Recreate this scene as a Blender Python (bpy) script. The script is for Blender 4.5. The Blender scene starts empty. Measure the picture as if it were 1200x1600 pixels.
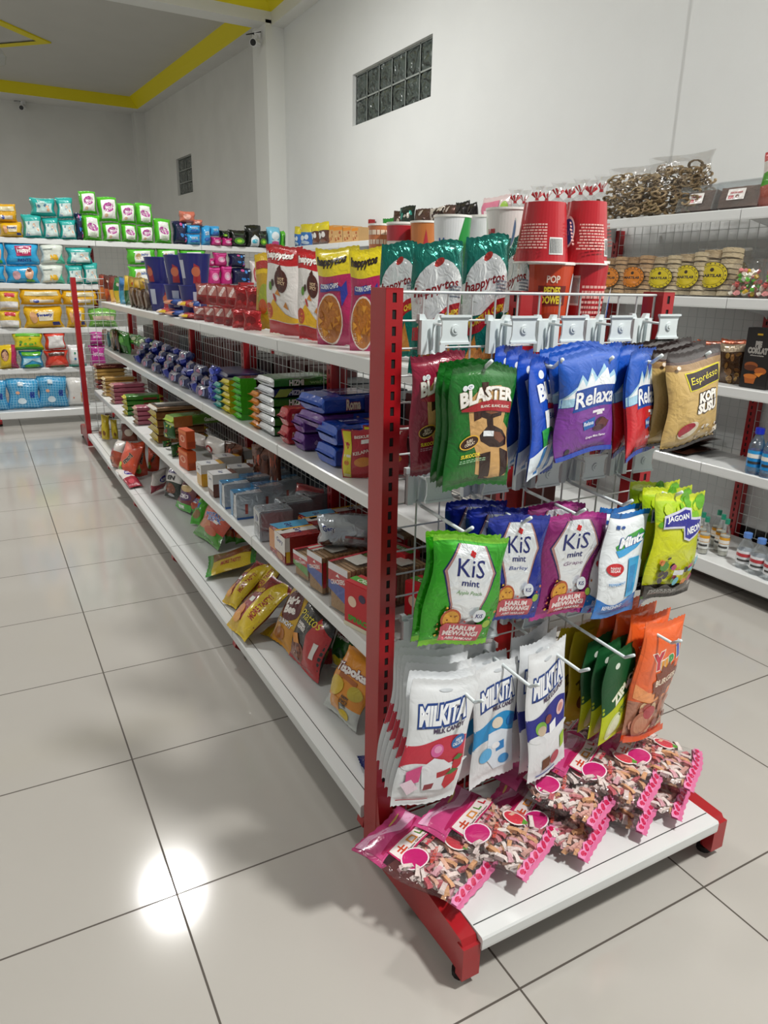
import bpy, math, random
from mathutils import Vector, Matrix, Euler
from mathutils.geometry import tessellate_polygon
random.seed(11)
PI = math.pi
scene = bpy.context.scene
COL = scene.collection
# ---------------------------------------------------------------- camera, world, lamps, exposure
CAM = Vector((-0.2103, -1.2350, 1.2226)); FPX = 1123.87
YAW, PITCH, ROLL = -0.505932, -0.309054, 0.0201448
def _basis():
    cy, sy, cp, sp = math.cos(YAW), math.sin(YAW), math.cos(PITCH), math.sin(PITCH)
    f = Vector((-sy*cp, cy*cp, sp)); r = Vector((cy, sy, 0)); u = r.cross(f)
    return math.cos(ROLL)*r+math.sin(ROLL)*u, -math.sin(ROLL)*r+math.cos(ROLL)*u, f
CR, CU, CF = _basis()
cam_data = bpy.data.cameras.new('camera'); cam = bpy.data.objects.new('camera', cam_data); COL.objects.link(cam)
cam_data.sensor_fit = 'VERTICAL'; cam_data.sensor_height = 36; cam_data.lens = FPX/1600*36
cam_data.clip_start = 0.02; cam_data.clip_end = 100
m = Matrix((CR, CU, -CF)).transposed().to_4x4(); m.translation = CAM; cam.matrix_world = m
scene.camera = cam
def at(px, py, **k):
    """world point where the sight line through a photo pixel meets the plane x=, y= or z="""
    d = CF+(px-600)/FPX*CR-(py-800)/FPX*CU
    (a, v), = k.items(); i = 'xyz'.index(a)
    return CAM+d*((v-CAM[i])/d[i])

world = bpy.data.worlds.new('world'); scene.world = world; world.use_nodes = True
bg = world.node_tree.nodes['Background']; bg.inputs[0].default_value = (0.93, 0.97, 1.0, 1); bg.inputs[1].default_value = 0.19
scene.view_settings.view_transform = 'Standard'; scene.view_settings.look = 'None'
scene.view_settings.gamma = 1; scene.view_settings.use_curve_mapping = False
scene.view_settings.exposure = 0.40
def ceiling_light(x, y, z, power, size=0.34):
    l = bpy.data.lights.new('ceiling_lamp', 'AREA'); l.shape = 'DISK'; l.size = size; l.energy = power; l.color = (1.0, 0.985, 0.95)
    o = bpy.data.objects.new('ceiling_lamp_light', l); o.location = (x, y, z); COL.objects.link(o); return o
LAMPS = [(0.61, 3.75, 3.66, 76), (1.55, -1.70, 3.66, 112), (-1.9, 1.4, 3.66, 30), (-2.6, 8.6, 3.6, 62)]  # the last lamp is added, to brighten the far room
for lx, ly, lz, lp in LAMPS: ceiling_light(lx, ly, lz, lp)

# ---------------------------------------------------------------- materials (all node based)
def srgb(c):
    if isinstance(c, str):
        c = c.lstrip('#'); c = [int(c[i:i+2], 16)/255 for i in (0, 2, 4)]
    return tuple(x/12.92 if x <= .04045 else ((x+.055)/1.055)**2.4 for x in c)+(1,)
MATS = {}
def mat(name, col=None, rough=.4, metal=0, coat=0, bump=0, bscale=40, spec=.5, var=0, trans=0, alpha=1):
    if name in MATS: return MATS[name]
    m = bpy.data.materials.new(name); m.use_nodes = True; nt = m.node_tree; N = nt.nodes; L = nt.links
    b = N['Principled BSDF']; b.inputs['Roughness'].default_value = rough; b.inputs['Metallic'].default_value = metal
    b.inputs['Coat Weight'].default_value = coat; b.inputs['Coat Roughness'].default_value = .12
    b.inputs['Specular IOR Level'].default_value = spec; b.inputs['Transmission Weight'].default_value = trans
    b.inputs['Alpha'].default_value = alpha
    tc = N.new('ShaderNodeTexCoord')
    if col is None:
        a = N.new('ShaderNodeAttribute'); a.attribute_name = 'Col'; out = a.outputs['Color']
        L.new(out, b.inputs['Base Color'])
    else:
        c = srgb(col); b.inputs['Base Color'].default_value = c
        if var:
            n = N.new('ShaderNodeTexNoise'); n.inputs['Scale'].default_value = 3.0; n.inputs['Detail'].default_value = 5
            r = N.new('ShaderNodeValToRGB'); r.color_ramp.elements[0].color = tuple(x*(1-var) for x in c[:3])+(1,)
            r.color_ramp.elements[1].color = c; r.color_ramp.elements[0].position = .3; r.color_ramp.elements[1].position = .65
            L.new(tc.outputs['Object'], n.inputs['Vector']); L.new(n.outputs['Fac'], r.inputs[0]); L.new(r.outputs[0], b.inputs['Base Color'])
    if bump:
        n = N.new('ShaderNodeTexNoise'); n.inputs['Scale'].default_value = bscale; n.inputs['Detail'].default_value = 3
        n.inputs['Distortion'].default_value = 1.2
        bp = N.new('ShaderNodeBump'); bp.inputs['Strength'].default_value = bump; bp.inputs['Distance'].default_value = .01
        L.new(tc.outputs['Object'], n.inputs['Vector']); L.new(n.outputs['Fac'], bp.inputs['Height']); L.new(bp.outputs[0], b.inputs['Normal'])
    MATS[name] = m; return m
mat('film', None, .26, 0, .5, .42, 28)
mat('foil', None, .2, .5, .6, .6, 24)
mat('matte_film', None, .48, 0, .1, .22, 22)
mat('carton', None, .45, 0, 0, .03, 60)
mat('plastic', None, .3, 0, .3)
mat('content', None, .6, 0, 0, .6, 70)
mat('white_steel', '#dcdedd', .35, 0, .2, .01, 20, var=.03)
mat('wire_steel', '#c9cdcc', .35, .35)
mat('red_steel', '#a3121a', .36, 0, .25, .02, 30, var=.08)
mat('hook_plastic', '#d6dfe0', .4)
mat('black_rubber', '#16100f', .6)
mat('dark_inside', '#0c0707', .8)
mat('steel_back', '#5d5e60', .5)
mat('wall_paint', '#e3e5e4', .75, 0, 0, .04, 90, var=.03)
mat('wall_paint_far', '#dcdcd8', .75, 0, 0, .05, 90, var=.06)
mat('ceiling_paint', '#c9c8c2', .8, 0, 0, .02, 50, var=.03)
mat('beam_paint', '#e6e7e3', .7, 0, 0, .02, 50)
mat('yellow_paint', '#e8d800', .55)
mat('camera_white', '#e6e6e6', .35); mat('camera_black', '#0b0b0d', .2, 0, .5)
def clearfilm(name, tint=(1, 1, 1), gloss=.035, rough=.12, haze=.02, bumpy=.5):
    m = bpy.data.materials.new(name); m.use_nodes = True; nt = m.node_tree; N = nt.nodes; L = nt.links
    for n in list(N): N.remove(n)
    out = N.new('ShaderNodeOutputMaterial'); t = N.new('ShaderNodeBsdfTransparent'); t.inputs[0].default_value = (*tint, 1)
    g = N.new('ShaderNodeBsdfGlossy'); g.inputs['Roughness'].default_value = rough
    d = N.new('ShaderNodeBsdfDiffuse'); d.inputs[0].default_value = (.8, .8, .8, 1)
    fr = N.new('ShaderNodeLayerWeight'); fr.inputs[0].default_value = .35
    tc = N.new('ShaderNodeTexCoord'); no = N.new('ShaderNodeTexNoise'); no.inputs['Scale'].default_value = 24; no.inputs['Distortion'].default_value = 1.5
    bp = N.new('ShaderNodeBump'); bp.inputs['Strength'].default_value = bumpy; bp.inputs['Distance'].default_value = .012
    L.new(tc.outputs['Object'], no.inputs['Vector']); L.new(no.outputs['Fac'], bp.inputs['Height']); L.new(bp.outputs[0], g.inputs['Normal'])
    ma = N.new('ShaderNodeMath'); ma.operation = 'MULTIPLY_ADD'; ma.inputs[1].default_value = .3; ma.inputs[2].default_value = gloss
    L.new(fr.outputs['Fresnel'], ma.inputs[0])
    m1 = N.new('ShaderNodeMixShader'); m1.inputs[0].default_value = haze; L.new(t.outputs[0], m1.inputs[1]); L.new(d.outputs[0], m1.inputs[2])
    m2 = N.new('ShaderNodeMixShader'); L.new(ma.outputs[0], m2.inputs[0]); L.new(m1.outputs[0], m2.inputs[1]); L.new(g.outputs[0], m2.inputs[2])
    L.new(m2.outputs[0], out.inputs[0]); MATS[name] = m
clearfilm('clear_film'); clearfilm('clear_plastic', (.96, .98, .99), .04, .08, .03, .02); clearfilm('blue_plastic', (.25, .6, .85), .12, .05, .1)
def floor_mat():
    m = bpy.data.materials.new('floor_tiles'); m.use_nodes = True; nt = m.node_tree; N = nt.nodes; L = nt.links
    b = N['Principled BSDF']; tc = N.new('ShaderNodeTexCoord'); sp = N.new('ShaderNodeSeparateXYZ'); L.new(tc.outputs['Object'], sp.inputs[0])
    ds = []
    for ax in (0, 1):
        a = N.new('ShaderNodeMath'); a.operation = 'MULTIPLY'; a.inputs[1].default_value = 2.0; L.new(sp.outputs[ax], a.inputs[0])
        w = N.new('ShaderNodeMath'); w.operation = 'PINGPONG'; w.inputs[1].default_value = .5; L.new(a.outputs[0], w.inputs[0]); ds.append(w)
    mn = N.new('ShaderNodeMath'); mn.operation = 'MINIMUM'; L.new(ds[0].outputs[0], mn.inputs[0]); L.new(ds[1].outputs[0], mn.inputs[1])
    g = N.new('ShaderNodeMath'); g.operation = 'LESS_THAN'; g.inputs[1].default_value = .0042; L.new(mn.outputs[0], g.inputs[0])
    no = N.new('ShaderNodeTexNoise'); no.inputs['Scale'].default_value = 1.3; no.inputs['Detail'].default_value = 4; L.new(tc.outputs['Object'], no.inputs['Vector'])
    r = N.new('ShaderNodeValToRGB'); r.color_ramp.elements[0].color = srgb('#aaa69f'); r.color_ramp.elements[1].color = srgb('#b5b1ab')
    L.new(no.outputs['Fac'], r.inputs[0])
    mx = N.new('ShaderNodeMixRGB'); L.new(g.outputs[0], mx.inputs[0]); L.new(r.outputs[0], mx.inputs[1]); mx.inputs[2].default_value = srgb('#4c453e')
    L.new(mx.outputs[0], b.inputs['Base Color'])
    rr = N.new('ShaderNodeMath'); rr.operation = 'MULTIPLY_ADD'; rr.inputs[1].default_value = .6; rr.inputs[2].default_value = .105; L.new(g.outputs[0], rr.inputs[0])
    L.new(rr.outputs[0], b.inputs['Roughness']); b.inputs['Specular IOR Level'].default_value = .55
    n2 = N.new('ShaderNodeTexNoise'); n2.inputs['Scale'].default_value = 4.0; L.new(tc.outputs['Object'], n2.inputs['Vector'])
    bp = N.new('ShaderNodeBump'); bp.inputs['Strength'].default_value = .03; bp.inputs['Distance'].default_value = .01; L.new(n2.outputs['Fac'], bp.inputs['Height']); L.new(bp.outputs[0], b.inputs['Normal'])
    MATS['floor_tiles'] = m
floor_mat()
def glassblock_mat():
    m = bpy.data.materials.new('glass_block'); m.use_nodes = True; nt = m.node_tree; N = nt.nodes; L = nt.links
    b = N['Principled BSDF']; b.inputs['Base Color'].default_value = srgb('#4d5754'); b.inputs['Roughness'].default_value = .14; b.inputs['Coat Weight'].default_value = .6
    tc = N.new('ShaderNodeTexCoord'); w = N.new('ShaderNodeTexWave'); w.inputs['Scale'].default_value = 9; w.inputs['Distortion'].default_value = 9; w.inputs['Detail'].default_value = 1
    L.new(tc.outputs['Object'], w.inputs['Vector']); bp = N.new('ShaderNodeBump'); bp.inputs['Strength'].default_value = 1; bp.inputs['Distance'].default_value = .03
    L.new(w.outputs['Fac'], bp.inputs['Height']); L.new(bp.outputs[0], b.inputs['Normal']); MATS['glass_block'] = m
glassblock_mat()

# ---------------------------------------------------------------- mesh helpers
class MB:
    def __init__(s): s.v = []; s.f = []; s.c = []; s.m = []
    def add(s, vs, fs, col='#ffffff', m='film'):
        o = len(s.v); s.v += [tuple(v) for v in vs]; c = srgb(col) if not (isinstance(col, tuple) and len(col) == 4) else col
        for f in fs: s.f.append(tuple(i+o for i in f)); s.c.append(c); s.m.append(m)
    def box(s, a, b, col='#ffffff', m='film'):
        x0, y0, z0 = a; x1, y1, z1 = b
        s.add([(x0, y0, z0), (x1, y0, z0), (x1, y1, z0), (x0, y1, z0), (x0, y0, z1), (x1, y0, z1), (x1, y1, z1), (x0, y1, z1)],
              [(0, 3, 2, 1), (4, 5, 6, 7), (0, 1, 5, 4), (1, 2, 6, 5), (2, 3, 7, 6), (3, 0, 4, 7)], col, m)
    def tube(s, p, q, r, n=6, col='#ffffff', m='film', r2=None, cap=True):
        p, q = Vector(p), Vector(q); d = (q-p).normalized(); a = d.orthogonal().normalized(); b = d.cross(a); r2 = r if r2 is None else r2
        vs = []
        for t in range(n):
            e = math.cos(2*PI*t/n)*a+math.sin(2*PI*t/n)*b; vs += [p+e*r, q+e*r2]
        fs = [(2*t, 2*((t+1) % n), 2*((t+1) % n)+1, 2*t+1) for t in range(n)]
        if cap: fs += [tuple(2*t for t in range(n))[::-1], tuple(2*t+1 for t in range(n))]
        s.add(vs, fs, col, m)
    def path(s, pts, r, n=6, col='#ffffff', m='film'):
        for a, b in zip(pts, pts[1:]): s.tube(a, b, r, n, col, m)
    def lathe(s, prof, n=16, m='film', c=(0, 0, 0), arc=None):
        """prof: list of (radius, z, colour of the band that starts here)"""
        for (r0, z0, cc), (r1, z1, _) in zip(prof, prof[1:]):
            vs = []
            for t in range(n):
                a = 2*PI*t/n; vs += [(c[0]+r0*math.cos(a), c[1]+r0*math.sin(a), c[2]+z0), (c[0]+r1*math.cos(a), c[1]+r1*math.sin(a), c[2]+z1)]
            mm = m
            if isinstance(cc, tuple) and isinstance(cc[1], str): cc, mm = cc
            s.add(vs, [(2*t, 2*((t+1) % n), 2*((t+1) % n)+1, 2*t+1) for t in range(n)], cc, mm)
    def prism(s, poly, ax, a, b, col='#ffffff', m='film'):
        """extrude a 2D outline along axis ax from a to b"""
        n = len(poly)
        def P(p, t):
            return {'x': (t, p[0], p[1]), 'y': (p[0], t, p[1]), 'z': (p[0], p[1], t)}[ax]
        vs = [P(p, a) for p in poly]+[P(p, b) for p in poly]
        tr = tessellate_polygon([[Vector((p[0], p[1], 0)) for p in poly]])
        fs = [(i, (i+1) % n, (i+1) % n+n, i+n) for i in range(n)]+[tuple(t) for t in tr]+[tuple(i+n for i in t[::-1]) for t in tr]
        s.add(vs, fs, col, m)
    def mesh(s, name, smooth=False):
        me = bpy.data.meshes.new(name); me.from_pydata(s.v, [], s.f)
        slots = []
        for x in s.m:
            if x not in slots: slots.append(x)
        for x in slots: me.materials.append(MATS[x])
        idx = {x: i for i, x in enumerate(slots)}
        me.polygons.foreach_set('material_index', [idx[x] for x in s.m])
        at_ = me.color_attributes.new('Col', 'FLOAT_COLOR', 'CORNER'); buf = []
        for f, c in zip(s.f, s.c): buf += list(c)*len(f)
        at_.data.foreach_set('color', buf)
        if smooth: me.polygons.foreach_set('use_smooth', [True]*len(s.f))
        me.update(); return me
def link(name, me, parent=None, loc=None, rot=None):
    o = bpy.data.objects.new(name, me); COL.objects.link(o)
    if parent: o.parent = parent
    if loc: o.location = loc
    if rot: o.rotation_euler = rot
    return o
def tag(o, label, cat, group=None):
    o['label'] = label; o['category'] = cat
    if group: o['group'] = group
    return o
def thing(name, label, cat, loc=(0, 0, 0), group=None):
    return tag(link(name, None, None, loc), label, cat, group)
def struct(name, mb, smooth=False):
    o = link(name, mb.mesh(name, smooth)); o['kind'] = 'structure'; return o
ORD = ['first', 'second', 'third', 'fourth', 'fifth', 'sixth', 'seventh', 'eighth', 'ninth', 'tenth', 'eleventh', 'twelfth', 'thirteenth', 'fourteenth', 'fifteenth', 'sixteenth', 'seventeenth', 'eighteenth', 'nineteenth', 'twentieth', 'twenty-first', 'twenty-second', 'twenty-third', 'twenty-fourth']

# ---------------------------------------------------------------- printed artwork mapped on a surface
_tx = {}
def text_geo(s, bold):
    k = (s, bold)
    if k in _tx: return _tx[k]
    cu = bpy.data.curves.new('t', 'FONT'); cu.body = s; cu.size = 1; cu.offset = bold; cu.resolution_u = 2; cu.align_x = 'CENTER'; cu.space_line = .85
    ob = bpy.data.objects.new('t', cu); COL.objects.link(ob)
    me = bpy.data.meshes.new_from_object(ob.evaluated_get(bpy.context.evaluated_depsgraph_get()))
    vs = [(v.co.x, v.co.y) for v in me.vertices]; me.calc_loop_triangles(); ts = [tuple(t.vertices) for t in me.loop_triangles]
    bpy.data.objects.remove(ob); bpy.data.curves.remove(cu); bpy.data.meshes.remove(me)
    if vs:
        x0 = min(v[0] for v in vs); x1 = max(v[0] for v in vs); y0 = min(v[1] for v in vs); y1 = max(v[1] for v in vs)
        vs = [(x-(x0+x1)/2, y-(y0+y1)/2) for x, y in vs]; _tx[k] = (vs, ts, x1-x0, y1-y0)
    else: _tx[k] = ([], [], 1, 1)
    return _tx[k]
def refine(vs, ts, mx, lim=5):
    vs = list(vs)
    for _ in range(lim):
        mid = {}; out = []; any_ = False
        def M(a, b):
            k = (min(a, b), max(a, b))
            if k in mid: return mid[k]
            dx = vs[a][0]-vs[b][0]; dy = vs[a][1]-vs[b][1]
            if dx*dx+dy*dy > mx*mx: vs.append(((vs[a][0]+vs[b][0])/2, (vs[a][1]+vs[b][1])/2)); mid[k] = len(vs)-1
            else: mid[k] = None
            return mid[k]
        for a, b, c in ts:
            ab, bc, ca = M(a, b), M(b, c), M(c, a); n = sum(x is not None for x in (ab, bc, ca))
            if n: any_ = True
            if n == 0: out.append((a, b, c))
            elif n == 3: out += [(a, ab, ca), (ab, b, bc), (ca, bc, c), (ab, bc, ca)]
            else:
                while not (ab is not None and (n == 1 or bc is not None)): a, b, c, ab, bc, ca = b, c, a, bc, ca, ab
                if n == 1: out += [(a, ab, c), (ab, b, c)]
                else: out += [(ab, b, bc), (a, ab, bc), (a, bc, c)]
        ts = out
        if not any_: break
    return vs, ts
def art_polys(art, W, H, mx=.012):
    """artwork in face units (u right, v up, 0..1) -> list of (verts in metres, tris, colour)"""
    out = []
    for a in art:
        k = a[0]; opt = a[-1] if isinstance(a[-1], dict) else {}
        if k == 't':
            _, s, cx, cy, h, col = a[:6]; fit = opt.get('w')
            layers = ([(opt['ol'], opt.get('b', .02)+opt.get('ow', .035))] if 'ol' in opt else [])+[(col, opt.get('b', .02))]
            base = text_geo(s, opt.get('b', .02)); sy = h*H/base[3]; sx = fit*W/base[2] if fit else sy*opt.get('sx', 1)
            for c, bo in layers:
                vs, ts, w, hh = text_geo(s, bo); r = math.radians(opt.get('rot', 0)); arc = opt.get('arc', 0); sh = opt.get('sh', 0)
                P = []
                for x, y in vs:
                    X = x*sx+sh*y*sy; Y = y*sy+arc*H*(1-(2*x/base[2])**2)+opt.get('grow', 0)*y*sy*(2*x/base[2])
                    P.append((cx*W+X*math.cos(r)-Y*math.sin(r), cy*H+X*math.sin(r)+Y*math.cos(r)))
                out.append((*refine(P, ts, mx), c))
            continue
        if k == 'r': _, x0, y0, x1, y1, col = a[:6]; P = [(x0*W, y0*H), (x1*W, y0*H), (x1*W, y1*H), (x0*W, y1*H)]
        elif k == 'e':
            _, cx, cy, rx, ry, col = a[:6]; n = opt.get('n', 20); r = math.radians(opt.get('rot', 0)); P = []
            for t in range(n):
                x = rx*W*math.cos(2*PI*t/n); y = ry*(W if opt.get('sq') else H)*math.sin(2*PI*t/n); P.append((cx*W+x*math.cos(r)-y*math.sin(r), cy*H+x*math.sin(r)+y*math.cos(r)))
        elif k == 'p': _, pts, col = a[:3]; P = [(x*W, y*H) for x, y in pts]
        elif k == 'w':   # band with wavy top / bottom : (y0, y1, amp, freq, phase)
            _, y0, y1, amp, fr, ph, col = a[:7]; n = 24
            P = [(t/n*W, y0*H) for t in range(n+1)]+[(t/n*W, (y1+amp*math.sin(fr*2*PI*t/n+ph))*H) for t in range(n, -1, -1)]
        elif k == 's':   # starburst
            _, cx, cy, r0, r1, n, col = a[:7]; P = []
            for t in range(2*n):
                rr = r0 if t % 2 else r1; P.append((cx*W+rr*W*math.cos(PI*t/n), cy*H+rr*W*math.sin(PI*t/n)))
        ts = [tuple(t) for t in tessellate_polygon([[Vector((x, y, 0)) for x, y in P]])]
        out.append((*refine(P, ts, mx), col))
    return out
def apply_art(mb, art, W, H, S, m, mx=.012, base=.0006, step=.00012):
    mx = min(mx, max(W, H)/6)
    for i, (vs, ts, c) in enumerate(art_polys(art, W, H, mx)):
        mb.add([S(x/W, y/H, base+step*i) for x, y in vs], ts, c, m)
def scatter(n, box, cols, r0, r1, seed=1, kind='e'):
    R = random.Random(seed); out = []
    for _ in range(n):
        x = R.uniform(box[0], box[2]); y = R.uniform(box[1], box[3]); r = R.uniform(r0, r1); c = R.choice(cols)
        if kind == 'e': out.append(('e', x, y, r, r*R.uniform(.5, 1), c, {'n': 8, 'sq': 1, 'rot': R.uniform(0, 180)}))
        else:
            a = R.uniform(0, 6.3); out.append(('p', [(x+r*math.cos(a+k*2.1)*R.uniform(.6, 1.2), y+r*.7*math.sin(a+k*2.1)) for k in range(3)], c))
    return out
def lines(x0, x1, y0, y1, n, col, seed=3):
    """small print: n rows of short bars"""
    R = random.Random(seed); out = []; h = (y1-y0)/n
    for i in range(n):
        x = x0
        while x < x1-.01:
            w = min(R.uniform(.05, .16)*(x1-x0), x1-x); out.append(('r', x, y0+i*h+h*.25, x+w, y0+i*h+h*.75, col)); x += w+.03*(x1-x0)
    return out
MESH = {}
def pillow(key, W, H, D, base, art=(), m='film', back=None, nu=16, nv=20, pu=2.4, pv=2.6, q=1.7, crimp=.05, wr=.05, seed=1, mx=.012, ends=True, side_crimp=False, top_hole=False, crimp_col=None):
    """a sealed pouch: front faces -Y, width on X, stands on z=0.  base: colour, or list of (v start, colour)"""
    if key in MESH: return MESH[key]
    R = random.Random(seed); ph = [R.uniform(0, 6.3) for _ in range(8)]
    bands = base if isinstance(base, list) else [(0, base)]
    def col(v):
        c = bands[0][1]
        for b, cc in bands:
            if v >= b: c = cc
        return c
    def g(t, p): return max(0.0, 1-abs(2*t-1)**p)**(1/q)
    def S(u, v, off=0, sgn=1):
        vv = (v-crimp)/(1-2*crimp) if ends else v; uu = u
        if side_crimp: uu = (u-.03)/.94
        th = D/2*g(min(max(vv, 0), 1), pv)*g(min(max(uu, 0), 1), pu)
        n1 = math.sin(7*u+5*v+ph[0])*.5+math.sin(13*v-6*u+ph[1])*.35+math.sin(19*u+11*v+ph[2])*.2
        edge = min(1, 4*th/max(D, 1e-6))
        th += wr*D*n1*edge
        pinch = 1-.05*min(1, max(0, math.sin(PI*min(max(vv, 0), 1))))*(D/W)*2
        x = (u-.5)*W*pinch+.004*math.sin(9*v+ph[3])*(W/.15)*(2*u-1)
        z = v*H+.004*math.sin(5*u+ph[4])*(H/.2)
        y = -(th+off)*sgn+.003*math.sin(6*v+ph[5])
        return (x, y, z)
    us = [(1-math.cos(PI*i/nu))/2*.6+.4*i/nu for i in range(nu+1)]
    if ends:
        k = nv-4; vs_ = [0, crimp*.5, crimp]+[crimp+(1-2*crimp)*((1-math.cos(PI*i/k))/2*.6+.4*i/k) for i in range(1, k)]+[1-crimp, 1-crimp*.5, 1]
    else: vs_ = [(1-math.cos(PI*i/nv))/2*.6+.4*i/nv for i in range(nv+1)]
    mb = MB(); nV = len(vs_)
    for sgn, cc in ((1, None), (-1, back)):
        P = []
        for v in vs_:
            for u in us:
                x, y, z = S(u, v, .0003, sgn)
                if ends and (v < crimp or v > 1-crimp): z += .0012*(1 if us.index(u) % 2 else -1); 
                P.append((x, y, z))
        for j in range(nV-1):
            vm = (vs_[j]+vs_[j+1])/2; c = cc or (crimp_col if crimp_col and (vm < crimp or vm > 1-crimp) else col(vm)); fs = []
            for i in range(nu):
                a = j*(nu+1)+i; f = (a, a+1, a+nu+2, a+nu+1); fs.append(f if sgn == 1 else f[::-1])
            idx = sorted({i for f in fs for i in f}); mp = {k_: t for t, k_ in enumerate(idx)}
            mb.add([P[i] for i in idx], [tuple(mp[i] for i in f) for f in fs], c, m)
    if art: apply_art(mb, art, W, H, lambda u, v, o: S(u, v, o), m, min(mx, .016), .0006+D*(.03 if nu < 15 else .018 if nu < 20 else .008))
    # weld rows for smooth shading
    me = mb.mesh(key, True); MESH[key] = me; weld(me); return me
def weld(me):
    import bmesh
    bm = bmesh.new(); bm.from_mesh(me); bmesh.ops.remove_doubles(bm, verts=bm.verts, dist=1e-5); bm.to_mesh(me); bm.free()
def carton(key, W, H, D, base, front=(), left=(), right=(), top=(), m='carton', sides=None, bevel=.002, mx=.05):
    """a box: front faces -Y, base on z=0, depth towards +Y; artwork per face"""
    if key in MESH: return MESH[key]
    mb = MB(); s = sides or base; w = W/2
    b = bevel
    mb.box((-w+b, 0, b), (w-b, D, H-b), base, m); mb.box((-w, b, b), (w, D-b, H-b), s, m); mb.box((-w+b, b, 0), (w-b, D-b, H), s if not isinstance(sides, dict) else base, m)
    apply_art(mb, front, W, H, lambda u, v, o: ((u-.5)*W, -o, v*H), m, mx)
    apply_art(mb, left, D, H, lambda u, v, o: (-w-o, D-u*D, v*H), m, mx)
    apply_art(mb, right, D, H, lambda u, v, o: (w+o, u*D, v*H), m, mx)
    apply_art(mb, top, W, D, lambda u, v, o: ((u-.5)*W, v*D, H+o), m, mx)
    me = mb.mesh(key); MESH[key] = me; return me
def cup(key, r0, r1, H, base, art=(), rim='#f0efe9', m='plastic', n=44, lid=None, squash=1, wrap=1.0):
    """round tub, bottom radius r0 top radius r1; artwork is wrapped round it, u=.5 looks at -Y"""
    if key in MESH: return MESH[key]
    mb = MB(); bands = base if isinstance(base, list) else [(0, base)]
    prof = [(0, 0, bands[0][1])]
    for i, (b, c) in enumerate(bands): prof.append((r0+(r1-r0)*b, b*H, c))
    prof += [(r1, H*.975, rim), (r1+.0025, H*.975, rim), (r1+.0025, H, lid or rim), (0, H, lid or rim)]
    mb.lathe(prof, n, m)
    def S(u, v, o):
        a = -PI/2+(u-.5)*2*PI*wrap; r = r0+(r1-r0)*v+o+.0006; return (r*math.cos(a), r*math.sin(a), v*H)
    apply_art(mb, art, 2*PI*wrap*(r0+r1)/2, H, S, m, .008)
    me = mb.mesh(key); weld(me); MESH[key] = me
    return me
def put(name, me, loc, rz=0, rx=0, ry=0, label='', cat='', group=None, sc=(1, 1, 1)):
    o = link(name, me); o.location = loc; o.scale = sc
    o.rotation_euler = (Matrix.Rotation(rz, 3, 'Z') @ Matrix.Rotation(rx, 3, 'X') @ Matrix.Rotation(ry, 3, 'Y')).to_euler()
    return tag(o, label, cat, group)
def dims(me):
    xs = [v.co.x for v in me.vertices]; zs = [v.co.z for v in me.vertices]; return max(xs)-min(xs), max(zs)
def stand(name, me, a, b, ytop, ax, d0, d1, z, label, cat, group=None, lean=0, zr=0, tilt=0, dsc=None):
    """stand an upright pack on a shelf: its face runs from photo column a to b, depth planes d0, d1"""
    ym = (ytop+z_px(z, (a+b)/2, ax, (d0+d1)/2))/2
    A = at(a, ym, **{ax: d0}); B = at(b, ym, **{ax: d1}); T = at((a+b)/2, ytop, **{ax: (d0+d1)/2})
    w, h = dims(me); W_ = math.hypot(B.x-A.x, B.y-A.y); H_ = T.z-z
    o = link(name, me); o.scale = (W_/w, dsc or W_/w, H_/h)
    o.location = ((A.x+B.x)/2, (A.y+B.y)/2, z)
    o.rotation_euler = (Matrix.Rotation(math.atan2(B.y-A.y, B.x-A.x), 3, 'Z') @ Matrix.Rotation(lean, 3, 'X') @ Matrix.Rotation(tilt, 3, 'Y')).to_euler()
    return tag(o, label, cat, group)
def z_px(z, px, ax, d):
    lo, hi = 0, 1600
    for _ in range(30):
        mid = (lo+hi)/2
        if at(px, mid, **{ax: d}).z > z: lo = mid
        else: hi = mid
    return lo
def hang(name, me, tl, tr, bm, y, label, cat, group=None, yr=None, yb=None):
    """hang a bag from a peg: photo corners top-left, top-right and bottom-middle, with the depth (y) of each"""
    yr = y if yr is None else yr; yb = (y+yr)/2 if yb is None else yb
    A = at(*tl, y=y); B = at(*tr, y=yr); C = at(*bm, y=yb); T = (A+B)/2
    X = (B-A).normalized(); Z = (T-C); h_ = Z.length; Z = (Z-X*Z.dot(X)).normalized(); Y = Z.cross(X)
    w, h = dims(me); sx = (B-A).length/w; o = link(name, me)
    M = Matrix((X*sx, Y*min(sx, 1.1), Z*(h_/h))).transposed().to_4x4(); M.translation = T-Z*h_; o.matrix_world = M
    return tag(o, label, cat, group)
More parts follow.
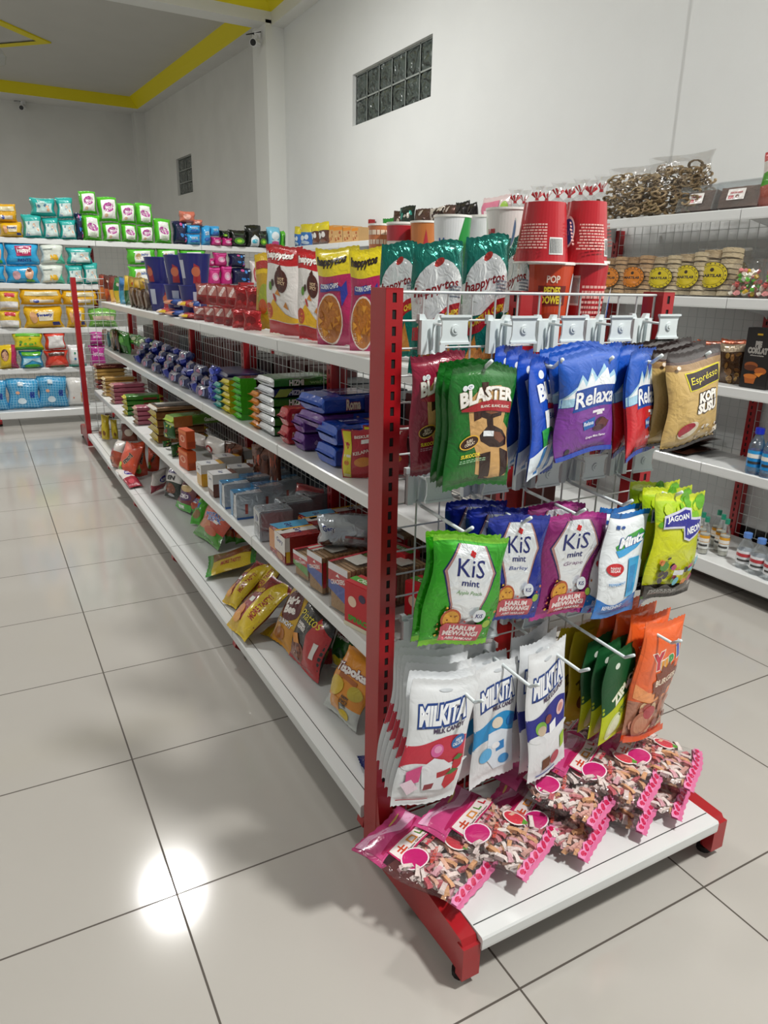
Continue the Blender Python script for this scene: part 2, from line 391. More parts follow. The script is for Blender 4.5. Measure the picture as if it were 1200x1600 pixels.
# ================================================================ THE ROOM
mb = MB(); mb.add([(-4.6, -5, 0), (2.9, -5, 0), (2.9, 13, 0), (-4.6, 13, 0)], [(0, 1, 2, 3)], m='floor_tiles'); struct('floor', mb)
def wall_with_hole(mb, P0, P1, z0, z1, s0, s1, h0, h1, m, th=.12):
    """vertical wall from P0 to P1 with one opening s0..s1 (metres along), h0..h1"""
    P0, P1 = Vector(P0), Vector(P1); d = (P1-P0); L_ = d.length; d.normalize(); n = Vector((d.y, -d.x))
    def q(a, b, c, e):
        mb.add([(*(P0+d*a), c), (*(P0+d*b), c), (*(P0+d*b), e), (*(P0+d*a), e)], [(0, 1, 2, 3)], m=m)
    q(0, s0, z0, z1); q(s1, L_, z0, z1); q(s0, s1, z0, h0); q(s0, s1, h1, z1)
    for a, b, c, e in ((s0, s0, h0, h1), (s1, s1, h0, h1)):
        A = P0+d*a; B = A+n*th; mb.add([(*A, c), (*B, c), (*B, e), (*A, e)], [(0, 1, 2, 3)], m=m)
    for c in (h0, h1):
        A = P0+d*s0; B = P0+d*s1; mb.add([(*A, c), (*B, c), (*(B+n*th), c), (*(A+n*th), c)], [(0, 1, 2, 3)], m=m)
WX = 2.83
mb = MB(); wall_with_hole(mb, (WX, -5), (WX, 6.5), 0, 3.9, 3.69+5, 4.95+5, 2.49, 2.88, 'wall_paint'); struct('wall_right', mb)
FA, FB = Vector((2.83, 6.9)), Vector((2.46, 11.8))
g0 = 2.95; mb = MB(); wall_with_hole(mb, FA, FB, 0, 3.9, 2.62, 3.27, 2.36, 2.84, 'wall_paint_far'); struct('wall_right_far_room', mb)
mb = MB(); mb.add([(-4.6, 11.8, 0), (2.5, 11.8, 0), (2.5, 11.8, 3.9), (-4.6, 11.8, 3.9)], [(0, 1, 2, 3)], m='wall_paint_far'); struct('wall_back', mb)
mb = MB(); mb.add([(-4.6, -5, 0), (-4.6, 11.8, 0), (-4.6, 11.8, 3.9), (-4.6, -5, 3.9)], [(0, 1, 2, 3)], m='wall_paint'); struct('wall_left', mb)
# glass block windows: blocks with a moulded face, set in the openings
def glass_window(name, P, d, n, nx, nz, w, h, z0):
    root = bpy.data.objects.new(name, None); COL.objects.link(root); root['kind'] = 'structure'; root.location = (*P, z0)
    bw, bh = w/nx, h/nz; back = MB()
    def W3(a, dep, z): v = d*a+n*dep; return (v.x, v.y, z)
    back.add([W3(0, .1, 0), W3(w, .1, 0), W3(w, .1, h), W3(0, .1, h)], [(0, 1, 2, 3)], m='dark_inside')
    for i in range(nx+1):
        a = min(max(i*bw, .006), w-.006); back.add([W3(a-.006, .03, 0), W3(a+.006, .03, 0), W3(a+.006, .03, h), W3(a-.006, .03, h)], [(0, 1, 2, 3)], '#8a918e', 'plastic')
    for j in range(nz+1):
        z = min(max(j*bh, .006), h-.006); back.add([W3(0, .03, z-.006), W3(w, .03, z-.006), W3(w, .03, z+.006), W3(0, .03, z+.006)], [(0, 1, 2, 3)], '#9aa09c', 'plastic')
    link('mortar_frame', back.mesh('mortar_frame'), root)
    for i in range(nx):
        for j in range(nz):
            g = MB(); N = 8; V = []
            for b in range(N+1):
                for a in range(N+1):
                    u, v = a/N, b/N; e = min(1, 8*min(u, 1-u, v, 1-v)); r = math.hypot(u-.5, v-.5)
                    V.append(W3(i*bw+.007+u*(bw-.014), .04-.012*e-.004*math.cos(r*22), j*bh+.007+v*(bh-.014)))
            g.add(V, [(b*(N+1)+a, b*(N+1)+a+1, (b+1)*(N+1)+a+1, (b+1)*(N+1)+a) for a in range(N) for b in range(N)], m='glass_block')
            link('glass_block', g.mesh('glass_block', True), root)
    return root
glass_window('window_1', Vector((WX, 3.69)), Vector((0, 1)), Vector((1, 0)), 6, 2, 1.26, .39, 2.49)
dd = (FB-FA).normalized(); glass_window('window_2', FA+dd*2.62, dd, Vector((dd.y, -dd.x)), 2, 3, .65, .48, 2.36)
# pillar, beams, cornices
mb = MB(); mb.box((2.64, 6.5, 0), (2.95, 6.9, 3.65), m='beam_paint'); struct('trim_1', mb)
mb = MB(); mb.box((-4.6, 6.5, 3.62), (2.95, 6.72, 3.95), m='beam_paint'); struct('trim_2', mb)
mb = MB(); mb.box((2.70, -5, 3.60), (2.83, 6.5, 3.95), m='beam_paint'); struct('trim_3', mb)
mb = MB(); mb.box((2.818, .80, 0), (2.85, 1.446, 3.6), m='wall_paint'); struct('trim_4', mb)
mb = MB(); mb.box((2.33, 11.55, 0), (2.52, 11.8, 3.65), m='wall_paint_far'); struct('trim_5', mb)
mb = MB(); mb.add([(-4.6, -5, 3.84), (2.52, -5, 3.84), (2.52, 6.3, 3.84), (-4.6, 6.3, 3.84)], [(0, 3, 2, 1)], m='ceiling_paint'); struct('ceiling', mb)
mb = MB()
mb.add([(2.70, 6.5, 3.72), (2.52, 6.3, 3.84), (-4.6, 6.3, 3.84), (-4.6, 6.5, 3.72)], [(0, 1, 2, 3)], m='yellow_paint')
mb.add([(2.70, 6.5, 3.72), (2.70, -5, 3.72), (2.52, -5, 3.84), (2.52, 6.3, 3.84)], [(0, 1, 2, 3)], m='yellow_paint'); struct('trim_6', mb)
O1, O2, O3 = (2.62, 6.72), (2.335, 11.3), (-4.6, 11.3); I1, I2, I3 = (2.53, 6.72), (2.225, 11.28), (-4.6, 11.28)
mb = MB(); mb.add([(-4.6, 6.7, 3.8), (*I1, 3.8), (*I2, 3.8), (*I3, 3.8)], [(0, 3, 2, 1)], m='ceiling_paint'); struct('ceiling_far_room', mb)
mb = MB(); mb.add([(*O1, 3.65), (*O2, 3.65), (*I2, 3.8), (*I1, 3.8)], [(0, 1, 2, 3)], m='yellow_paint'); mb.add([(*O2, 3.65), (*O3, 3.65), (*I3, 3.8), (*I2, 3.8)], [(0, 1, 2, 3)], m='yellow_paint'); struct('trim_7', mb)
mb = MB(); mb.add([(*O1, 3.65), (2.95, 6.72, 3.65), (2.6, 11.9, 3.65), (*O2, 3.65)], [(0, 1, 2, 3)], m='wall_paint_far'); mb.add([(*O2, 3.65), (2.6, 11.9, 3.65), (-4.6, 11.9, 3.65), (*O3, 3.65)], [(0, 1, 2, 3)], m='wall_paint_far'); struct('trim_8', mb)
cx, cy, r = .4, 9.06, .56; ri = .40
mb = MB()
for k in range(4):
    a, b = k*PI/2, (k+1)*PI/2
    mb.add([(cx+r*math.cos(a), cy+r*math.sin(a), 3.785), (cx+r*math.cos(b), cy+r*math.sin(b), 3.785), (cx+ri*math.cos(b), cy+ri*math.sin(b), 3.785), (cx+ri*math.cos(a), cy+ri*math.sin(a), 3.785)], [(0, 3, 2, 1)], m='yellow_paint')
    mb.add([(cx+r*math.cos(a), cy+r*math.sin(a), 3.8), (cx+r*math.cos(b), cy+r*math.sin(b), 3.8), (cx+r*math.cos(b), cy+r*math.sin(b), 3.785), (cx+r*math.cos(a), cy+r*math.sin(a), 3.785)], [(0, 1, 2, 3)], m='yellow_paint')
struct('trim_9', mb)
t = thing('pendant_lamp', 'unlit glass lamp on the grey ceiling inside the yellow diamond of the far room', 'lamp', (.36, 9.06, 3.8))
mb = MB(); mb.lathe([(0, -.02, '#8d8b84'), (.05, -.02, '#8d8b84'), (.05, 0, '#8d8b84')], 12, 'plastic'); mb.tube((0, 0, -.02), (0, 0, -.12), .008, 6, '#8d8b84', 'plastic'); link('ceiling_mount', mb.mesh('ceiling_mount'), t)
mb = MB(); mb.lathe([(.03, -.10, '#d8d8d0'), (.06, -.14, '#d8d8d0'), (.11, -.22, '#d8d8d0'), (.09, -.30, '#d8d8d0'), (.0, -.34, '#d8d8d0')], 14, 'clear_plastic'); link('lamp_shade', mb.mesh('lamp_shade', True), t)
mb = MB(); mb.lathe([(0, -.12, '#e8e6dc'), (.03, -.14, '#e8e6dc'), (.035, -.2, '#e8e6dc'), (0, -.25, '#e8e6dc')], 10, 'plastic'); link('bulb', mb.mesh('bulb', True), t)
def lamp_body(x, y, lab):
    t = thing('ceiling_lamp', lab, 'lamp', (x, y, 3.84))
    mb = MB(); mb.lathe([(0, -.12, '#f2f2ee'), (.2, -.12, '#f2f2ee'), (.2, 0, '#f2f2ee')], 24, 'plastic'); link('lamp_housing', mb.mesh('lamp_housing'), t)
for (x, y, z, p), lab in zip(LAMPS, ('round white ceiling lamp over the long gondola', 'round white ceiling lamp over the end rack', 'round white ceiling lamp over the left aisle', 'added round white lamp brightening the far room from the left')): lamp_body(x, y, lab)
def cctv(P, face, lab):
    t = thing('security_camera', lab, 'camera', P)
    mb = MB(); mb.box((-.03, .02, .05), (.03, .05, .11), m='camera_white'); mb.tube((0, .03, .08), (0, -.02, .03), .012, 8, m='camera_white'); link('bracket', mb.mesh('bracket'), t, rot=(0, 0, face))
    mb = MB(); mb.tube((0, .03, 0), (0, -.09, -.02), .035, 14, m='camera_white'); mb.tube((0, -.09, -.02), (0, -.10, -.022), .036, 14, m='camera_white'); link('housing', mb.mesh('housing'), t, rot=(0, 0, face))
    mb = MB(); mb.tube((0, -.1, -.022), (0, -.104, -.0225), .03, 14, m='camera_black'); link('lens', mb.mesh('lens'), t, rot=(0, 0, face))
    mb = MB(); mb.path([(0, .04, .06), (-.05, .03, .09), (-.12, .03, .085), (.04, .02, .1)], .005, 5, m='camera_black'); link('cable', mb.mesh('cable'), t, rot=(0, 0, face))
cctv((2.58, 6.6, 3.46), -.7, 'white security camera with dark lens on the pillar under the beam')
cctv(tuple(at(36, 168, y=11.72)), -.3, 'small dark security camera high on the far back wall')

# ================================================================ SHELVING HELPERS
def shelf_mesh(w, d, lip, th=.012, kink=False):
    """board along X (width w, centred), front edge at y=0, going back to y=d; top at z=0"""
    mb = MB(); P = [(0, 0), (d, 0), (d, -th), (.016, -th), (.012, -lip+.004), (.006, -lip), (-.002, -lip), (-.003, -lip+.006), (-.003, -.004)]
    mb.prism(P, 'x', -w/2, w/2, m='white_steel')
    if kink: mb.box((-w/2+.002, .028, 0), (w/2-.002, .030, .0006), '#3a3a3a', 'plastic')
    return mb.mesh('shelf')
def post_mesh(h, w, d, slots=True, face=1, pitch=.028, n=None):
    """upright: width w on X, depth d on Y (front y=0), slotted front; dark core behind the slots"""
    mb = MB(); sw = .008; s0 = -sw/2; s1 = sw/2; z = .03
    mb.box((-w/2, .0016, 0), (w/2, d, h), m='dark_inside'); mb.box((-w/2-.0002, .001, 0), (-w/2+.002, d, h), m='red_steel'); mb.box((w/2-.002, .001, 0), (w/2+.0002, d, h), m='red_steel')  # near-black core paints the shade seen through the slots
    mb.box((-w/2, d-.001, 0), (w/2, d+.001, h), m='red_steel'); mb.box((-w/2, 0, h-.001), (w/2, d, h+.001), m='red_steel')
    mb.box((-w/2, 0, 0), (s0, .0018, h), m='red_steel'); mb.box((s1, 0, 0), (w/2, .0018, h), m='red_steel')
    while z < h-.02:
        mb.box((s0, 0, z), (s1, .0018, z+pitch-.016), m='red_steel'); z += pitch
    mb.box((s0, 0, 0), (s1, .0018, .03), m='red_steel'); mb.box((s0, 0, z), (s1, .0018, h), m='red_steel')
    return mb.mesh('upright_post')
def grid_mesh(w, z0, z1, dx=.051, dz=.0485, r=.0016, frame=.0022, n=5):
    mb = MB(); k = round(w/dx)
    for i in range(k+1):
        x = -w/2+w*i/k; mb.tube((x, 0, z0), (x, 0, z1), frame if i in (0, k) else r, n, m='wire_steel', cap=False)
    k = round((z1-z0)/dz)
    for j in range(k+1):
        z = z1-(z1-z0)*j/k; rr = frame if j in (0, k) else r; mb.tube((-w/2, -.003, z), (w/2, -.003, z), rr, n, m='wire_steel', cap=False)
    return mb.mesh('wire_grid')
def leg_mesh(d, h=.06, foot=True):
    """base leg going from y=0 (spine) to y=-d (front), hooked nose"""
    mb = MB(); mb.prism([(0, .022), (-d+.02, .022), (-d-.004, .045), (-d-.012, .052), (-d-.008, .075), (-d+.01, .082), (0, .082)], 'x', -.014, .014, m='red_steel')
    return mb.mesh('base_leg')
def foot_mesh():
    mb = MB(); mb.tube((0, 0, 0), (0, 0, .012), .016, 12, m='black_rubber'); mb.tube((0, 0, .012), (0, 0, .035), .009, 10, m='red_steel'); return mb.mesh('foot')
SH = {}
def shelf(w, d, lip=.038, kink=False):
    k = (round(w, 3), round(d, 3), lip, kink)
    if k not in SH: SH[k] = shelf_mesh(w, d, lip, kink=kink)
    return SH[k]
FOOT = foot_mesh()
def bracket(parent, x, y, z, d, rz):
    mb = MB(); mb.prism([(0, -.004), (d*.92, -.004), (d, .006), (d, -.09), (d*.9, -.07), (.02, -.03)], 'x', -.0015, .0015, m='white_steel')
    return link('bracket', mb.mesh('bracket'), parent, (x, y, z), (0, 0, rz))

# ================================================================ LONG GONDOLA (one piece of shelving)
GX = .785; BAY = .885; JY = [.008+BAY*k for k in range(6)]
SHZ = [(.108, .403), (.429, .482), (.725, .578), (1.0525, .587)]
gond = thing('gondola_shelving', 'long two sided gondola of white shelves on red posts in the middle of the floor', 'shelving', (GX, 0, 0))
PM = post_mesh(1.21, .036, .05); GM = grid_mesh(BAY-.04, .10, 1.20, .0415, .0485, .0014, .002, 4)
for j, y in enumerate(JY):
    for s in (-1, 1):
        link('upright_post', PM, gond, (s*.028, y if j else y-.03, 0), (0, 0, s*PI/2))
    LM = leg_mesh(.37)
    for s in (-1, 1):
        yy = y if j else -.043
        link('foot', FOOT, link('base_leg', LM, gond, (0, yy, 0), (0, 0, s*PI/2)), (0, -.30, 0))
for k in range(5):
    y0 = JY[k] if k else -.055; y1 = JY[k+1]
    if k == 0: GM0 = grid_mesh(BAY+.02, .10, 1.20, .0415, .0485, .0014, .002, 4)
    link('wire_grid', GM0 if k == 0 else GM, gond, (0, (y0+y1)/2, 0), (0, 0, PI/2))
    for i, (z, fx) in enumerate(SHZ):
        for s in (-1, 1):
            d = GX-fx; w = y1-y0-.004
            link('shelf', shelf(w, d-.03, .032 if i == 0 else .036, i == 0), gond, (s*d, (y0+y1)/2, z), (0, 0, s*PI/2))
            if i and s == -1: bracket(gond, -d+.003, y1-.002, z, d-.03, -PI/2)
# ================================================================ END RACKS
def end_rack(loc, rz, label):
    R_ = thing('end_rack', label, 'display rack', loc)
    R_.rotation_euler = (0, 0, rz); W_ = .708; pm = post_mesh(1.213, .034, .055)
    for s in (-1, 1): link('upright_post', pm, R_, (s*(W_/2-.017), -.03, .0), None)
    link('wire_grid', grid_mesh(W_-.07, .045, 1.207, .0515, .0484, .0019, .0028, 8), R_, (0, -.008, 0))
    for s in (-1, 1):
        mb = MB(); x0 = s*(W_/2-.017)
        mb.prism([(0.02, .012), (-.055, .012), (-.32, .03), (-.36, .028), (-.362, .09), (-.352, .104), (-.045, .118), (-.03, .2), (.02, .2)], 'x', x0-.0165, x0+.0165, m='red_steel')
        mb.box((x0-.019, -.366, .022), (x0+.019, -.345, .094), m='red_steel')
        lg = link('base_leg', mb.mesh('base_leg'), R_)
        for fy in (-.335, -.02): link('foot', FOOT, lg, (x0, fy, 0))
    s_ = link('shelf', shelf(W_-.07, .335, .028, True), R_, (0, -.368, .108))
    mb = MB(); mb.box((-W_/2+.034, .0, .02), (W_/2-.034, .012, .09), m='red_steel');
    link('cross_bar', mb.mesh('cross_bar'), R_)
    return R_
end_rack((.758, -.088, 0), 0, 'slotted red end rack with white wire grid and low white shelf, nearest the camera')
end_rack((.758, 4.53, 0), PI, 'red end rack with white wire grid closing the far end of the long gondola')

# ================================================================ WALL SHELVING (right) and BACK SHELVING
def wall_shelving(name, label, loc, rz, joints, levels, depth, base_depth, post_h, tall=None):
    R_ = thing(name, label, 'shelving', loc); R_.rotation_euler = (0, 0, rz); pm = post_mesh(post_h, .036, .045)
    for x in joints:
        link('upright_post', post_mesh(1.72, .036, .045) if tall is not None and abs(x-tall) < .01 else pm, R_, (x, 0, 0)); link('foot', FOOT, link('base_leg', leg_mesh(base_depth-.01), R_, (x, 0, 0)), (0, -base_depth+.08, 0))
    for a, b in zip(joints, joints[1:]):
        w = b-a; g = grid_mesh(w-.04, .14, 1.62, .05, .0485, .0014, .0018, 4); link('wire_grid', g, R_, ((a+b)/2, .01, 0))
        for i, z in enumerate(levels):
            d = base_depth if i == 0 else depth
            link('shelf', shelf(w-.004, d, .06 if i == 0 else .042), R_, ((a+b)/2, -d, z))
            if i: bracket(R_, b-.002, -d+.003, z, d, 0)
    return R_
RJ = [.78+.93*k for k in range(-2, 6)]; RZ = [.125, .50, .8375, 1.1895, 1.5275]
wall_shelving('wall_shelving', 'tall red and white shelving with a wire back along the white right hand wall', (2.77, 0, 0), -PI/2, [-y for y in RJ][::-1], RZ, .28, .39, 1.50, -4.5)
FZ = [.125, .47, .80, 1.158, 1.51]; FJ = [-1.95, -1.05, -.15, .75, 1.65, 2.42]
wall_shelving('back_shelving', 'tall red and white shelving with a wire back closing the far end of the shop', (0, 5.93, 0), 0, FJ, FZ, .31, .40, 1.49)
# ================================================================ DISPLAY HOOKS ON THE NEAREST END RACK
def hook_parts(L_, drop=.0):
    bp = MB(); bp.box((-.026, -.012, -.048), (-.014, 0, .012), m='hook_plastic'); bp.box((.014, -.012, -.048), (.026, 0, .012), m='hook_plastic')
    bp.box((-.026, -.004, -.048), (.026, .0, .006), m='hook_plastic'); bp.prism([(-.026, .006), (.026, .006), (.026, .022), (.016, .022), (.010, .012), (-.010, .012), (-.016, .022), (-.026, .022)], 'y', -.004, .006, m='hook_plastic')
    pr = MB(); pr.path([(0, -.004, -.045), (0, -.02, -.05), (0, -L_, -.058), (0, -L_-.022, -.042)], .0034, 8, m='hook_plastic')
    ar = MB(); ar.path([(0, -.006, -.04), (0, -.012, .006), (0, -L_*.40, .004), (0, -L_*.46, .004)], .0026, 7, m='hook_plastic')
    ph = MB(); y = -min(L_, .17)*.46; ph.prism([(-.030, -.022), (-.026, -.01), (-.026, .012), (-.031, .022), (.031, .022), (.026, .012), (.026, -.01), (.030, -.022)], 'y', y-.003, y, m='hook_plastic')
    ph.box((-.031, y-.006, .02), (.031, y, .024), m='hook_plastic'); ph.box((-.030, y-.006, -.025), (.030, y, -.021), m='hook_plastic')
    ph.tube((0, y-.003, 0), (0, y-.0055, 0), .009, 14, m='hook_plastic', r2=.008); ph.tube((0, y-.0055, 0), (0, y-.007, 0), .004, 12, m='hook_plastic')
    return [('back_plate', bp.mesh('back_plate')), ('prong', pr.mesh('prong', True)), ('label_arm', ar.mesh('label_arm', True)), ('price_plate', ph.mesh('price_plate'))]
HK = hook_parts(.165); HKL = hook_parts(.225)
def hook(x, z, label, long=False):
    t = thing('display_hook', label, 'hook', (x, -.103, z), 'white pegs clipped on the end rack grid')
    for n, me in (HKL if long else HK): link(n, me, t)
for i, (x, z, lab) in enumerate([(.505, 1.148, 'topmost white peg beside the slotted red post, carrying the green bags'), (.655, 1.146, 'top row white peg carrying the narrow blue mint bags'), (.772, 1.146, 'top row white peg carrying the blue and purple bags'), (.897, 1.146, 'top row white peg carrying the blue and red bags'), (1.03, 1.148, 'top row white peg at the right post, carrying the coffee bags')]): hook(x, z, lab)
for x, z, lab in [(.487, .868, 'middle row white peg nearest the slotted red post, above the green mint bags'), (.615, .868, 'middle row white peg above the dark blue mint bags'), (.745, .866, 'middle row white peg above the purple mint bags'), (.868, .868, 'middle row white peg above the white and blue bags'), (1.01, .868, 'middle row white peg above the yellow and green bags')]: hook(x, z, lab)
for x, z, lab in [(.487, .563, 'lowest row white peg nearest the slotted red post, above the pink and white bags'), (.615, .56, 'lowest row white peg above the light blue and white bags'), (.74, .56, 'lowest row white peg above the dark blue and white bags'), (.862, .56, 'lowest row white peg above the dark green bags'), (1.0, .56, 'lowest row white peg above the orange bags')]: hook(x, z, lab, True)

# ================================================================ BAG DESIGNS FOR THE PEGS
def flavour_bean(cx, cy): return [('e', cx, cy, .15, .055, '#e0b03c', {'rot': 8}), ('e', cx, cy, .135, .046, '#3b1d10', {'rot': 8}), ('t', 'SUSU\nCOKLAT', cx, cy, .05, '#e9dcc4', {'rot': 8, 'w': .16})]
def blaster(bg, dark):
    bw = [('p', [(.42, .82), (.72, .84), (.86, .70), (.84, .55), (.96, .50), (1.0, .26), (.92, .09), (.66, .05), (.44, .10), (.40, .30), (.30, .42), (.26, .60), (.24, .72)], '#c89d63'),
          ('p', [(.42, .86), (.52, .86), (.5, .72), (.44, .72)], '#3c1d12'), ('p', [(.32, .66), (.46, .70), (.45, .57), (.34, .55)], '#3c1d12'),
          ('p', [(.44, .64), (.62, .66), (.78, .64), (.78, .60), (.64, .57), (.66, .51), (.84, .48), (.95, .42), (.93, .36), (.78, .33), (.62, .33), (.46, .38), (.44, .43), (.56, .50), (.54, .56), (.44, .58)], '#2c140c'),
          ('p', [(.50, .62), (.62, .635), (.72, .62), (.6, .60)], '#7c4a30'), ('p', [(.66, .46), (.80, .46), (.9, .41), (.8, .37), (.7, .40)], '#6d3d27'), ('p', [(.46, .27), (.64, .29), (.66, .05), (.52, .05)], '#2c140c'), ('p', [(.80, .33), (.97, .30), (.94, .12), (.84, .07), (.82, .2)], '#2c140c'),
          ('e', .19, .83, .03, .022, '#e8ecef'), ('e', .26, .835, .045, .022, '#e8ecef'), ('t', 'CT', .26, .835, .02, '#26356b'), ('p', [(.14, .66), (.52, .72), (.93, .72), (.95, .63), (.6, .63), (.34, .63), (.15, .645)], '#a51e29')]
    return bw+[('t', 'BLASTER', .53, .755, .115, '#f4f1ea', {'w': .80, 'b': .045, 'rot': 4, 'ol': '#b9a894', 'ow': .02, 'arc': .015, 'grow': -.1}), ('t', 'BLANC. BLANC. BLANC.', .66, .672, .022, '#f2e9dc', {'w': .48, 'rot': 2}),
               ('r', .49, .42, .67, .465, '#dfe3e6')]+flavour_bean(.28, .385)+[('t', 'SUKOCOK', .32, .275, .032, '#f0d83a', {'w': .30, 'b': .03})]+lines(.16, .56, .215, .25, 2, dark)
def kis(bg, dark, lid, sub, subc):
    hexa = lambda g: [(.34-g, 1.0-.07), (.66+g, 1.0-.07), (.84+g*1.6, .70), (.68+g, .40), (.68+g, .12), (.32-g, .12), (.32-g, .40), (.16-g*1.6, .70)]
    a = [('p', hexa(.035), '#1f2160'), ('p', hexa(.022), '#b98a84'), ('p', hexa(.0), '#e9eef2')]
    for k in range(4): an = k*PI/2+.4; a.append(('e', .50+.022*math.cos(an), .855+.016*math.sin(an), .022, .022, '#cf1d20', {'sq': 1, 'n': 10}))
    a += [('t', 'KiS', .49, .735, .155, '#1f2a75', {'w': .40, 'b': .0}), ('t', 'mint', .50, .605, .055, '#1f2a75', {'w': .25, 'b': .01}), ('t', sub, .50, .515, .045, subc, {'w': .34, 'b': -.005, 'sh': .3})]
    a += scatter(30, (.08, .1, .92, .38), ['#d4402e', '#f0c23a', '#f5f2ee', '#e7884a', '#f5f2ee'], .008, .022, 5)
    a += [('e', .32, .27, .13, .10, '#b95a32'), ('e', .32, .27, .105, .08, '#e2a53a')]+scatter(5, (.25, .23, .39, .31), ['#7b2a1a'], .01, .016, 2)+[('e', .83, .235, .07, .07, dark, {'sq': 1}), ('e', .83, .235, .055, .055, '#9bbf3c', {'sq': 1}), ('e', .68, .32, .09, .09, '#dfe6ee', {'sq': 1}), ('t', 'KiS', .68, .32, .04, '#1f2a75')]
    a += [('p', [(.20, .20), (.26, .235), (.76, .235), (.80, .19), (.79, .06), (.22, .05)], '#c65562'), ('t', 'HARUM\nMEWANGI', .5, .165, .105, '#f6e9ea', {'w': .50, 'b': .045, 'ol': '#c65562', 'ow': .03}), ('t', 'ABIS MAKAN!', .5, .085, .028, '#f6e9ea', {'w': .40, 'b': .04})]
    return a
def relaxa(c, flav):
    a = [('p', [(0.0, .60), (.12, .66), (.22, .70), (.30, .80), (.38, .72), (.46, .84), (.55, .74), (.66, .86), (.76, .75), (.85, .80), (1, .66), (1, .52), (0, .52)], '#a5cfe6'),
         ('p', [(.03, .60), (.20, .67), (.30, .76), (.36, .68), (.46, .80), (.52, .70), (.62, .76), (.72, .82), (.78, .72), (.88, .75), (.98, .60)], '#eef4f8'),
         ('r', 0, 0, 1, .515, c), ('p', [(.17, .46), (.96, .46), (.97, .66), (.2, .665)], '#1b4aa0'),
         ('t', 'Relaxa', .57, .565, .155, '#f2f5f7', {'w': .74, 'b': .025, 'ol': '#0e3b93', 'ow': .05}), ('r', .52, .40, .76, .425, '#e9e4ec'), ('r', .60, .375, .72, .40, '#e9e4ec'),
         ('p', [(.36, .34), (.58, .36), (.57, .26), (.40, .25)], '#1d5fae'), ('t', 'Relaxa', .47, .31, .04, '#eef4f8', {'w': .17}), ('e', .70, .30, .11, .045, '#3a1a1c'), ('p', [(.6, .27), (.8, .24), (.86, .30), (.72, .34)], '#5c2a2a'), ('e', .66, .245, .11, .03, '#46212b'),
         ('t', flav, .62, .165, .032, '#f0e8f2', {'w': .36, 'b': .02}), ('e', .18, .08, .04, .04, '#2a2430', {'sq': 1}), ('r', 0, 0, 1, .045, '#1b3fa3')]
    return a
def milkita(c1, c2, lower, deco):
    a = [('w', .33, .545, .045, .85, -1.9, c1), ('e', .3, .335, .28, .035, '#dfe2e4'), ('e', .75, .325, .3, .03, '#dfe2e4')]+[('t', 'MILKITA', .50, .755, .155, '#eef1f4', {'w': .74, 'b': .055, 'ol': '#173f86', 'ow': .09, 'arc': .0, 'rot': 7, 'sh': .12}), ('t', lower, .62, .645, .04, '#4a3a56', {'w': .50, 'b': .03, 'rot': 6}), ('e', .50, .93, .10, .012, '#c3c8cc')]
    return a+deco
mk_straw = [('e', .48, .48, .10, .055, '#d8609c', {'rot': 10}), ('e', .49, .49, .06, .03, '#e79abf', {'rot': 10}), ('e', .82, .52, .12, .055, '#1a67a8'), ('t', 'HIGH\nCALCIUM', .82, .52, .06, '#eef2f5', {'w': .18, 'b': .03}),
            ('p', [(.3, .34), (.46, .42), (.62, .40), (.78, .33), (.9, .35), (.95, .2), (.7, .12), (.4, .15)], '#e7e9ee'), ('p', [(.56, .29), (.76, .31), (.78, .26), (.58, .24)], '#b32430'), ('p', [(.42, .19), (.56, .20), (.55, .15), (.42, .14)], '#8c2a35'), ('p', [(.79, .37), (.94, .38), (.93, .30), (.84, .26), (.78, .30)], '#b9202b'), ('p', [(.70, .25), (.90, .27), (.88, .17), (.76, .12), (.69, .17)], '#c4242f'), ('p', [(.77, .38), (.86, .41), (.95, .38), (.86, .36)], '#3f7a34'), ('p', [(.70, .26), (.79, .30), (.9, .27), (.79, .25)], '#3f7a34'),
            ('p', [(.1, .30), (.3, .36), (.32, .22), (.14, .18)], '#d64b86'), ('p', [(.06, .20), (.2, .24), (.34, .16), (.2, .1)], '#efd7e4'), ('r', .05, .05, .55, .062, '#c2515d')]
mk_blue = [('p', [(.3, .42), (.6, .44), (.95, .40), (.95, .1), (.5, .08), (.3, .2)], '#dfe9f2'), ('e', .50, .50, .13, .05, '#e6ddc9'), ('e', .84, .50, .12, .05, '#1c6fb7'), ('p', [(.5, .32), (.7, .34), (.72, .26), (.52, .24)], '#2f86c9'), ('e', .28, .24, .14, .06, '#5fb0e0'), ('e', .72, .16, .13, .045, '#3c93d0'), ('e', .5, .3, .1, .03, '#f0f3f6')]
mk_dark = [('e', .30, .42, .13, .055, '#7cb342'), ('e', .32, .40, .10, .04, '#c8b49a'), ('e', .48, .47, .08, .035, '#7c3a34'), ('e', .80, .48, .11, .05, '#dcb9b8'), ('e', .80, .48, .07, .03, '#c2867f'), ('p', [(.50, .42), (.66, .44), (.66, .36), (.5, .35)], '#eceff3'), ('p', [(.33, .16), (.52, .17), (.53, .08), (.35, .07)], '#6b4028'), ('e', .66, .12, .12, .05, '#b04a56'), ('p', [(.80, .26), (.95, .27), (.93, .16), (.82, .15)], '#9cc23a'), ('r', .2, .03, .7, .04, '#5568a0')]
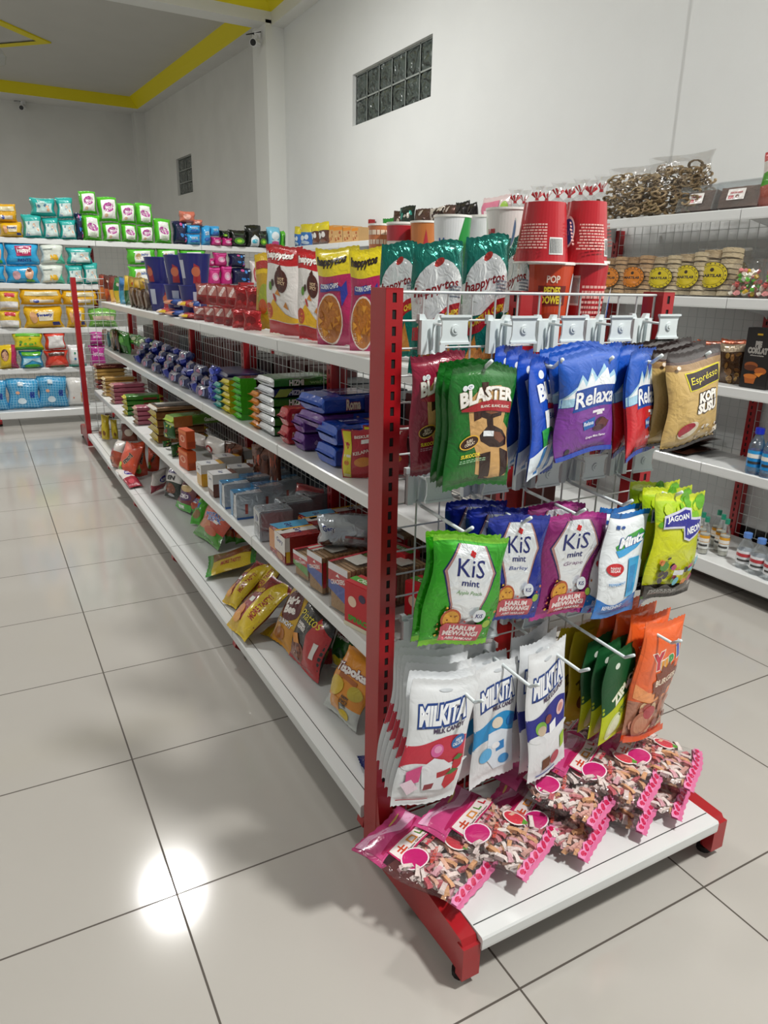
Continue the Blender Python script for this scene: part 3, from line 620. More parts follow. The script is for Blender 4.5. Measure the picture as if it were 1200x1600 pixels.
esp = [('p', [(.24, .80), (.90, .82), (.96, .63), (.30, .61)], '#d9cf25'), ('p', [(.26, .79), (.89, .805), (.94, .64), (.32, .62)], '#2f2126'), ('t', 'Esprésso', .60, .712, .095, '#e8dc3c', {'w': .54, 'b': .0, 'rot': 4}),
       ('t', 'KOPi\nSUSU', .66, .46, .22, '#f1ede4', {'w': .40, 'b': .06, 'ol': '#2a1a14', 'ow': .075}), ('e', .36, .20, .17, .085, '#e7dcc4', {'rot': 15}), ('e', .33, .21, .14, .07, '#a82237', {'rot': 15}), ('p', [(.25, .15), (.4, .2), (.52, .26), (.50, .18), (.4, .13)], '#e7dcc4')]
esp += scatter(26, (.5, .04, .97, .2), ['#efe7d6', '#3f2417', '#efe7d6'], .02, .05, 4, 'p')+[('r', 0, 0, 1, .03, '#1c1413'), ('e', .14, .86, .03, .02, '#e8d9c8')]
neon = scatter(16, (.02, .66, .98, .97), ['#7dbb1c', '#5fa41d', '#b9d22a'], .05, .12, 6)+[('p', [(.10, .80), (.52, .89), (.66, .88), (.66, .80), (.90, .78), (.95, .66), (.62, .58), (.48, .60), (.46, .70), (.08, .68)], '#c9c9d8'),
       ('p', [(.12, .78), (.52, .87), (.63, .86), (.64, .78), (.88, .76), (.93, .67), (.62, .60), (.50, .62), (.49, .72), (.10, .70)], '#22228a'), ('t', 'JAGOAN', .37, .785, .065, '#eef0ee', {'w': .46, 'b': .03, 'rot': 9, 'sh': .15}), ('t', 'NEON', .72, .69, .065, '#eef0ee', {'w': .34, 'b': .03, 'rot': 9, 'sh': .15})]
neon += scatter(24, (.08, .16, .94, .42), ['#b53a6a', '#4c8b2e', '#6a3f8e', '#2c2033', '#5fb3c4', '#3c2a24', '#d7803a'], .03, .075, 8)+[('r', .42, .25, .62, .30, '#e3e5e4'), ('w', 0.01, .13, .02, 3, 1, '#2e2a26')]+lines(.05, .6, .05, .11, 4, '#a9aaa5')
mintz = [('r', 0, .955, 1, 1, '#1d74c4'), ('w', 0, .17, .03, 1, 2.4, '#1d74c4'), ('p', [(.2, .70), (.45, .80), (.8, .83), (.95, .78), (.9, .72), (.5, .66), (.3, .62)], '#45a040'), ('p', [(.22, .66), (.5, .70), (.9, .72), (.7, .66), (.3, .60)], '#3d9fd8'), ('t', 'Mintz', .58, .745, .095, '#f3f6f8', {'w': .60, 'b': .05, 'ol': '#14458f', 'ow': .05, 'rot': 5, 'sh': .2}), ('e', .26, .49, .17, .06, '#c2242c'), ('t', 'NAFAS\nSEGAR', .26, .49, .05, '#f5eeee', {'w': .2}), ('r', .14, .86, .22, .895, '#1d4b94'), ('e', .3, .88, .05, .03, '#1d4b94', {'sq': 1}),
         ('p', [(.52, .58), (.80, .57), (.80, .2), (.58, .2)], '#3fa3d6'), ('p', [(.80, .56), (.95, .5), (.94, .22), (.80, .2)], '#dbe6ee'), ('p', [(.58, .5), (.74, .5), (.74, .24), (.6, .24)], '#2b86c0'), ('t', 'PEPPERMINT', .33, .35, .025, '#3a8ac6', {'w': .36, 'rot': 3}), ('t', 'REFRESHING', .34, .12, .04, '#eef3f7', {'w': .42, 'rot': 4})]
bliss = [('e', .28, .86, .08, .035, '#e8eef4'), ('t', 'BLISS', .52, .74, .15, '#eef3f8', {'w': .74, 'b': .05, 'ol': '#1c3f9a', 'ow': .04, 'rot': 8}), ('t', 'MINTS', .60, .655, .05, '#eef3f8', {'w': .4, 'b': .03, 'rot': 8}), ('r', .40, .58, .62, .625, '#c2242c'), ('p', [(.28, .56), (.86, .60), (.84, .42), (.34, .40)], '#e9eef2'), ('t', 'BAR', .56, .52, .05, '#2a5fa8', {'w': .24}), ('p', [(.2, .40), (.5, .43), (.72, .36), (.6, .22), (.3, .24)], '#2f9a4a'), ('e', .52, .33, .14, .06, '#1f4fa0'), ('p', [(.0, .0), (.0, .2), (.35, .26), (.9, .34), (.8, .06), (.4, .0)], '#dfe9f1'), ('p', [(.2, .02), (.3, .24), (.42, .26), (.34, .02)], '#2a78bd'), ('p', [(.5, .04), (.56, .28), (.7, .3), (.62, .05)], '#2a78bd'), ('e', .86, .42, .12, .07, '#3a9bd8')]
zipl = [('p', [(0, .97), (1, .97), (1, .60), (.0, .30)], '#14532a'), ('p', [(0, .30), (1, .62), (1, 0), (0, 0)], '#b9c41c'), ('e', .22, .84, .05, .05, '#d9e2d4', {'sq': 1}), ('t', 'ZIPLONG', .56, .60, .10, '#e9ecd8', {'w': .92, 'b': .05, 'rot': 38, 'ol': '#8a9c1a', 'ow': .025}), ('r', .50, .54, .64, .60, '#eef0ee'), ('e', .25, .16, .13, .15, '#cfd9a0', {'rot': -20}), ('e', .26, .16, .09, .12, '#e3e8c6', {'rot': -20}), ('e', .72, .42, .13, .07, '#e2d7a2', {'rot': 50}), ('e', .72, .42, .10, .05, '#a56a2e', {'rot': 50}), ('e', .80, .18, .14, .06, '#2f6a3c', {'rot': 25}), ('t', 'CRISPY\nDURIAN', .45, .34, .08, '#27572e', {'w': .3, 'rot': 35})]
zipy = [('t', 'ZIPLONG', .5, .58, .10, '#5a4a12', {'w': .9, 'b': .05, 'rot': 38}), ('e', .4, .25, .2, .1, '#5d3a1c')]
yupi = [('p', [(.03, .88), (.2, .95), (.97, .95), (.97, .42), (.75, .36), (.4, .34), (.04, .38)], '#e8642a'), ('p', [(.04, .50), (.3, .44), (.7, .42), (.97, .47), (.97, .42), (.75, .36), (.4, .34), (.04, .38)], '#ef9a5c')]
for i, (ch, c, x, y) in enumerate([('Y', '#c2203a', .38, .70), ('u', '#e59a22', .54, .66), ('p', '#2f9648', .68, .69), ('i', '#2a4fb0', .82, .76)]): yupi.append(('t', ch, x, y, .15 if i in (0, 3) else .10, c, {'b': .07, 'ol': '#f5ead9', 'ow': .04, 'rot': 12}))
yupi += [('s', .64, .515, .22, .30, 12, '#7c3418'), ('p', [(.36, .53), (.92, .59), (.94, .52), (.38, .46)], '#7c3418'), ('t', 'BURGER', .65, .525, .055, '#f2e2c9', {'w': .46, 'b': .03, 'rot': 7})]+scatter(26, (.08, .08, .92, .32), ['#b56a50', '#c98a74', '#a33a30', '#d6b48a', '#8c4a3c'], .05, .1, 9)+[('e', .28, .16, .2, .12, '#b66d4c'), ('e', .28, .16, .15, .08, '#c98b68'), ('e', .4, .27, .14, .06, '#b3303a'), ('r', 0, 0, 1, .055, '#dd5524')]
ingr = lines(.08, .92, .06, .92, 24, '#aab6dc', 5)+[('r', .1, .80, .6, .83, '#d9c23a'), ('r', .1, .55, .7, .58, '#d9c23a')]
B = dict(nu=22, nv=28, mx=.009)
P_bl = pillow('blaster_green', .150, .205, .030, '#1a6a22', blaster('#1a6a22', '#8fb58f'), crimp_col='#155a1c', seed=2, **B)
P_bm = pillow('blaster_maroon', .150, .205, .034, '#8d1736', blaster('#8d1736', '#c08a99'), crimp_col='#75112c', seed=3, **B)
P_bb = pillow('bliss_blue', .110, .195, .022, '#1d4db8', bliss, crimp_col='#1a43a5', seed=4, **B)
P_rp = pillow('relaxa_purple', .155, .20, .032, [(0, '#1b3fa3'), (.05, '#7a3a96'), (.5, '#1d56b8')], relaxa('#7a3a96', 'Grape Mint Flavour'), seed=5, **B)
P_rr = pillow('relaxa_red', .155, .20, .032, [(0, '#1b3fa3'), (.05, '#c3222b'), (.5, '#1d56b8')], relaxa('#c3222b', 'Fruit Flavours'), seed=6, **B)
P_es = pillow('coffee_bag', .150, .20, .032, [(0, '#1c1413'), (.035, '#c9a968'), (.82, '#96774f'), (.87, '#54403a'), (.92, '#2a1f1e')], esp, back='#2a211c', seed=7, **B)
P_kg = pillow('mint_green', .150, .215, .024, '#35a51e', kis('#35a51e', '#1f7a18', 0, 'Apple Peach', '#5f9a40'), 'foil', crimp_col='#7ec835', seed=8, **B)
P_kb = pillow('mint_blue', .150, .215, .024, '#1c2f96', kis('#1c2f96', '#14226e', 0, 'Barley', '#2a3f90'), 'foil', crimp_col='#24369f', seed=9, **B)
P_kp = pillow('mint_purple', .150, .215, .024, '#8e2370', kis('#8e2370', '#5c1448', 0, 'Grape', '#7a4a7a'), 'foil', crimp_col='#b3348c', seed=10, **B)
P_mz = pillow('mintz_white', .105, .215, .028, [(0, '#1d74c4'), (.10, '#e6ecef'), (.955, '#1d74c4')], mintz, seed=11, **B)
P_in = pillow('ingredient_side', .08, .195, .020, '#26389a', ingr, seed=12, **B)
P_jn = pillow('neon_yellow', .150, .23, .030, [(0, '#4d8a1e'), (.03, '#3b332a'), (.16, '#c9cf1a'), (.72, '#a8c81e'), (.93, '#c2cf22')], neon, back='#5c9420', seed=13, **B)
P_mp = pillow('milk_pink', .160, .265, .022, '#dfe2e4', milkita('#c22c40', '', 'MILK CANDY', mk_straw), 'matte_film', seed=14, **B)
P_mb = pillow('milk_blue', .160, .265, .022, '#dfe2e4', milkita('#2492cf', '', 'MILK CANDY', mk_blue), 'matte_film', seed=15, **B)
P_md = pillow('milk_dark', .160, .265, .022, '#dfe2e4', milkita('#232a86', '', 'MILK LOLLIPOP', mk_dark), 'matte_film', seed=16, **B)
P_zg = pillow('zip_green', .140, .22, .022, [(0, '#aab91c'), (.4, '#14532a')], zipl, 'matte_film', crimp_col='#14532a', seed=17, **B)
P_zy = pillow('zip_yellow', .140, .22, .022, '#b7a51a', zipy, 'matte_film', seed=18, **B)
P_yo = pillow('orange_gummy', .135, .235, .030, [(0, '#dd5524'), (.055, '#b07a62'), (.36, '#e8642a')], yupi, back='#dd5a26', seed=19, **B)

def bags(name, me, tl, tr, bm, y, labels, n, dy=.03, dpx=(0, 0), group=None, yr=None, yb=None, cat='candy bag', base=None):
    """front bag (labels[0]) with n-1 more behind it on the same peg"""
    for k in range(n):
        f = 1-k*.0; q = k
        mm = me if (k == 0 or base is None) else base
        o = hang(name, mm, tl, tr, bm, y, labels[min(k, len(labels)-1)], cat, group, yr, yb)
        if k:
            M = o.matrix_world.copy(); t = M.translation; M.translation = (t.x+dpx[0]*k, t.y+dy*k, t.z+dpx[1]*k); o.matrix_world = M
G1 = 'candy bags on the pegs of the end rack'
# top row
bags('candy_bag', P_bl, (704, 567), (809, 567), (757, 757), -.275, ['foremost green bag with brown and cream striped candy on the top left peg', 'green candy bag just behind the foremost one on the top left peg', 'rearmost green candy bag on the top left peg, mostly hidden'], 3, .024, (.003, .002), G1, yr=-.27)
bags('candy_bag', P_bm, (640, 549), (728, 545), (680, 737), -.19, ['maroon candy bag hanging behind the green ones, next to the slotted red post'], 1, group=G1, yr=-.20)
bags('candy_bag', P_bb, (830, 560), (873, 548), (846, 740), -.285, ['foremost narrow blue mint bag turned sideways on the second top peg', 'narrow blue mint bag second on the second top peg', 'narrow blue mint bag hanging third, behind the two sideways ones', 'rearmost narrow blue mint bag, near the wire grid'], 4, .030, (-.002, .004), G1, yr=-.22)
bags('candy_bag', P_rp, (872, 549), (968, 538), (914, 709), -.285, ['foremost blue and purple bag with white mountains on the third top peg', 'blue and purple bag hidden behind the foremost one on the third top peg', 'rearmost blue and purple bag on the third top peg'], 3, .03, (.004, .003), G1, yr=-.27)
bags('candy_bag', P_rr, (982, 548), (1026, 534), (1000, 706), -.285, ['foremost blue and red bag with white mountains, turned sideways', 'blue and red bag second on its peg between the purple bag and the coffee bags', 'rearmost blue and red bag on its peg'], 3, .030, (-.004, .003), G1, yr=-.215)
bags('candy_bag', P_es, (1044, 548), (1130, 535), (1095, 686), -.285, ['foremost golden brown coffee candy bag with black top at the right post', 'golden brown coffee candy bag second on its peg, showing on the left', 'third coffee candy bag, its black edge showing', 'rearmost coffee candy bag near the grid'], 4, .032, (-.004, .004), G1, yr=-.275)
# middle row
bags('candy_bag', P_kg, (679, 834), (799, 834), (734, 1003), -.30, ['foremost shiny green mint candy bag, lowest left of the middle row', 'shiny green mint candy bag behind the foremost green one'], 2, .020, (-.002, .0), G1)
bags('candy_bag', P_kb, (765, 806), (862, 797), (808, 965), -.265, ['foremost shiny dark blue mint candy bag, half hidden by the green one', 'dark blue mint candy bag second on its peg', 'rearmost dark blue mint candy bag near the grid'], 3, .045, (-.016, .004), G1)
bags('candy_bag', P_kp, (853, 800), (952, 795), (890, 957), -.255, ['foremost shiny purple mint candy bag in the middle row', 'shiny purple mint candy bag behind, its top edge showing'], 2, .05, (-.01, .008), G1)
bags('candy_bag', P_mz, (953, 796), (1018, 793), (985, 948), -.275, ['foremost white and blue mint bag with a red oval in the middle row', 'white and blue mint bag behind the foremost one, its left edge showing'], 2, .025, (-.004, .004), G1, yr=-.26)
bags('candy_bag', P_in, (1014, 799), (1040, 789), (1022, 925), -.25, ['dark blue bag seen on its text covered back beside the yellow bag'], 1, group=G1, yr=-.17)
bags('candy_bag', P_jn, (1027, 771), (1105, 762), (1060, 922), -.285, ['foremost yellow and green candy bag with a blue title plate', 'yellow and green candy bag second on its peg', 'rearmost green topped candy bag, near the right post'], 3, .034, (.0, .004), G1, yr=-.265)
# lowest row
bags('candy_bag', P_mp, (644, 1061), (755, 1049), (706, 1239), -.300, ['foremost white milk candy bag with strawberries on the lowest left peg', 'white milk candy bag with strawberries, second on its peg', 'white milk candy bag with strawberries, third on its peg', 'white milk candy bag with strawberries, fourth on its peg', 'white milk candy bag with strawberries, fifth on its peg', 'rearmost white milk candy bag with strawberries, close to the grid'], 6, .022, (.006, .003), G1, yr=-.298)
bags('candy_bag', P_mb, (740, 1046), (812, 1015), (786, 1205), -.255, ['foremost white and light blue milk candy bag', 'white and light blue milk candy bag second on its peg', 'rearmost white and light blue milk candy bag'], 3, .03, (-.006, .004), G1, yr=-.235)
bags('candy_bag', P_md, (822, 1022), (886, 988), (882, 1180), -.275, ['foremost white and dark blue lollipop bag', 'white and dark blue lollipop bag second on its peg', 'rearmost white and dark blue lollipop bag'], 3, .03, (.002, .004), G1, yr=-.25)
bags('candy_bag', P_zg, (948, 1018), (1012, 990), (984, 1130), -.275, ['foremost dark green and lime snack bag on the fourth low peg', 'dark green and lime snack bag second on its peg', 'dark green and lime snack bag third on its peg'], 3, .026, (-.006, .003), G1, yr=-.25)
bags('candy_bag', P_zy, (896, 985), (966, 968), (930, 1110), -.175, ['mustard yellow snack bag behind the dark green ones', 'rearmost mustard yellow snack bag against the grid'], 2, .025, (-.018, .002), G1, yr=-.17)
bags('candy_bag', P_yo, (1007, 970), (1072, 958), (1040, 1128), -.285, ['foremost orange gummy candy bag at the lower right', 'orange gummy candy bag second on its peg', 'orange gummy candy bag third on its peg', 'rearmost orange gummy candy bag near the grid'], 4, .034, (-.008, .004), G1, yr=-.27)

# ================================================================ PINK BAGS OF WRAPPED CANDY ON THE LOW SHELF
def candy_pile(W, H, D, seed=1):
    R = random.Random(seed); mb = MB()
    for k in range(120):
        x = R.uniform(-W*.40, W*.40); z = R.uniform(.11*H, .64*H); y = R.uniform(-D*(.40-.3*abs(2*z/H-.75)), D*.1); a = R.uniform(0, PI); l = R.uniform(.007, .010); t = R.uniform(.0035, .005)
        c = R.choice(['#d9c6c0', '#cf9c92', '#dccfca', '#c4747a', '#d4a590', '#e2d6d0', '#cf9aa4', '#cf9a70', '#d6c4c0', '#b3525c'])
        ca, sa = math.cos(a), math.sin(a); P = lambda u, w, h: (x+u*ca-w*sa, y-h, z+u*sa+w*ca)
        mb.add([P(-l, -t, -t), P(l, -t, -t), P(l, t, -t), P(-l, t, -t), P(-l, -t, t), P(l, -t, t), P(l, t, t), P(-l, t, t), P(-l*1.8, -t*1.3, 0), P(-l*1.8, t*1.3, 0), P(l*1.8, -t*1.3, 0), P(l*1.8, t*1.3, 0)],
               [(0, 3, 2, 1), (4, 5, 6, 7), (0, 1, 5, 4), (1, 2, 6, 5), (2, 3, 7, 6), (3, 0, 4, 7), (8, 0, 3, 9), (8, 4, 7, 9), (1, 10, 11, 2), (5, 10, 11, 6)], c, 'content')
    return mb.mesh('candy_pile')
PW, PH, PD = .175, .245, .040
def pink_pack():
    top = [('r', .05, .73, .95, .985, '#c2457d'), ('p', [(.05, .985), (.30, .985), (.62, .88), (.95, .90), (.95, .80), (.55, .80), (.2, .92), (.05, .90)], '#e0a6c6'), ('p', [(.1, .76), (.4, .79), (.7, .76), (.9, .80), (.9, .77), (.5, .735), (.1, .735)], '#a81e56'), ('e', .70, .93, .16, .012, '#d7b56a', {'rot': 8}),
           ('r', .16, .585, .90, .735, '#b82a5c'), ('r', .18, .60, .88, .72, '#e6d8d6')]
    for i, (pts, c) in enumerate([([(.24, .66), (.36, .66), (.36, .675), (.24, .675)], '#c2452a'), ([(.24, .63), (.36, .63), (.36, .645), (.24, .645)], '#c2452a'), ([(.29, .61), (.31, .61), (.31, .70), (.29, .70)], '#c2452a'),
                                  ([(.42, .63), (.54, .63), (.54, .643), (.42, .643)], '#d68a3a'), ([(.42, .68), (.54, .68), (.54, .693), (.42, .693)], '#d68a3a'), ([(.42, .63), (.44, .63), (.44, .69), (.42, .69)], '#d68a3a'), ([(.52, .63), (.54, .63), (.54, .69), (.52, .69)], '#d68a3a'),
                                  ([(.60, .64), (.62, .64), (.62, .70), (.60, .70)], '#5a8a3c'), ([(.60, .64), (.68, .64), (.68, .655), (.60, .655)], '#5a8a3c'), ([(.74, .64), (.76, .64), (.76, .70), (.74, .70)], '#c2303c'), ([(.74, .64), (.82, .64), (.82, .655), (.74, .655)], '#c2303c')]): top.append(('p', pts, c))
    top += [('t', 'Taste Of Perfection', .53, .612, .016, '#5a3a3a', {'w': .4}), ('e', .27, .52, .15, .15, '#f0dfe6', {'sq': 1}), ('e', .27, .52, .135, .135, '#c2246e', {'sq': 1}), ('t', 'MILK', .58, .53, .03, '#b83a48', {'w': .18, 'b': .03}), ('t', 'MILK SODA', .42, .42, .03, '#c24a3c', {'w': .26, 'b': .03, 'rot': 20}),
            ('e', .76, .36, .135, .15, '#f3e6e4', {'sq': 1}), ('e', .76, .36, .115, .13, '#d6404e', {'sq': 1}), ('p', [(.70, .28), (.82, .29), (.78, .24), (.72, .245)], '#5c9a3a'),
            ('w', .03, .085, .012, 6, 0, '#e08ab4')]
    for k in range(9): top.append(('e', .08+k*.105, .055, .045, .02, '#c2184e', {'rot': 30 if k % 2 else -20}))
    return top
def film_split(key):
    """clear pouch body with the printed panels laid on it"""
    art = pink_pack(); me = pillow(key, PW, PH, PD, [(0, '#d8749f'), (.1, '#ffffff'), (.73, '#c2457d')], art, 'film', nu=18, nv=26, seed=21, mx=.010, wr=.10)
    me.materials.append(MATS['clear_film']); ci = len(me.materials)-1
    for p in me.polygons:
        c = me.color_attributes['Col'].data[p.loop_start].color
        if c[0] > .99 and c[1] > .99 and c[2] > .99: p.material_index = ci
    return me
PK = film_split('pink_pack'); PILE = [candy_pile(PW, PH, PD, s) for s in (1, 2, 3)]
def pink(k, px, py, z, rz, rx=0, ry=0, label=''):
    p = at(px, py, z=z)
    o = put('candy_pack', PK, (0, 0, 0), 0, 0, 0, label, 'candy pack', 'clear and pink packs of wrapped candy on the low shelf')
    R3 = (Matrix.Rotation(rz, 3, 'Z') @ Matrix.Rotation(ry, 3, 'Y') @ Matrix.Rotation(-PI/2+rx, 3, 'X')); o.rotation_euler = R3.to_euler()
    o.location = p-R3 @ Vector((0, 0, PH/2)); link('candy_pile', PILE[k % 3], o)['kind'] = 'stuff'
pk = [(668, 1335, .135, .50, .03, .04, 'leftmost clear and pink candy pack at the near corner of the low shelf'), (762, 1296, .150, .52, .05, .02, 'second clear and pink candy pack, overlapping the near corner pack'),
      (850, 1275, .135, .55, .0, 0, 'clear and pink candy pack lying under the upper ones, its hem showing'), (935, 1240, .132, .58, 0, 0, 'clear and pink candy pack at the bottom of the right hand stack'), (985, 1222, .134, .62, 0, 0, 'lowest clear and pink candy pack at the right end of the low shelf'),
      (868, 1222, .185, .50, .10, .02, 'upper clear and pink candy pack leaning over the middle of the low shelf'), (938, 1200, .195, .55, .08, .02, 'topmost clear and pink candy pack in the middle of the right stack'), (1005, 1178, .185, .60, .06, .03, 'topmost clear and pink candy pack at the right end'), (905, 1150, .150, .55, .25, 0, 'clear and pink candy pack pushed back against the wire grid')]
for k, (px, py, z, rz, rx, ry, lab) in enumerate(pk): pink(k, px, py, z, rz, rx, ry, lab)
# ================================================================ GOODS ON THE LONG GONDOLA
Z0, Z1, Z2, Z3 = .1085, .4295, .7255, 1.053
LW = dict(nu=12, nv=14, mx=.02)
chipc = ['#c9822f', '#b86d22', '#d99640', '#a9601e']
def tortilla(word_col, topc, blob):
    return [('e', .55, .62, .19, .13, '#4a1c14'), ('p', [(.44, .74), (.54, .80), (.62, .70)], '#4a1c14'), ('t', 'HOT\nSPICY', .56, .62, .08, '#e7c9a0', {'w': .22, 'b': .02}), ('t', 'happytos', .45, .885, .10, '#f4efe9', {'w': .78, 'b': .05, 'ol': '#6d1416', 'ow': .03, 'rot': 3, 'sh': .15}),
            ('p', [(.0, .18), (.3, .40), (.62, .26), (.98, .20), (.98, .16), (.02, .16)], '#dfae1e'), ('e', .14, .26, .13, .09, '#b8482a'), ('p', [(.36, .46), (.52, .45), (.44, .52)], '#c9822f'), ('p', [(.60, .34), (.74, .31), (.68, .40)], '#c9822f'), ('e', .22, .54, .05, .05, '#5b8f2e'), ('e', .30, .58, .04, .04, '#3d2418'), ('e', .35, .42, .03, .05, '#b5302a', {'rot': 30})]
def cornchips():
    a = [('t', 'happytos', .42, .865, .115, '#2b1d18', {'w': .72, 'b': .05, 'rot': 2, 'sh': .1}), ('p', [(.12, .64), (.5, .66), (.72, .60), (.82, .66), (.86, .52), (.74, .40), (.70, .56), (.45, .58), (.12, .56)], '#2a3494'), ('t', 'CORN CHIPS', .40, .625, .05, '#eef0f4', {'w': .5, 'b': .03}), ('e', .40, .29, .34, .27, '#ead9cf'), ('e', .40, .29, .315, .25, '#b46a16')]
    R = random.Random(3)
    for k in range(26):
        x = .40+R.uniform(-.22, .22); y = .29+R.uniform(-.17, .17); r = R.uniform(.05, .10); an = R.uniform(0, 6)
        a.append(('p', [(x+r*math.cos(an), y+r*.7*math.sin(an)), (x+r*math.cos(an+2), y+r*.7*math.sin(an+2)), (x+r*math.cos(an+4), y+r*.7*math.sin(an+4))], R.choice(['#c8801c', '#d9952c', '#a45c12', '#bf7519'])))
    return a
def happygreen():
    a = [('e', .5, .66, .46, .20, '#dfe2e2'), ('r', .02, .42, .98, .66, '#dfe2e2'), ('e', .5, .84, .10, .03, '#a8322c', {'rot': 12}), ('t', 'happy·tos', .46, .645, .10, '#8c2028', {'w': .84, 'b': .03, 'rot': 5, 'sh': .2}), ('p', [(.0, .36), (.3, .40), (.7, .50), (1, .54), (1, .44), (.7, .38), (.4, .29), (0, .26)], '#b0232c'), ('t', 'TORTILLA CHIPS', .52, .405, .055, '#e8c93a', {'w': .88, 'b': .04, 'rot': 11})]
    a += [('p', [(.08, .05), (.42, .05), (.26, .27)], '#c07a2c'), ('p', [(.45, .05), (.85, .05), (.68, .31)], '#c9853a'), ('p', [(.2, .02), (.6, .02), (.4, .18)], '#a9651f')]+lines(.70, .95, .56, .66, 4, '#7a8290')
    return a
P_ha = pillow('tortilla_red', .19, .31, .075, [(0, '#a81d22'), (.17, '#dfdcd8'), (.76, '#b91f24')], tortilla(0, 0, 0), nu=16, nv=20, seed=31, mx=.012, wr=.07, crimp=.035)
P_hc = pillow('corn_pink', .19, .31, .075, [(0, '#b01f58'), (.74, '#e3cf22')], cornchips(), nu=16, nv=20, seed=32, mx=.012, wr=.07, crimp=.035, back='#d5d6d6')
P_hg = pillow('tortilla_green', .20, .31, .07, [(0, '#0f6f62'), (.42, '#dfe2e2'), (.62, '#0f6f62')], happygreen(), 'foil', nu=16, nv=20, seed=33, mx=.012, wr=.09, crimp=.035)
P_hy = pillow('tortilla_yellow', .19, .31, .07, [(0, '#b8921e'), (.75, '#d8b41e')], [('e', .5, .4, .3, .2, '#8f9a2a'), ('e', .4, .3, .2, .1, '#b5501e'), ('r', .1, .8, .9, .9, '#a8322c')], seed=34, crimp=.035, **LW)
gs = 'large snack bags on the top shelf of the gondola'
stand('snack_bag', P_hy, 399, 436, 394, 'x', .66, .72, Z3, 'yellow snack bag behind the leftmost red and white one on the top shelf', 'snack bag', gs)
stand('snack_bag', P_ha, 417, 474, 380, 'x', .625, .70, Z3, 'left one of two red and white tortilla bags with a brown drop', 'snack bag', gs)
stand('snack_bag', P_ha, 464, 514, 388, 'x', .625, .70, Z3, 'right one of two red and white tortilla bags, beside the pink and yellow bag', 'snack bag', gs)
stand('snack_bag', P_hc, 494, 562, 383, 'x', .625, .70, Z3, 'pink and yellow corn chip bag left of its twin on the top shelf', 'snack bag', gs)
stand('snack_bag', P_hc, 545, 604, 383, 'x', .625, .70, Z3, 'pink and yellow corn chip bag next to the slotted red post', 'snack bag', gs)
stand('snack_bag', P_hg, 592, 652, 374, 'y', .27, .24, Z3, 'leftmost teal and silver tortilla bag, right behind the slotted post', 'snack bag', gs)
stand('snack_bag', P_hg, 640, 722, 372, 'y', .03, .00, Z3, 'teal and silver tortilla bag in front, behind the grid, second from the left', 'snack bag', gs)
stand('snack_bag', P_hg, 720, 792, 362, 'y', .06, .03, Z3, 'teal and silver tortilla bag third from the left behind the grid', 'snack bag', gs)
stand('snack_bag', P_hg, 784, 832, 362, 'y', .12, .03, Z3, 'rightmost teal and silver tortilla bag, beside the red tubs', 'snack bag', gs)
# noodle tubs
def tubart(kind):
    if kind == 'red': return [('r', .30, .58, .40, .86, '#e9e9e6')]+[('r', .31+.010*k, .60, .314+.010*k, .84, '#222222') for k in range(9)]+lines(.42, .60, .35, .78, 9, '#e8b7ae', 7)+lines(.15, .27, .3, .7, 7, '#e8b7ae', 8)+[('e', .66, .5, .045, .26, '#e9e9e6'), ('e', .66, .5, .038, .22, '#24509c')]
    if kind == 'dower': return [('r', .40, .60, .60, .78, '#6b1512'), ('t', 'PEDES\nDOWER', .5, .69, .16, '#e8d43a', {'w': .16, 'b': .04}), ('t', 'POP', .5, .84, .07, '#efd9c8', {'w': .09, 'b': .03}), ('e', .5, .35, .13, .18, '#a8391a'), ('e', .68, .6, .03, .3, '#dfe4ea')]
    if kind == 'white': return [('p', [(.38, .2), (.5, .5), (.62, .85), (.60, .6), (.5, .3)], '#a82430'), ('p', [(.44, .1), (.60, .4), (.70, .8), (.66, .5)], '#a82430'), ('t', 'MIE', .34, .65, .22, '#b8303a', {'w': .07, 'b': .04}), ('e', .68, .4, .05, .25, '#b8303a')]
    if kind == 'green': return [('p', [(.54, .02), (.72, .02), (.72, .98), (.60, .98), (.50, .5)], '#1f8a3a'), ('t', 'Mie', .42, .6, .30, '#2456a8', {'w': .12, 'b': .05}), ('r', .3, .1, .5, .3, '#2f62b4')]
    if kind == 'orange': return [('r', .35, .35, .65, .70, '#e8c9a8'), ('t', 'NOODLES', .5, .52, .12, '#a8452a', {'w': .2})]+lines(.3, .7, .72, .95, 2, '#f1ddc4')
    if kind == 'maroon': return [('r', .33, .25, .67, .7, '#e3dcd6'), ('r', .36, .32, .64, .6, '#a82430'), ('t', 'MI SPESIAL', .5, .46, .1, '#f0e6df', {'w': .2}), ('r', 0.2, .78, .8, .96, '#a82430')]
    return []
C_red = cup('tub_red', .050, .066, .125, '#b4212b', tubart('red')); C_dow = cup('tub_dower', .050, .066, .125, [(0, '#8d1c18'), (.5, '#c2421f')], tubart('dower'))
C_wh = cup('tub_white', .050, .066, .115, '#e4e2de', tubart('white')); C_gr = cup('tub_green', .050, .066, .115, '#e2e5e6', tubart('green'))
C_or = cup('tub_orange', .055, .066, .10, '#c9794a', tubart('orange')); C_ma = cup('tub_maroon', .055, .066, .10, '#d8cfc6', tubart('maroon')); C_pu = cup('tub_purple', .055, .066, .10, [(0, '#6a3a86'), (.5, '#c2753a')], [('p', [(.4, .2), (.6, .3), (.5, .9)], '#b8303a')])
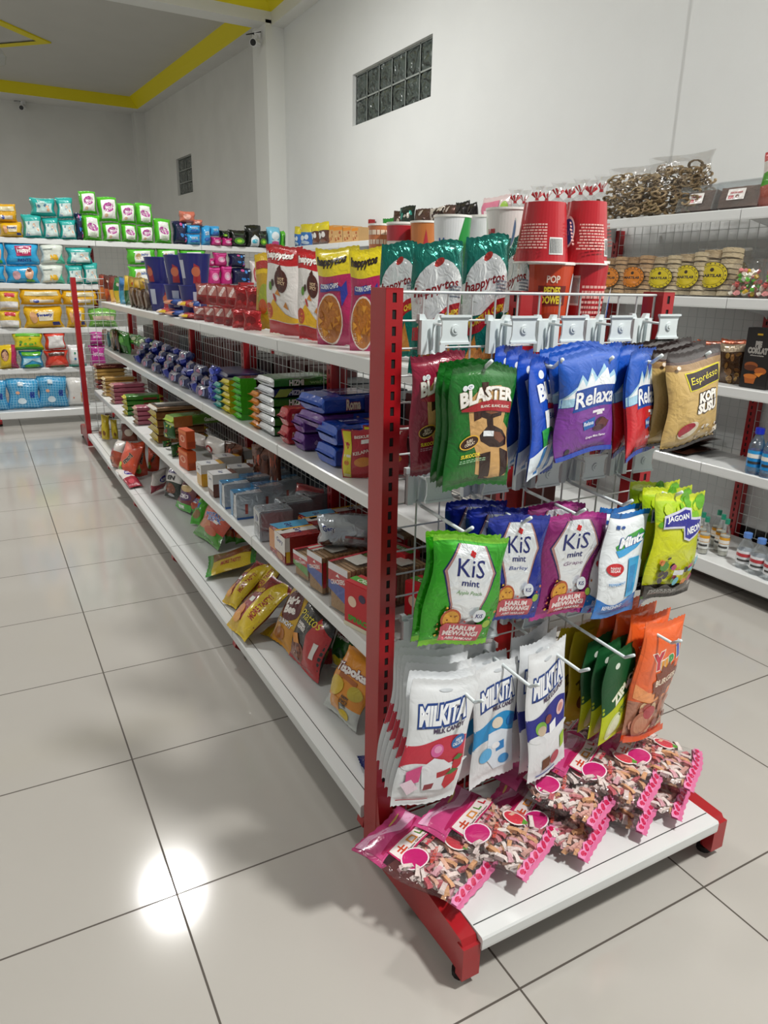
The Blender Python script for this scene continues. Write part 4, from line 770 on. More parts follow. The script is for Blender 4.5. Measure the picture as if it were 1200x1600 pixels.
def tub(me, a, b, yt, y, z, lab, up=True, rz=0, h=None):
    A = at(a, (yt+430)/2, y=y); B = at(b, (yt+430)/2, y=y); top = at((a+b)/2, yt, y=y).z; w, hh = dims(me); s = (B-A).length/w; H_ = (top-z)/hh if h is None else h/hh
    o = link('noodle_tub', me); o.location = ((A.x+B.x)/2, y, z if up else z+H_*hh); o.rotation_euler = (0 if up else PI, 0, rz-.5); o.scale = (s, s, H_); return tag(o, lab, 'noodle tub', 'paper noodle tubs on top of the gondola')
tub(C_dow, 828, 888, 410, .03, Z3, 'lower left red tub printed with a yellow title, mouth up'); tub(C_red, 884, 944, 408, .03, Z3, 'lower right plain red tub, mouth up', rz=.2)
hz = at(850, 412, y=.03).z
tub(C_red, 810, 884, 317, .03, hz, 'upper left red tub with a barcode, standing upside down', up=False, rz=PI-.55); tub(C_red, 878, 945, 316, .03, hz, 'upper right red tub with a blue oval, standing upside down', up=False, rz=-3.0)
tub(C_wh, 763, 820, 326, .20, 1.2, 'white tub with dark red stripes beside the upside down red tubs'); tub(C_gr, 733, 772, 337, .35, 1.17, 'small white tub with a blue word, behind the white and red striped one', rz=.9)
tub(C_gr, 680, 730, 337, .35, 1.17, 'white tub with a blue word and green side'); tub(C_pu, 643, 684, 346, .55, 1.17, 'purple and orange tub on top of the gondola'); tub(C_ma, 606, 648, 348, .65, 1.16, 'cream tub with a dark red label'); tub(C_or, 577, 609, 350, .75, 1.16, 'orange tub, leftmost of the tub row')
for k, (a, b, y, me, nm) in enumerate([(763, 820, .20, C_wh, 'white'), (733, 772, .35, C_gr, 'white and green'), (680, 730, .35, C_gr, 'white and blue'), (643, 684, .55, C_pu, 'purple'), (606, 648, .65, C_ma, 'cream'), (577, 609, .75, C_or, 'orange')]):
    p = at((a+b)/2, 400, y=y); o = link('noodle_tub', me); zt = {0: 1.2, 1: 1.17, 2: 1.17, 3: 1.17, 4: 1.16, 5: 1.16}[k]; o.location = (p.x, y, Z3); o.scale = (.9, .9, (zt-Z3)/dims(me)[1]); tag(o, nm+' tub underneath the top layer of the tub row', 'noodle tub', 'paper noodle tubs on top of the gondola')
# red candy bags, two deep rows
P_rb = pillow('red_candy', .12, .15, .05, '#8e1c20', [('r', .15, .45, .85, .9, '#a86a62'), ('p', [(.2, .5), (.6, .9), (.8, .85), (.4, .45)], '#d8c9c4'), ('e', .5, .25, .3, .12, '#6d1216')], seed=35, **LW)
P_rc = pillow('red_candy_plain', .12, .15, .05, '#a3161c', [('e', .5, .5, .3, .2, '#7d0f14'), ('e', .4, .3, .12, .08, '#c22a2e')], 'foil', seed=36, **LW)
def row(name, me, segs, ytops, xs, z, labels, cat, group, **kw):
    for i, ((a, b), yt) in enumerate(zip(segs, ytops)): stand(name, me[i] if isinstance(me, list) else me, a, b, yt, 'x', xs[0], xs[1], z, labels[i], cat, group, **kw)
zz = Z3+.075
def dirlab(n, what, where): return [f'{what}, {ORD[i]} from the left {where}' for i in range(n)]
segs = [(302, 325), (318, 341), (333, 356), (348, 371), (362, 390), (380, 409)]
row('candy_bag', [P_rb]*4+[P_rc]*2, segs, [478]*4+[482, 484], (.61, .66), Z3, dirlab(6, 'small red candy bag', 'in the lower row on the top shelf'), 'candy bag', 'small red candy bags on the top shelf')
row('candy_bag', [P_rb]*4+[P_rc]*2, [(a+4, b+4) for a, b in segs], [441, 442, 443, 444, 446, 448], (.64, .69), Z3+.065, dirlab(6, 'small red candy bag', 'in the upper row on the top shelf'), 'candy bag', 'small red candy bags on the top shelf')
# small noodle bundles
P_sp = pillow('bundle', .09, .05, .05, '#c23a3a', [('r', .1, .2, .6, .8, '#e3c9b8'), ('e', .75, .5, .15, .3, '#d8b02a')], seed=37, nu=8, nv=8, mx=.05)
P_sq = pillow('bundle_blue', .09, .05, .05, '#2f56a8', [('r', .3, .2, .8, .8, '#d98a6a'), ('e', .2, .5, .15, .3, '#e3c93a')], seed=38, nu=8, nv=8, mx=.05)
for i, (a, b, yt, z, x) in enumerate([(256, 273, 481, Z3, .62), (271, 290, 484, Z3, .62), (289, 306, 488, Z3, .62), (268, 285, 466, Z3+.045, .63), (286, 302, 468, Z3+.045, .63), (300, 310, 470, Z3+.045, .63)]):
    stand('candy_bundle', P_sq if i % 2 else P_sp, a, b, yt, 'x', x, x+.01, z, f'small {"blue and orange" if i % 2 else "red and cream"} roll, {ORD[i % 3]} from the left in the {"upper" if i > 2 else "lower"} layer', 'candy', 'small rolls beside the blue tubs')
# blue tubs
C_bl = cup('tub_blue', .058, .078, .14, '#20246e', [('r', .28, .25, .36, .8, '#b9bfd0'), ('p', [(.46, .1), (.56, .1), (.54, .6), (.48, .7)], '#a02a35'), ('e', .5, .45, .05, .15, '#c26a4a')], rim='#2a2f86', lid='#262b7c')
for i, (a, b, yt, z, y) in enumerate([(232, 263, 470-60, Z3+.135, 2.70), (263, 297, 412, Z3+.135, 2.42), (290, 318, 414, Z3+.135, 2.30), (234, 266, 450, Z3, 2.70), (264, 292, 452, Z3, 2.42), (288, 316, 452, Z3, 2.30)]):
    A = at(a, 460, x=.67); B = at(b, 460, x=.67); o = link('round_tub', C_bl); o.location = (.68, (A.y+B.y)/2, z); o.rotation_euler = (0, 0, -1.0+i*.4); o.scale = (.9, .9, 1); tag(o, f'dark blue round tub, {ORD[i % 3]} from the left in the {"upper" if i < 3 else "lower"} layer on the top shelf', 'round tub', 'dark blue round tubs on the top shelf')
# hanging sachets at the far end of the top shelf
Q = random.Random(5)
sach = [('#8a3b22', '#c9722e'), ('#5a2416', '#b5562a'), ('#7c2a1c', '#d9a03a'), ('#2e7d3a', '#d9b82a'), ('#2a6fb0', '#3aa0c8'), ('#d9b82a', '#2e6f3a'), ('#caa52a', '#7a8a2a'), ('#caa52a', '#3d6b2a'), ('#d8b12a', '#6d4a1c'), ('#9a8a74', '#6d5a48')]
for i, (c1, c2) in enumerate(sach):
    me = pillow(f'sachet{i}', .10, .17, .03, [(0, c2), (.45, c1)], scatter(9, (.1, .1, .9, .9), [c1, c2, '#e8dcc8', '#c2402a'], .06, .14, i), seed=40+i, nu=8, nv=10, mx=.05)
    a = 157+i*8; stand('snack_pouch', me, a-2, a+12, 428+i*1.2-(4 if i > 4 else 0), 'x', .62, .70, Z3, f'narrow {["brown", "dark brown", "rust and yellow", "green and yellow", "bright blue", "yellow and green", "mustard", "olive and yellow", "golden", "grey brown"][i]} snack pouch, {ORD[i]} from the far end of the top shelf', 'snack pouch', 'narrow snack pouches at the far end of the top shelf')
for i in range(5):
    me = pillow(f'sachet_s{i%2}', .09, .12, .03, ['#8d7a68', '#6e5140'][i % 2], scatter(8, (.1, .1, .9, .9), ['#c9b9a2', '#3f2a20', '#a8452a'], .06, .14, i), seed=52+i, nu=8, nv=10, mx=.05)
    stand('snack_pouch', me, 204+i*6, 214+i*6, 448+i, 'x', .60, .66, Z3, f'small grey brown pouch, {ORD[i]} from the left in front of the dark blue tubs', 'snack pouch', 'small grey brown pouches in front of the blue tubs')

# ---------------------------------------------------------------- second shelf from the top (Z2)
def slab(key, c, art=(), W=.15, H=.045, D=.22, ends='#ffffff', m='film', seed=1):
    """flow wrapped biscuit pack lying on the shelf: long axis = local Y (into the shelf); end face looks at -Y, height Z"""
    if key in MESH: return MESH[key]
    mb = MB(); n = 12; ny = 8; R = random.Random(seed)
    def ring(y, s, fl):
        P = []
        for t in range(4*3):
            a = 2*PI*(t+.5)/12; cx_, cz_ = math.cos(a), math.sin(a); e = .35
            x = math.copysign(abs(cx_)**e, cx_)*W/2*s; z = math.copysign(abs(cz_)**e, cz_)*H/2*s*fl+H/2
            P.append((x+R.uniform(-.001, .001), y, z+R.uniform(-.0008, .0008)))
        return P
    st = [(-.013, .94, .08), (-.003, .96, .3), (.004, 1, .92)]+[(D*(k+1)/7, 1.0, 1.0) for k in range(6)]+[(D-.004, 1, .92), (D+.004, .95, .25), (D+.02, .92, .08)]
    V = [ring(*q) for q in st]
    for k in range(len(V)-1):
        col = ends if (k < 2 or k > len(V)-4) else c
        mb.add(V[k]+V[k+1], [(i, (i+1) % 12, (i+1) % 12+12, i+12) for i in range(12)], col, m)
    S_top = lambda u, v, o: ((u-.5)*W*.9, v*D, H+o+.0008)
    S_l = lambda u, v, o: (-W/2-o-.0008, D-u*D, v*H); S_r = lambda u, v, o: (W/2+o+.0008, u*D, v*H); S_f = lambda u, v, o: ((u-.5)*W*.9, -.001-o, v*H)
    d = dict(art) if not isinstance(art, dict) else art
    if 'top' in d: apply_art(mb, d['top'], W*.9, D, S_top, m, .05)
    if 'left' in d: apply_art(mb, d['left'], D, H, S_l, m, .05)
    if 'right' in d: apply_art(mb, d['right'], D, H, S_r, m, .05)
    if 'front' in d: apply_art(mb, d['front'], W*.9, H, S_f, m, .05)
    me = mb.mesh(key); weld(me); MESH[key] = me; return me
def lay(name, me, px, py, ax, dv, z, rz, label, cat, group=None, sc=(1, 1, 1), off=0):
    """put a pack with its near end at the point where the photo column meets the shelf front plane"""
    p = at(px, py, **{ax: dv}); o = link(name, me); o.location = (p.x+off, p.y, z); o.rotation_euler = (0, 0, rz); o.scale = sc; return tag(o, label, cat, group)
def words(s, c, o=None, v=.5, h=.45, w=.4, u=.5): return [('t', s, u, v, h, c, {'w': w, 'b': .04, **({'ol': o, 'ow': .05} if o else {})})]
# right-hand (south) side faces the camera: local right (+X) side -> with rz=-90deg right side looks to -Y world
SB = slab('slab_blue', '#173f9e', {'right': words('Roma', '#e4d6c0', '#8c2230', u=.45, w=.22, h=.6)+words('Soft Cream', '#9aa6d6', u=.78, w=.18, h=.2)+[('r', .62, .02, 1, .98, '#3a2a6e')], 'top': [('r', .1, .3, .9, .9, '#2a2f7a'), ('t', 'Roma', .5, .5, .12, '#d9d4e6', {'w': .6, 'rot': 90})]}, .16, .062, .215, '#1f52b8')
SPu = slab('slab_purple', '#59307e', {'right': [('r', .45, .02, 1, .98, '#1c3f9e')]+words('Roma', '#e4d6c0', '#8c2230', u=.6, w=.2, h=.6)+words('choco', '#c9a6cf', u=.3, w=.2, h=.25)}, .16, .055, .215, '#6a3a8e')
SR = slab('slab_red', '#b42a30', {'right': words('CRACKERS', '#efd9c8', u=.3, w=.3, h=.4), 'front': words('B', '#f0e6df', u=.3, w=.2)+words('8', '#f0e6df', u=.7, w=.2)}, .08, .06, .10, '#b8303a')
SG = slab('slab_green', '#2a6a26', {'right': words('HIZMI', '#e8efe6', '#15351a', u=.35, w=.22, h=.6)+words('wafer', '#7fae6c', u=.7, w=.3, h=.35), 'left': []}, .15, .032, .235, '#e4e8ea')
SN = slab('slab_navy', '#17295e', {'right': words('HIZMI', '#c9d2e6', u=.35, w=.22, h=.5)+[('p', [(.02, .1), (.2, .1), (.3, .9), (.1, .9)], '#8aa04a')]+words('butter', '#9aa6d6', u=.75, w=.25, h=.35)}, .15, .032, .235, '#d9dee6')
SW = slab('wafer_green', '#2b2018', {'right': [('r', .0, .0, .3, 1, '#3fae22')]}, .10, .022, .20, '#49c22a')
SY = slab('wafer_yellow', '#2b2018', {'right': [('r', .0, .0, .2, 1, '#d6c81a')]}, .10, .026, .20, '#e0d21e')
ST = slab('wafer_teal', '#2e6f6c', {}, .10, .026, .20, '#27a69a')
SO = slab('wafer_orange', '#a8641e', {}, .10, .026, .20, '#e08a1e')
SNB = slab('box_navy', '#161a4e', {'right': words('DeliSand', '#8c94c4', u=.6, w=.3, h=.4)}, .20, .045, .19, '#161a4e', 'plastic')
RZ_ = -PI/2
gz = 'wrapped biscuit packs on the third shelf of the gondola'
# red biscuit bags leaning at the post
P_ko = pillow('kokola', .14, .20, .05, [(0, '#b3202a'), (.12, '#b8303a')], [('t', 'BISKUIT', .6, .86, .06, '#efe2da', {'w': .5, 'b': .03}), ('r', .55, .72, .78, .80, '#e6e4e0'), ('e', .6, .35, .25, .10, '#d98a3a'), ('t', 'KELAPA', .55, .55, .07, '#e9cfc4', {'w': .5, 'b': .04, 'rot': 8}), ('r', .03, .03, .26, .97, '#d9d02a'), ('p', [(.06, .75), (.22, .75), (.14, .60)], '#b3202a'), ('r', .05, .45, .24, .50, '#e8e4da'), ('e', .14, .33, .07, .05, '#c97a2a')]+lines(.05, .24, .03, .1, 2, '#efe2da'), seed=60, nu=12, nv=14, mx=.02)
stand('biscuit_bag', P_ko, 533, 590, 670, 'x', .585, .67, Z2, 'red biscuit bag with yellow side strip leaning beside the slotted post', 'biscuit bag', None, lean=-.12)
stand('biscuit_bag', P_ko, 566, 640, 664, 'x', .65, .76, Z2, 'red biscuit bag behind, close to the slotted post', 'biscuit bag', None, lean=-.1)
for i, (px, z, me, off, n, sc) in enumerate([(497, Z2, SB, .0, 'lower short blue', (.8, .62, .95)), (499, Z2+.062, SB, .0, 'upper short blue', (.8, .62, .95))]):
    lay('biscuit_pack', me, px+12, 700, 'x', .61, z, RZ_, f'{n} biscuit pack lying in front near the red biscuit bags', 'biscuit pack', gz, sc)
for i, (px, z, n) in enumerate([(440, Z2, 'lower'), (440, Z2+.058, 'upper')]): lay('biscuit_pack', SR, px+4, 680, 'x', .60, z, RZ_, f'{n} red pack with white figures at the shelf edge', 'biscuit pack', gz, (.8, 1, 1))
for i, (px, z, n) in enumerate([(470, Z2, 'lower'), (470, Z2+.055, 'upper')]): lay('biscuit_pack', SPu, px-3, 680, 'x', .61, z, RZ_, f'{n} purple pack between the red packs and the short blue ones', 'biscuit pack', gz, (.5, .8, 1))
for i, (z, me, n) in enumerate([(Z2+.088, SPu, 'purple and blue biscuit pack in the tall pile behind'), (Z2+.134, SB, 'topmost big blue biscuit pack of the tall pile')]): lay('biscuit_pack', me, 486, 650, 'x', .61, z, RZ_+.05, n, 'biscuit pack', gz, (1, 1.0, .83))
for i, (me, n) in enumerate([(SG, 'lowest green'), (SG, 'second lowest green'), (SG, 'middle green'), (SG, 'second highest green'), (SN, 'navy'), (SG, 'topmost green')]): lay('biscuit_pack', me, 415, 640, 'x', .605, Z2+.032*i, RZ_+.02*((i*7) % 3-1), f'{n} long wafer pack in the pile left of the blue biscuits', 'wafer pack', gz)
for i in range(5): lay('wafer_pack', SO, 398, 640, 'x', .60, Z2+.026*i, RZ_, f'orange ended wafer pack, {ORD[i]} from the bottom of its pile', 'wafer pack', gz, (.7, 1, 1))
for i in range(7): lay('wafer_pack', SW, 371, 630, 'x', .60, Z2+.022*i, RZ_+.03*((i*5) % 3-1), f'bright green ended wafer pack, {ORD[i]} from the bottom of its pile', 'wafer pack', gz, (.9, 1, 1))
for i in range(5): lay('wafer_pack', SY, 353, 620, 'x', .60, Z2+.026*i, RZ_+.03*((i*5) % 3-1), f'yellow ended wafer pack, {ORD[i]} from the bottom of its pile', 'wafer pack', gz, (.9, 1, 1))
for i in range(4): lay('wafer_pack', ST, 340, 618, 'x', .60, Z2+.026*i, RZ_+.03*((i*5) % 3-1), f'teal ended wafer pack, {ORD[i]} from the bottom of its pile', 'wafer pack', gz, (.8, 1, 1))
lay('biscuit_box', SNB, 340, 590, 'x', .64, Z2+.10, RZ_, 'upper flat navy box lying above the blue rolls', 'box', None, (1.4, 1, .8)); lay('biscuit_box', SNB, 344, 600, 'x', .64, Z2+.055, RZ_, 'lower flat navy box lying above the blue rolls', 'box', None, (1.4, 1, .8))
P_rl = pillow('roll_blue', .12, .045, .045, '#1a2255', [('r', .2, .3, .5, .8, '#4a3d6e'), ('e', .62, .5, .12, .25, '#a8688a'), ('r', .75, .25, .85, .75, '#8a94bd')], seed=61, nu=10, nv=8, mx=.05, pu=3)
P_rl2 = pillow('roll_blue2', .12, .045, .045, '#1f2f94', [('e', .5, .5, .25, .35, '#3a4fb8'), ('r', .2, .3, .35, .7, '#8a94d6')], 'foil', seed=62, nu=10, nv=8, mx=.05, pu=3)
k = 0
for j in range(4):
    n = [9, 8, 7, 5][j]
    for i in range(n):
        a = 206+i*14.5+j*6; y0 = 572+i*8.2
        if a > 318: continue
        x = .605+.028*j; p = at(a+7, y0, x=x); me = P_rl if (i+j) % 3 else P_rl2
        put('snack_roll', me, (x+.02, p.y, Z2+.030*j), RZ_+.12*((i*5+j) % 3-1), 0, 0, f'dark blue foil roll, {ORD[i]} from the far end in {["the front", "the second", "the third", "the rear"][j]} row', 'snack roll', 'dark blue foil rolls heaped on the third shelf', (1.15, 1.35, 1.25))
P_rlt = pillow('roll_end', .09, .06, .05, '#2438a8', [('e', .5, .5, .25, .35, '#3d55cf')], 'foil', seed=63, nu=10, nv=8, mx=.05, pu=3)
for i in range(5): 
    p = at(322+i*.5, 640-i*12, x=.60); put('snack_roll', P_rlt, (.64, p.y, Z2+.027*i), RZ_+.2*((i*5) % 3-1), 0, 0, f'bright blue foil pack, {ORD[i]} from the bottom of the pile right of the heap', 'snack roll', 'bright blue foil packs beside the heap', (.9, 1, .7))
P_gb = pillow('green_bag', .14, .17, .05, '#2f8a1c', [('r', .1, .1, .9, .4, '#1e5a14'), ('e', .5, .65, .3, .15, '#5cb52c')], seed=64, **LW)
for i in range(2): stand('snack_bag', P_gb, 176+i*11, 192+i*11, 515+i*3, 'x', .63, .67, Z2, f'green bag, {ORD[i]} from the left, standing left of the blue rolls', 'snack bag', 'green bags on the third shelf')
P_gx = pillow('green_loose', .12, .1, .05, '#3c8a22', scatter(6, (.1, .1, .9, .9), ['#6cc02c', '#d9e3c0'], .08, .15, 3), seed=65, nu=8, nv=8, mx=.05)
for i in range(3): stand('snack_bag', P_gx, 203+i*12, 220+i*12, 522+i*4, 'x', .70, .73, Z2+.06, f'small green packet, {ORD[i]} from the left, on top of the rear blue rolls', 'snack bag', 'small green packets')
for i in range(9):
    c = ['#7a4a34', '#c9c4bc', '#4a8a94', '#d9d2c6', '#7a6a5a', '#3a6a84', '#b9a890', '#8a4a34', '#40261c'][i]
    me = pillow(f'mini{i}', .08, .15, .03, c, scatter(9, (.1, .1, .9, .9), ['#e8e4dc', '#3f7a8a', '#9a4a34', '#4a2a1c'], .07, .15, i+20), seed=70+i, nu=8, nv=10, mx=.05)
    a = 161+i*4-(8 if i > 5 else 0); stand('snack_pouch', me, a, a+7, 514+(i % 3)*2, 'x', .61+.01*(i % 2), .66, Z2, f'slim mixed colour pouch, {ORD[i]} from the far end of the third shelf', 'snack pouch', 'slim pouches at the far end of the third shelf')

# ---------------------------------------------------------------- cartons added on the other side of the gondola to darken its wire back
OC = [carton(f'other{i}', .15, .20, .13, c, front=[('r', .1, .5, .9, .85, a), ('r', .2, .15, .8, .35, b)], left=[('r', .1, .5, .9, .85, a)], right=[('r', .1, .5, .9, .85, a), ('r', .1, .1, .6, .3, b)]) for i, (c, a, b) in enumerate([('#4a1a1c', '#6e2a26', '#9a7a5a'), ('#2f2320', '#5a3a2a', '#8a7a66'), ('#5a2420', '#7a6a4a', '#3a1614'), ('#28303a', '#4a5a66', '#7a6a5a')])]
for lv, (z, nm) in enumerate([(Z0, 'base'), (Z1, 'second'), (Z2, 'third')]):
    for i in range(24):
        y = .10+i*.178
        put('filler_carton', OC[(i//3+lv) % 4], (GX+.045+.13, y, z), PI/2, 0, 0, f'added dark carton behind the wire back on the {nm} shelf, {ORD[i]} from the near end', 'box', 'dark cartons added on the far side of the gondola', (1, 1, 1.0-.12*((i//3) % 2)))
# ---------------------------------------------------------------- lower shelf (Z1): biscuits and crackers
SX = slab('brown_long', '#7a4a26', {'right': words('MALKIST', '#b98a5a', u=.5, w=.5, h=.3)+[('r', .02, .05, .98, .3, '#8c5a30')], 'top': [('r', .1, .1, .9, .9, '#8c6a4a')]}, .16, .040, .24, '#c2a828')
STr = slab('tray_clear', '#8d6a4c', {'top': [('r', .05, .05, .95, .95, '#2a2524'), ('r', .1, .1, .45, .9, '#c9c4ba'), ('e', .7, .5, .15, .3, '#5a564f')]}, .17, .022, .24, '#d8d2c8')
SGr = slab('green_long', '#4f7a1e', {'right': [('r', 0, 0, .35, 1, '#a8642e')]+words('Gandum', '#e4ead0', u=.7, w=.25, h=.4)}, .11, .05, .26, '#9ab52a')
SGn = slab('green_top', '#3a7a2a', {'right': [('r', .5, .1, .9, .5, '#7a3a2a')]}, .12, .03, .20, '#c2b82a'); SPk = slab('pink_long', '#a8586a', {}, .12, .026, .20, '#b58a7a'); SGd = slab('gold_long', '#b08a4a', {}, .12, .026, .20, '#d9c9a0'); SMa = slab('maroon_long', '#5a1c1e', {'right': words('wafer', '#a86a5a', u=.4, w=.5, h=.4)}, .12, .035, .22, '#8a3a34')
g1 = 'long biscuit packs piled at the far half of the lower shelf'
def pile(px, base, items, sc=(1, 1, 1), nm='biscuit_pack', x=.505, where=''):
    z = base
    for i, (me, n, h) in enumerate(items): lay(nm, me, px, 640, 'x', x, z, RZ_+.03*((i*5) % 3-1), f'{n}, {ORD[i]} from the bottom of the pile {where}', 'biscuit pack', g1, sc); z += h
pile(155, Z1, [(SMa, 'maroon biscuit pack', .035)]*2+[(SGd, 'golden biscuit pack', .026)]*3+[(SMa, 'maroon biscuit pack', .035)], (.9, 1, 1), where='nearest the far end')
pile(166, Z1, [(SGd, 'golden biscuit pack', .026)]*5, (.9, 1, 1), where='second from the far end')
pile(178, Z1, [(SPk, 'pink biscuit pack', .026)]*5, (.9, 1, 1), where='third from the far end')
pile(196, Z1, [(SGn, 'green and brown biscuit pack', .03)]*4, (.9, 1, 1), where='fourth from far')
pile(211, Z1, [(SPk, 'dark pink biscuit pack', .026)]*4, (.8, 1, 1), where='by the brown pile')
pile(238, Z1, [(SX, 'long brown biscuit pack', .040)]*4+[(STr, 'clear topped flat tray', .022)], (1, 1, 1), where='with yellow ends')
p_ = at(300, 690, x=.50)
P_gr = pillow('green_stand', .12, .12, .05, '#1f5a22', scatter(8, (.1, .1, .9, .9), ['#3f8a2c', '#b8c24a', '#8a3a2a', '#d9d2b8'], .07, .15, 2), seed=80, **LW)
for i, (a, b, yt) in enumerate([(240, 258, 668), (256, 274, 672), (254, 268, 700), (268, 284, 705)]): stand('biscuit_bag', P_gr, a, b, yt-12, 'x', .53-.01*i, .56, Z1+(.05 if i < 2 else 0), f'dark green biscuit bag, {ORD[i]} from the left, before the orange box', 'biscuit bag', 'dark green biscuit bags on the lower shelf')
lay('biscuit_pack', SGr, 266, 680, 'x', .52, Z1+.13, RZ_+.15, 'long green and brown cracker pack lying on top of the dark green bags', 'biscuit pack', None, (1, 1, 1))
CO = carton('orange_box', .055, .115, .05, '#c9521e', front=[('t', 'O', .5, .5, .4, '#e8b49a', {'w': .6}), ('r', 0, .8, 1, .95, '#e07a3a')], left=[], right=[('r', .1, .1, .9, .4, '#a8401a')])
stand('biscuit_box', CO, 279, 291, 672, 'x', .50, .51, Z1+.09, 'upper small orange box standing on the lower one', 'box', None, dsc=.8); stand('biscuit_box', CO, 279, 293, 704, 'x', .495, .505, Z1, 'lower small orange box at the shelf edge', 'box', None, dsc=.8)
P_wc = pillow('white_coffee', .13, .11, .05, [(0, '#5a2620'), (.3, '#d9d6d2')], [('e', .5, .45, .16, .2, '#9a2a2a'), ('e', .5, .45, .07, .12, '#d9d6d2')], seed=81, **LW)
for i, (a, b, yt, x, z) in enumerate([(300, 322, 678, .60, .05), (325, 352, 684, .62, .05), (352, 372, 690, .66, .04)]): stand('biscuit_bag', P_wc, a, b, yt, 'x', x, x+.03, Z1+z, f'white and brown bag with a red ring, {ORD[i]} from the left behind the small packs', 'biscuit bag', 'white and brown bags with red rings')
P_cl = pillow('brown_clear', .14, .12, .06, '#6a3a26', scatter(14, (.1, .1, .9, .9), ['#8a5a3a', '#4a2418', '#c9b9a8', '#a8472a'], .06, .14, 12), 'foil', seed=82, **LW)
for i, (a, b, yt) in enumerate([(352, 380, 692), (395, 425, 695), (420, 440, 690)]): stand('biscuit_bag', P_cl, a, b, yt, 'x', .66, .70, Z1+.03, f'crinkled brown bag, {ORD[i]} from the left at the back of the lower shelf', 'biscuit bag', 'crinkled brown bags')
# small block packs (white and gold / white and brown / silver and blue)
def block(key, c, top, front, side, m='film', W=.075, H=.09, D=.10):
    return carton(key, W, H, D, c, front=front, left=side, right=side, top=top, m=m, bevel=.004)
K_wg = block('blk_gold', '#d9a42a', [('r', 0, .0, 1, .75, '#dcdcdc'), ('t', 'Gery', .5, .4, .25, '#3a4a7a', {'w': .5})], [('r', 0, .55, 1, 1, '#dcdcdc'), ('t', 'Gery', .5, .75, .2, '#3a4a7a', {'w': .6})], [('r', 0, .6, 1, 1, '#d8d6d2')])
K_wb = block('blk_brown', '#6a3a26', [('r', 0, .0, 1, .75, '#dcdcdc'), ('t', 'Gery', .5, .4, .25, '#3a4a7a', {'w': .5})], [('r', 0, .3, 1, 1, '#dcdcdc'), ('t', 'Gery', .5, .75, .2, '#3a4a7a', {'w': .6})], [('r', 0, .6, 1, 1, '#d8d6d2')])
K_sb = block('blk_silver', '#b4bcc4', [('p', [(0, 0), (.7, 0), (.3, 1), (0, 1)], '#2a8ac2'), ('t', 'Gery', .6, .5, .2, '#e8edf2', {'w': .4})], [('p', [(0, 1), (.6, 1), (.3, 0), (0, 0)], '#2a8ac2')], [('r', .3, .2, .4, .6, '#a8453a'), ('r', 0, .0, 1, .08, '#3a6ab0')], 'foil')
K_si = block('blk_allsilver', '#a9b0b6', [('r', .2, .2, .8, .8, '#8f979e')], [('r', .2, .2, .8, .5, '#7a828c'), ('e', .5, .7, .2, .1, '#3c4a86')], [('r', .1, .3, .8, .4, '#8f979e')], 'foil', .085, .10, .11)
K_rd = block('blk_red', '#8f1a1c', [('r', .0, .0, .5, 1, '#d9d4cf'), ('t', 'Gery', .35, .5, .25, '#2f3c7a', {'w': .5, 'b': .03}), ('r', .0, .0, .12, 1, '#e0a92a')], [('r', 0, .35, 1, 1, '#d9d4cf'), ('t', 'Gery', .5, .75, .22, '#2f3c7a', {'w': .6, 'b': .03}), ('e', .5, .2, .3, .12, '#a86a3a')], [('r', 0, .5, .12, 1, '#d9d4cf'), ('r', 0.02, .1, .12, .5, '#e0b32a')], 'film', .085, .085, .12)
K_bl = block('blk_redblue', '#8f1a1c', [('p', [(0, 0), (.9, .1), (.6, .9), (0, 1)], '#4a9ac2'), ('t', 'Gery', .4, .4, .25, '#22306e', {'w': .5, 'b': .03})], [('r', 0, .2, 1, .9, '#c9803a')], [], 'film', .085, .085, .12)
g2 = 'small block biscuit packs on the lower shelf'
def grid_blocks(me, px0, n, y_step, rows, x0, dx, lab, z=Z1, jit=.06, h=None):
    p = at(px0[0], px0[1], z=z+.0)
    for j in range(rows):
        for i in range(n):
            q = Q.uniform(-jit, jit)
            put('biscuit_block', me, (x0+dx*j, p.y-y_step*i, z), RZ_+q, 0, 0, f'{lab}, {ORD[i]} from the left in {["the front", "the second", "the third", "the fourth"][j]} row', 'biscuit pack', g2, (1, 1, 1))
# y positions from the shelf edge photo columns
def ysh(px, x=.50): return at(px, 700, x=x).y
def blk(me, pxl, j, lab, z=Z1, rz=0, ry=0, rx=0, dx=.095, x0=.49): 
    x = x0+dx*j; put('biscuit_block', me, (x, at(pxl, z_px(z, pxl, 'x', x), x=x).y, z), RZ_+rz, rx, ry, lab, 'biscuit pack', g2)
for j in range(3): blk(K_wg, 312+j*26, j, f'white and gold block pack in {["the front", "the second", "the rear"][j]} row, beside the brown ones', rz=.05*j)
for j in range(3): blk(K_wb, 330+j*30, j, f'white and brown block pack in {["the front", "the second", "the rear"][j]} row', rz=-.05*j)
for i in range(2):
    for j in range(3): blk(K_sb, 348+i*18+j*32, j, f'silver and blue block pack, {"left" if i == 0 else "right"} column, {["front", "second", "rear"][j]} row', rz=.04*(j-1))
for j in range(3): blk(K_si, 402+j*34, j, f'all silver crinkled block pack in {["the front", "the second", "the rear"][j]} row', rz=.1*(j-1))
for j in range(2): blk(K_bl, 430+j*45, j, f'dark red and sky blue block pack in {["the front", "the second"][j]} row', rz=.03, dx=.12)
P_rdb = pillow('dark_red_bag', .16, .10, .07, '#8a1418', [('e', .5, .5, .2, .2, '#a3262a')], seed=83, **LW)
stand('biscuit_bag', P_rdb, 462, 508, 758, 'x', .70, .76, Z1+.03, 'plain dark red bag lying behind the red block packs', 'biscuit bag', None); 
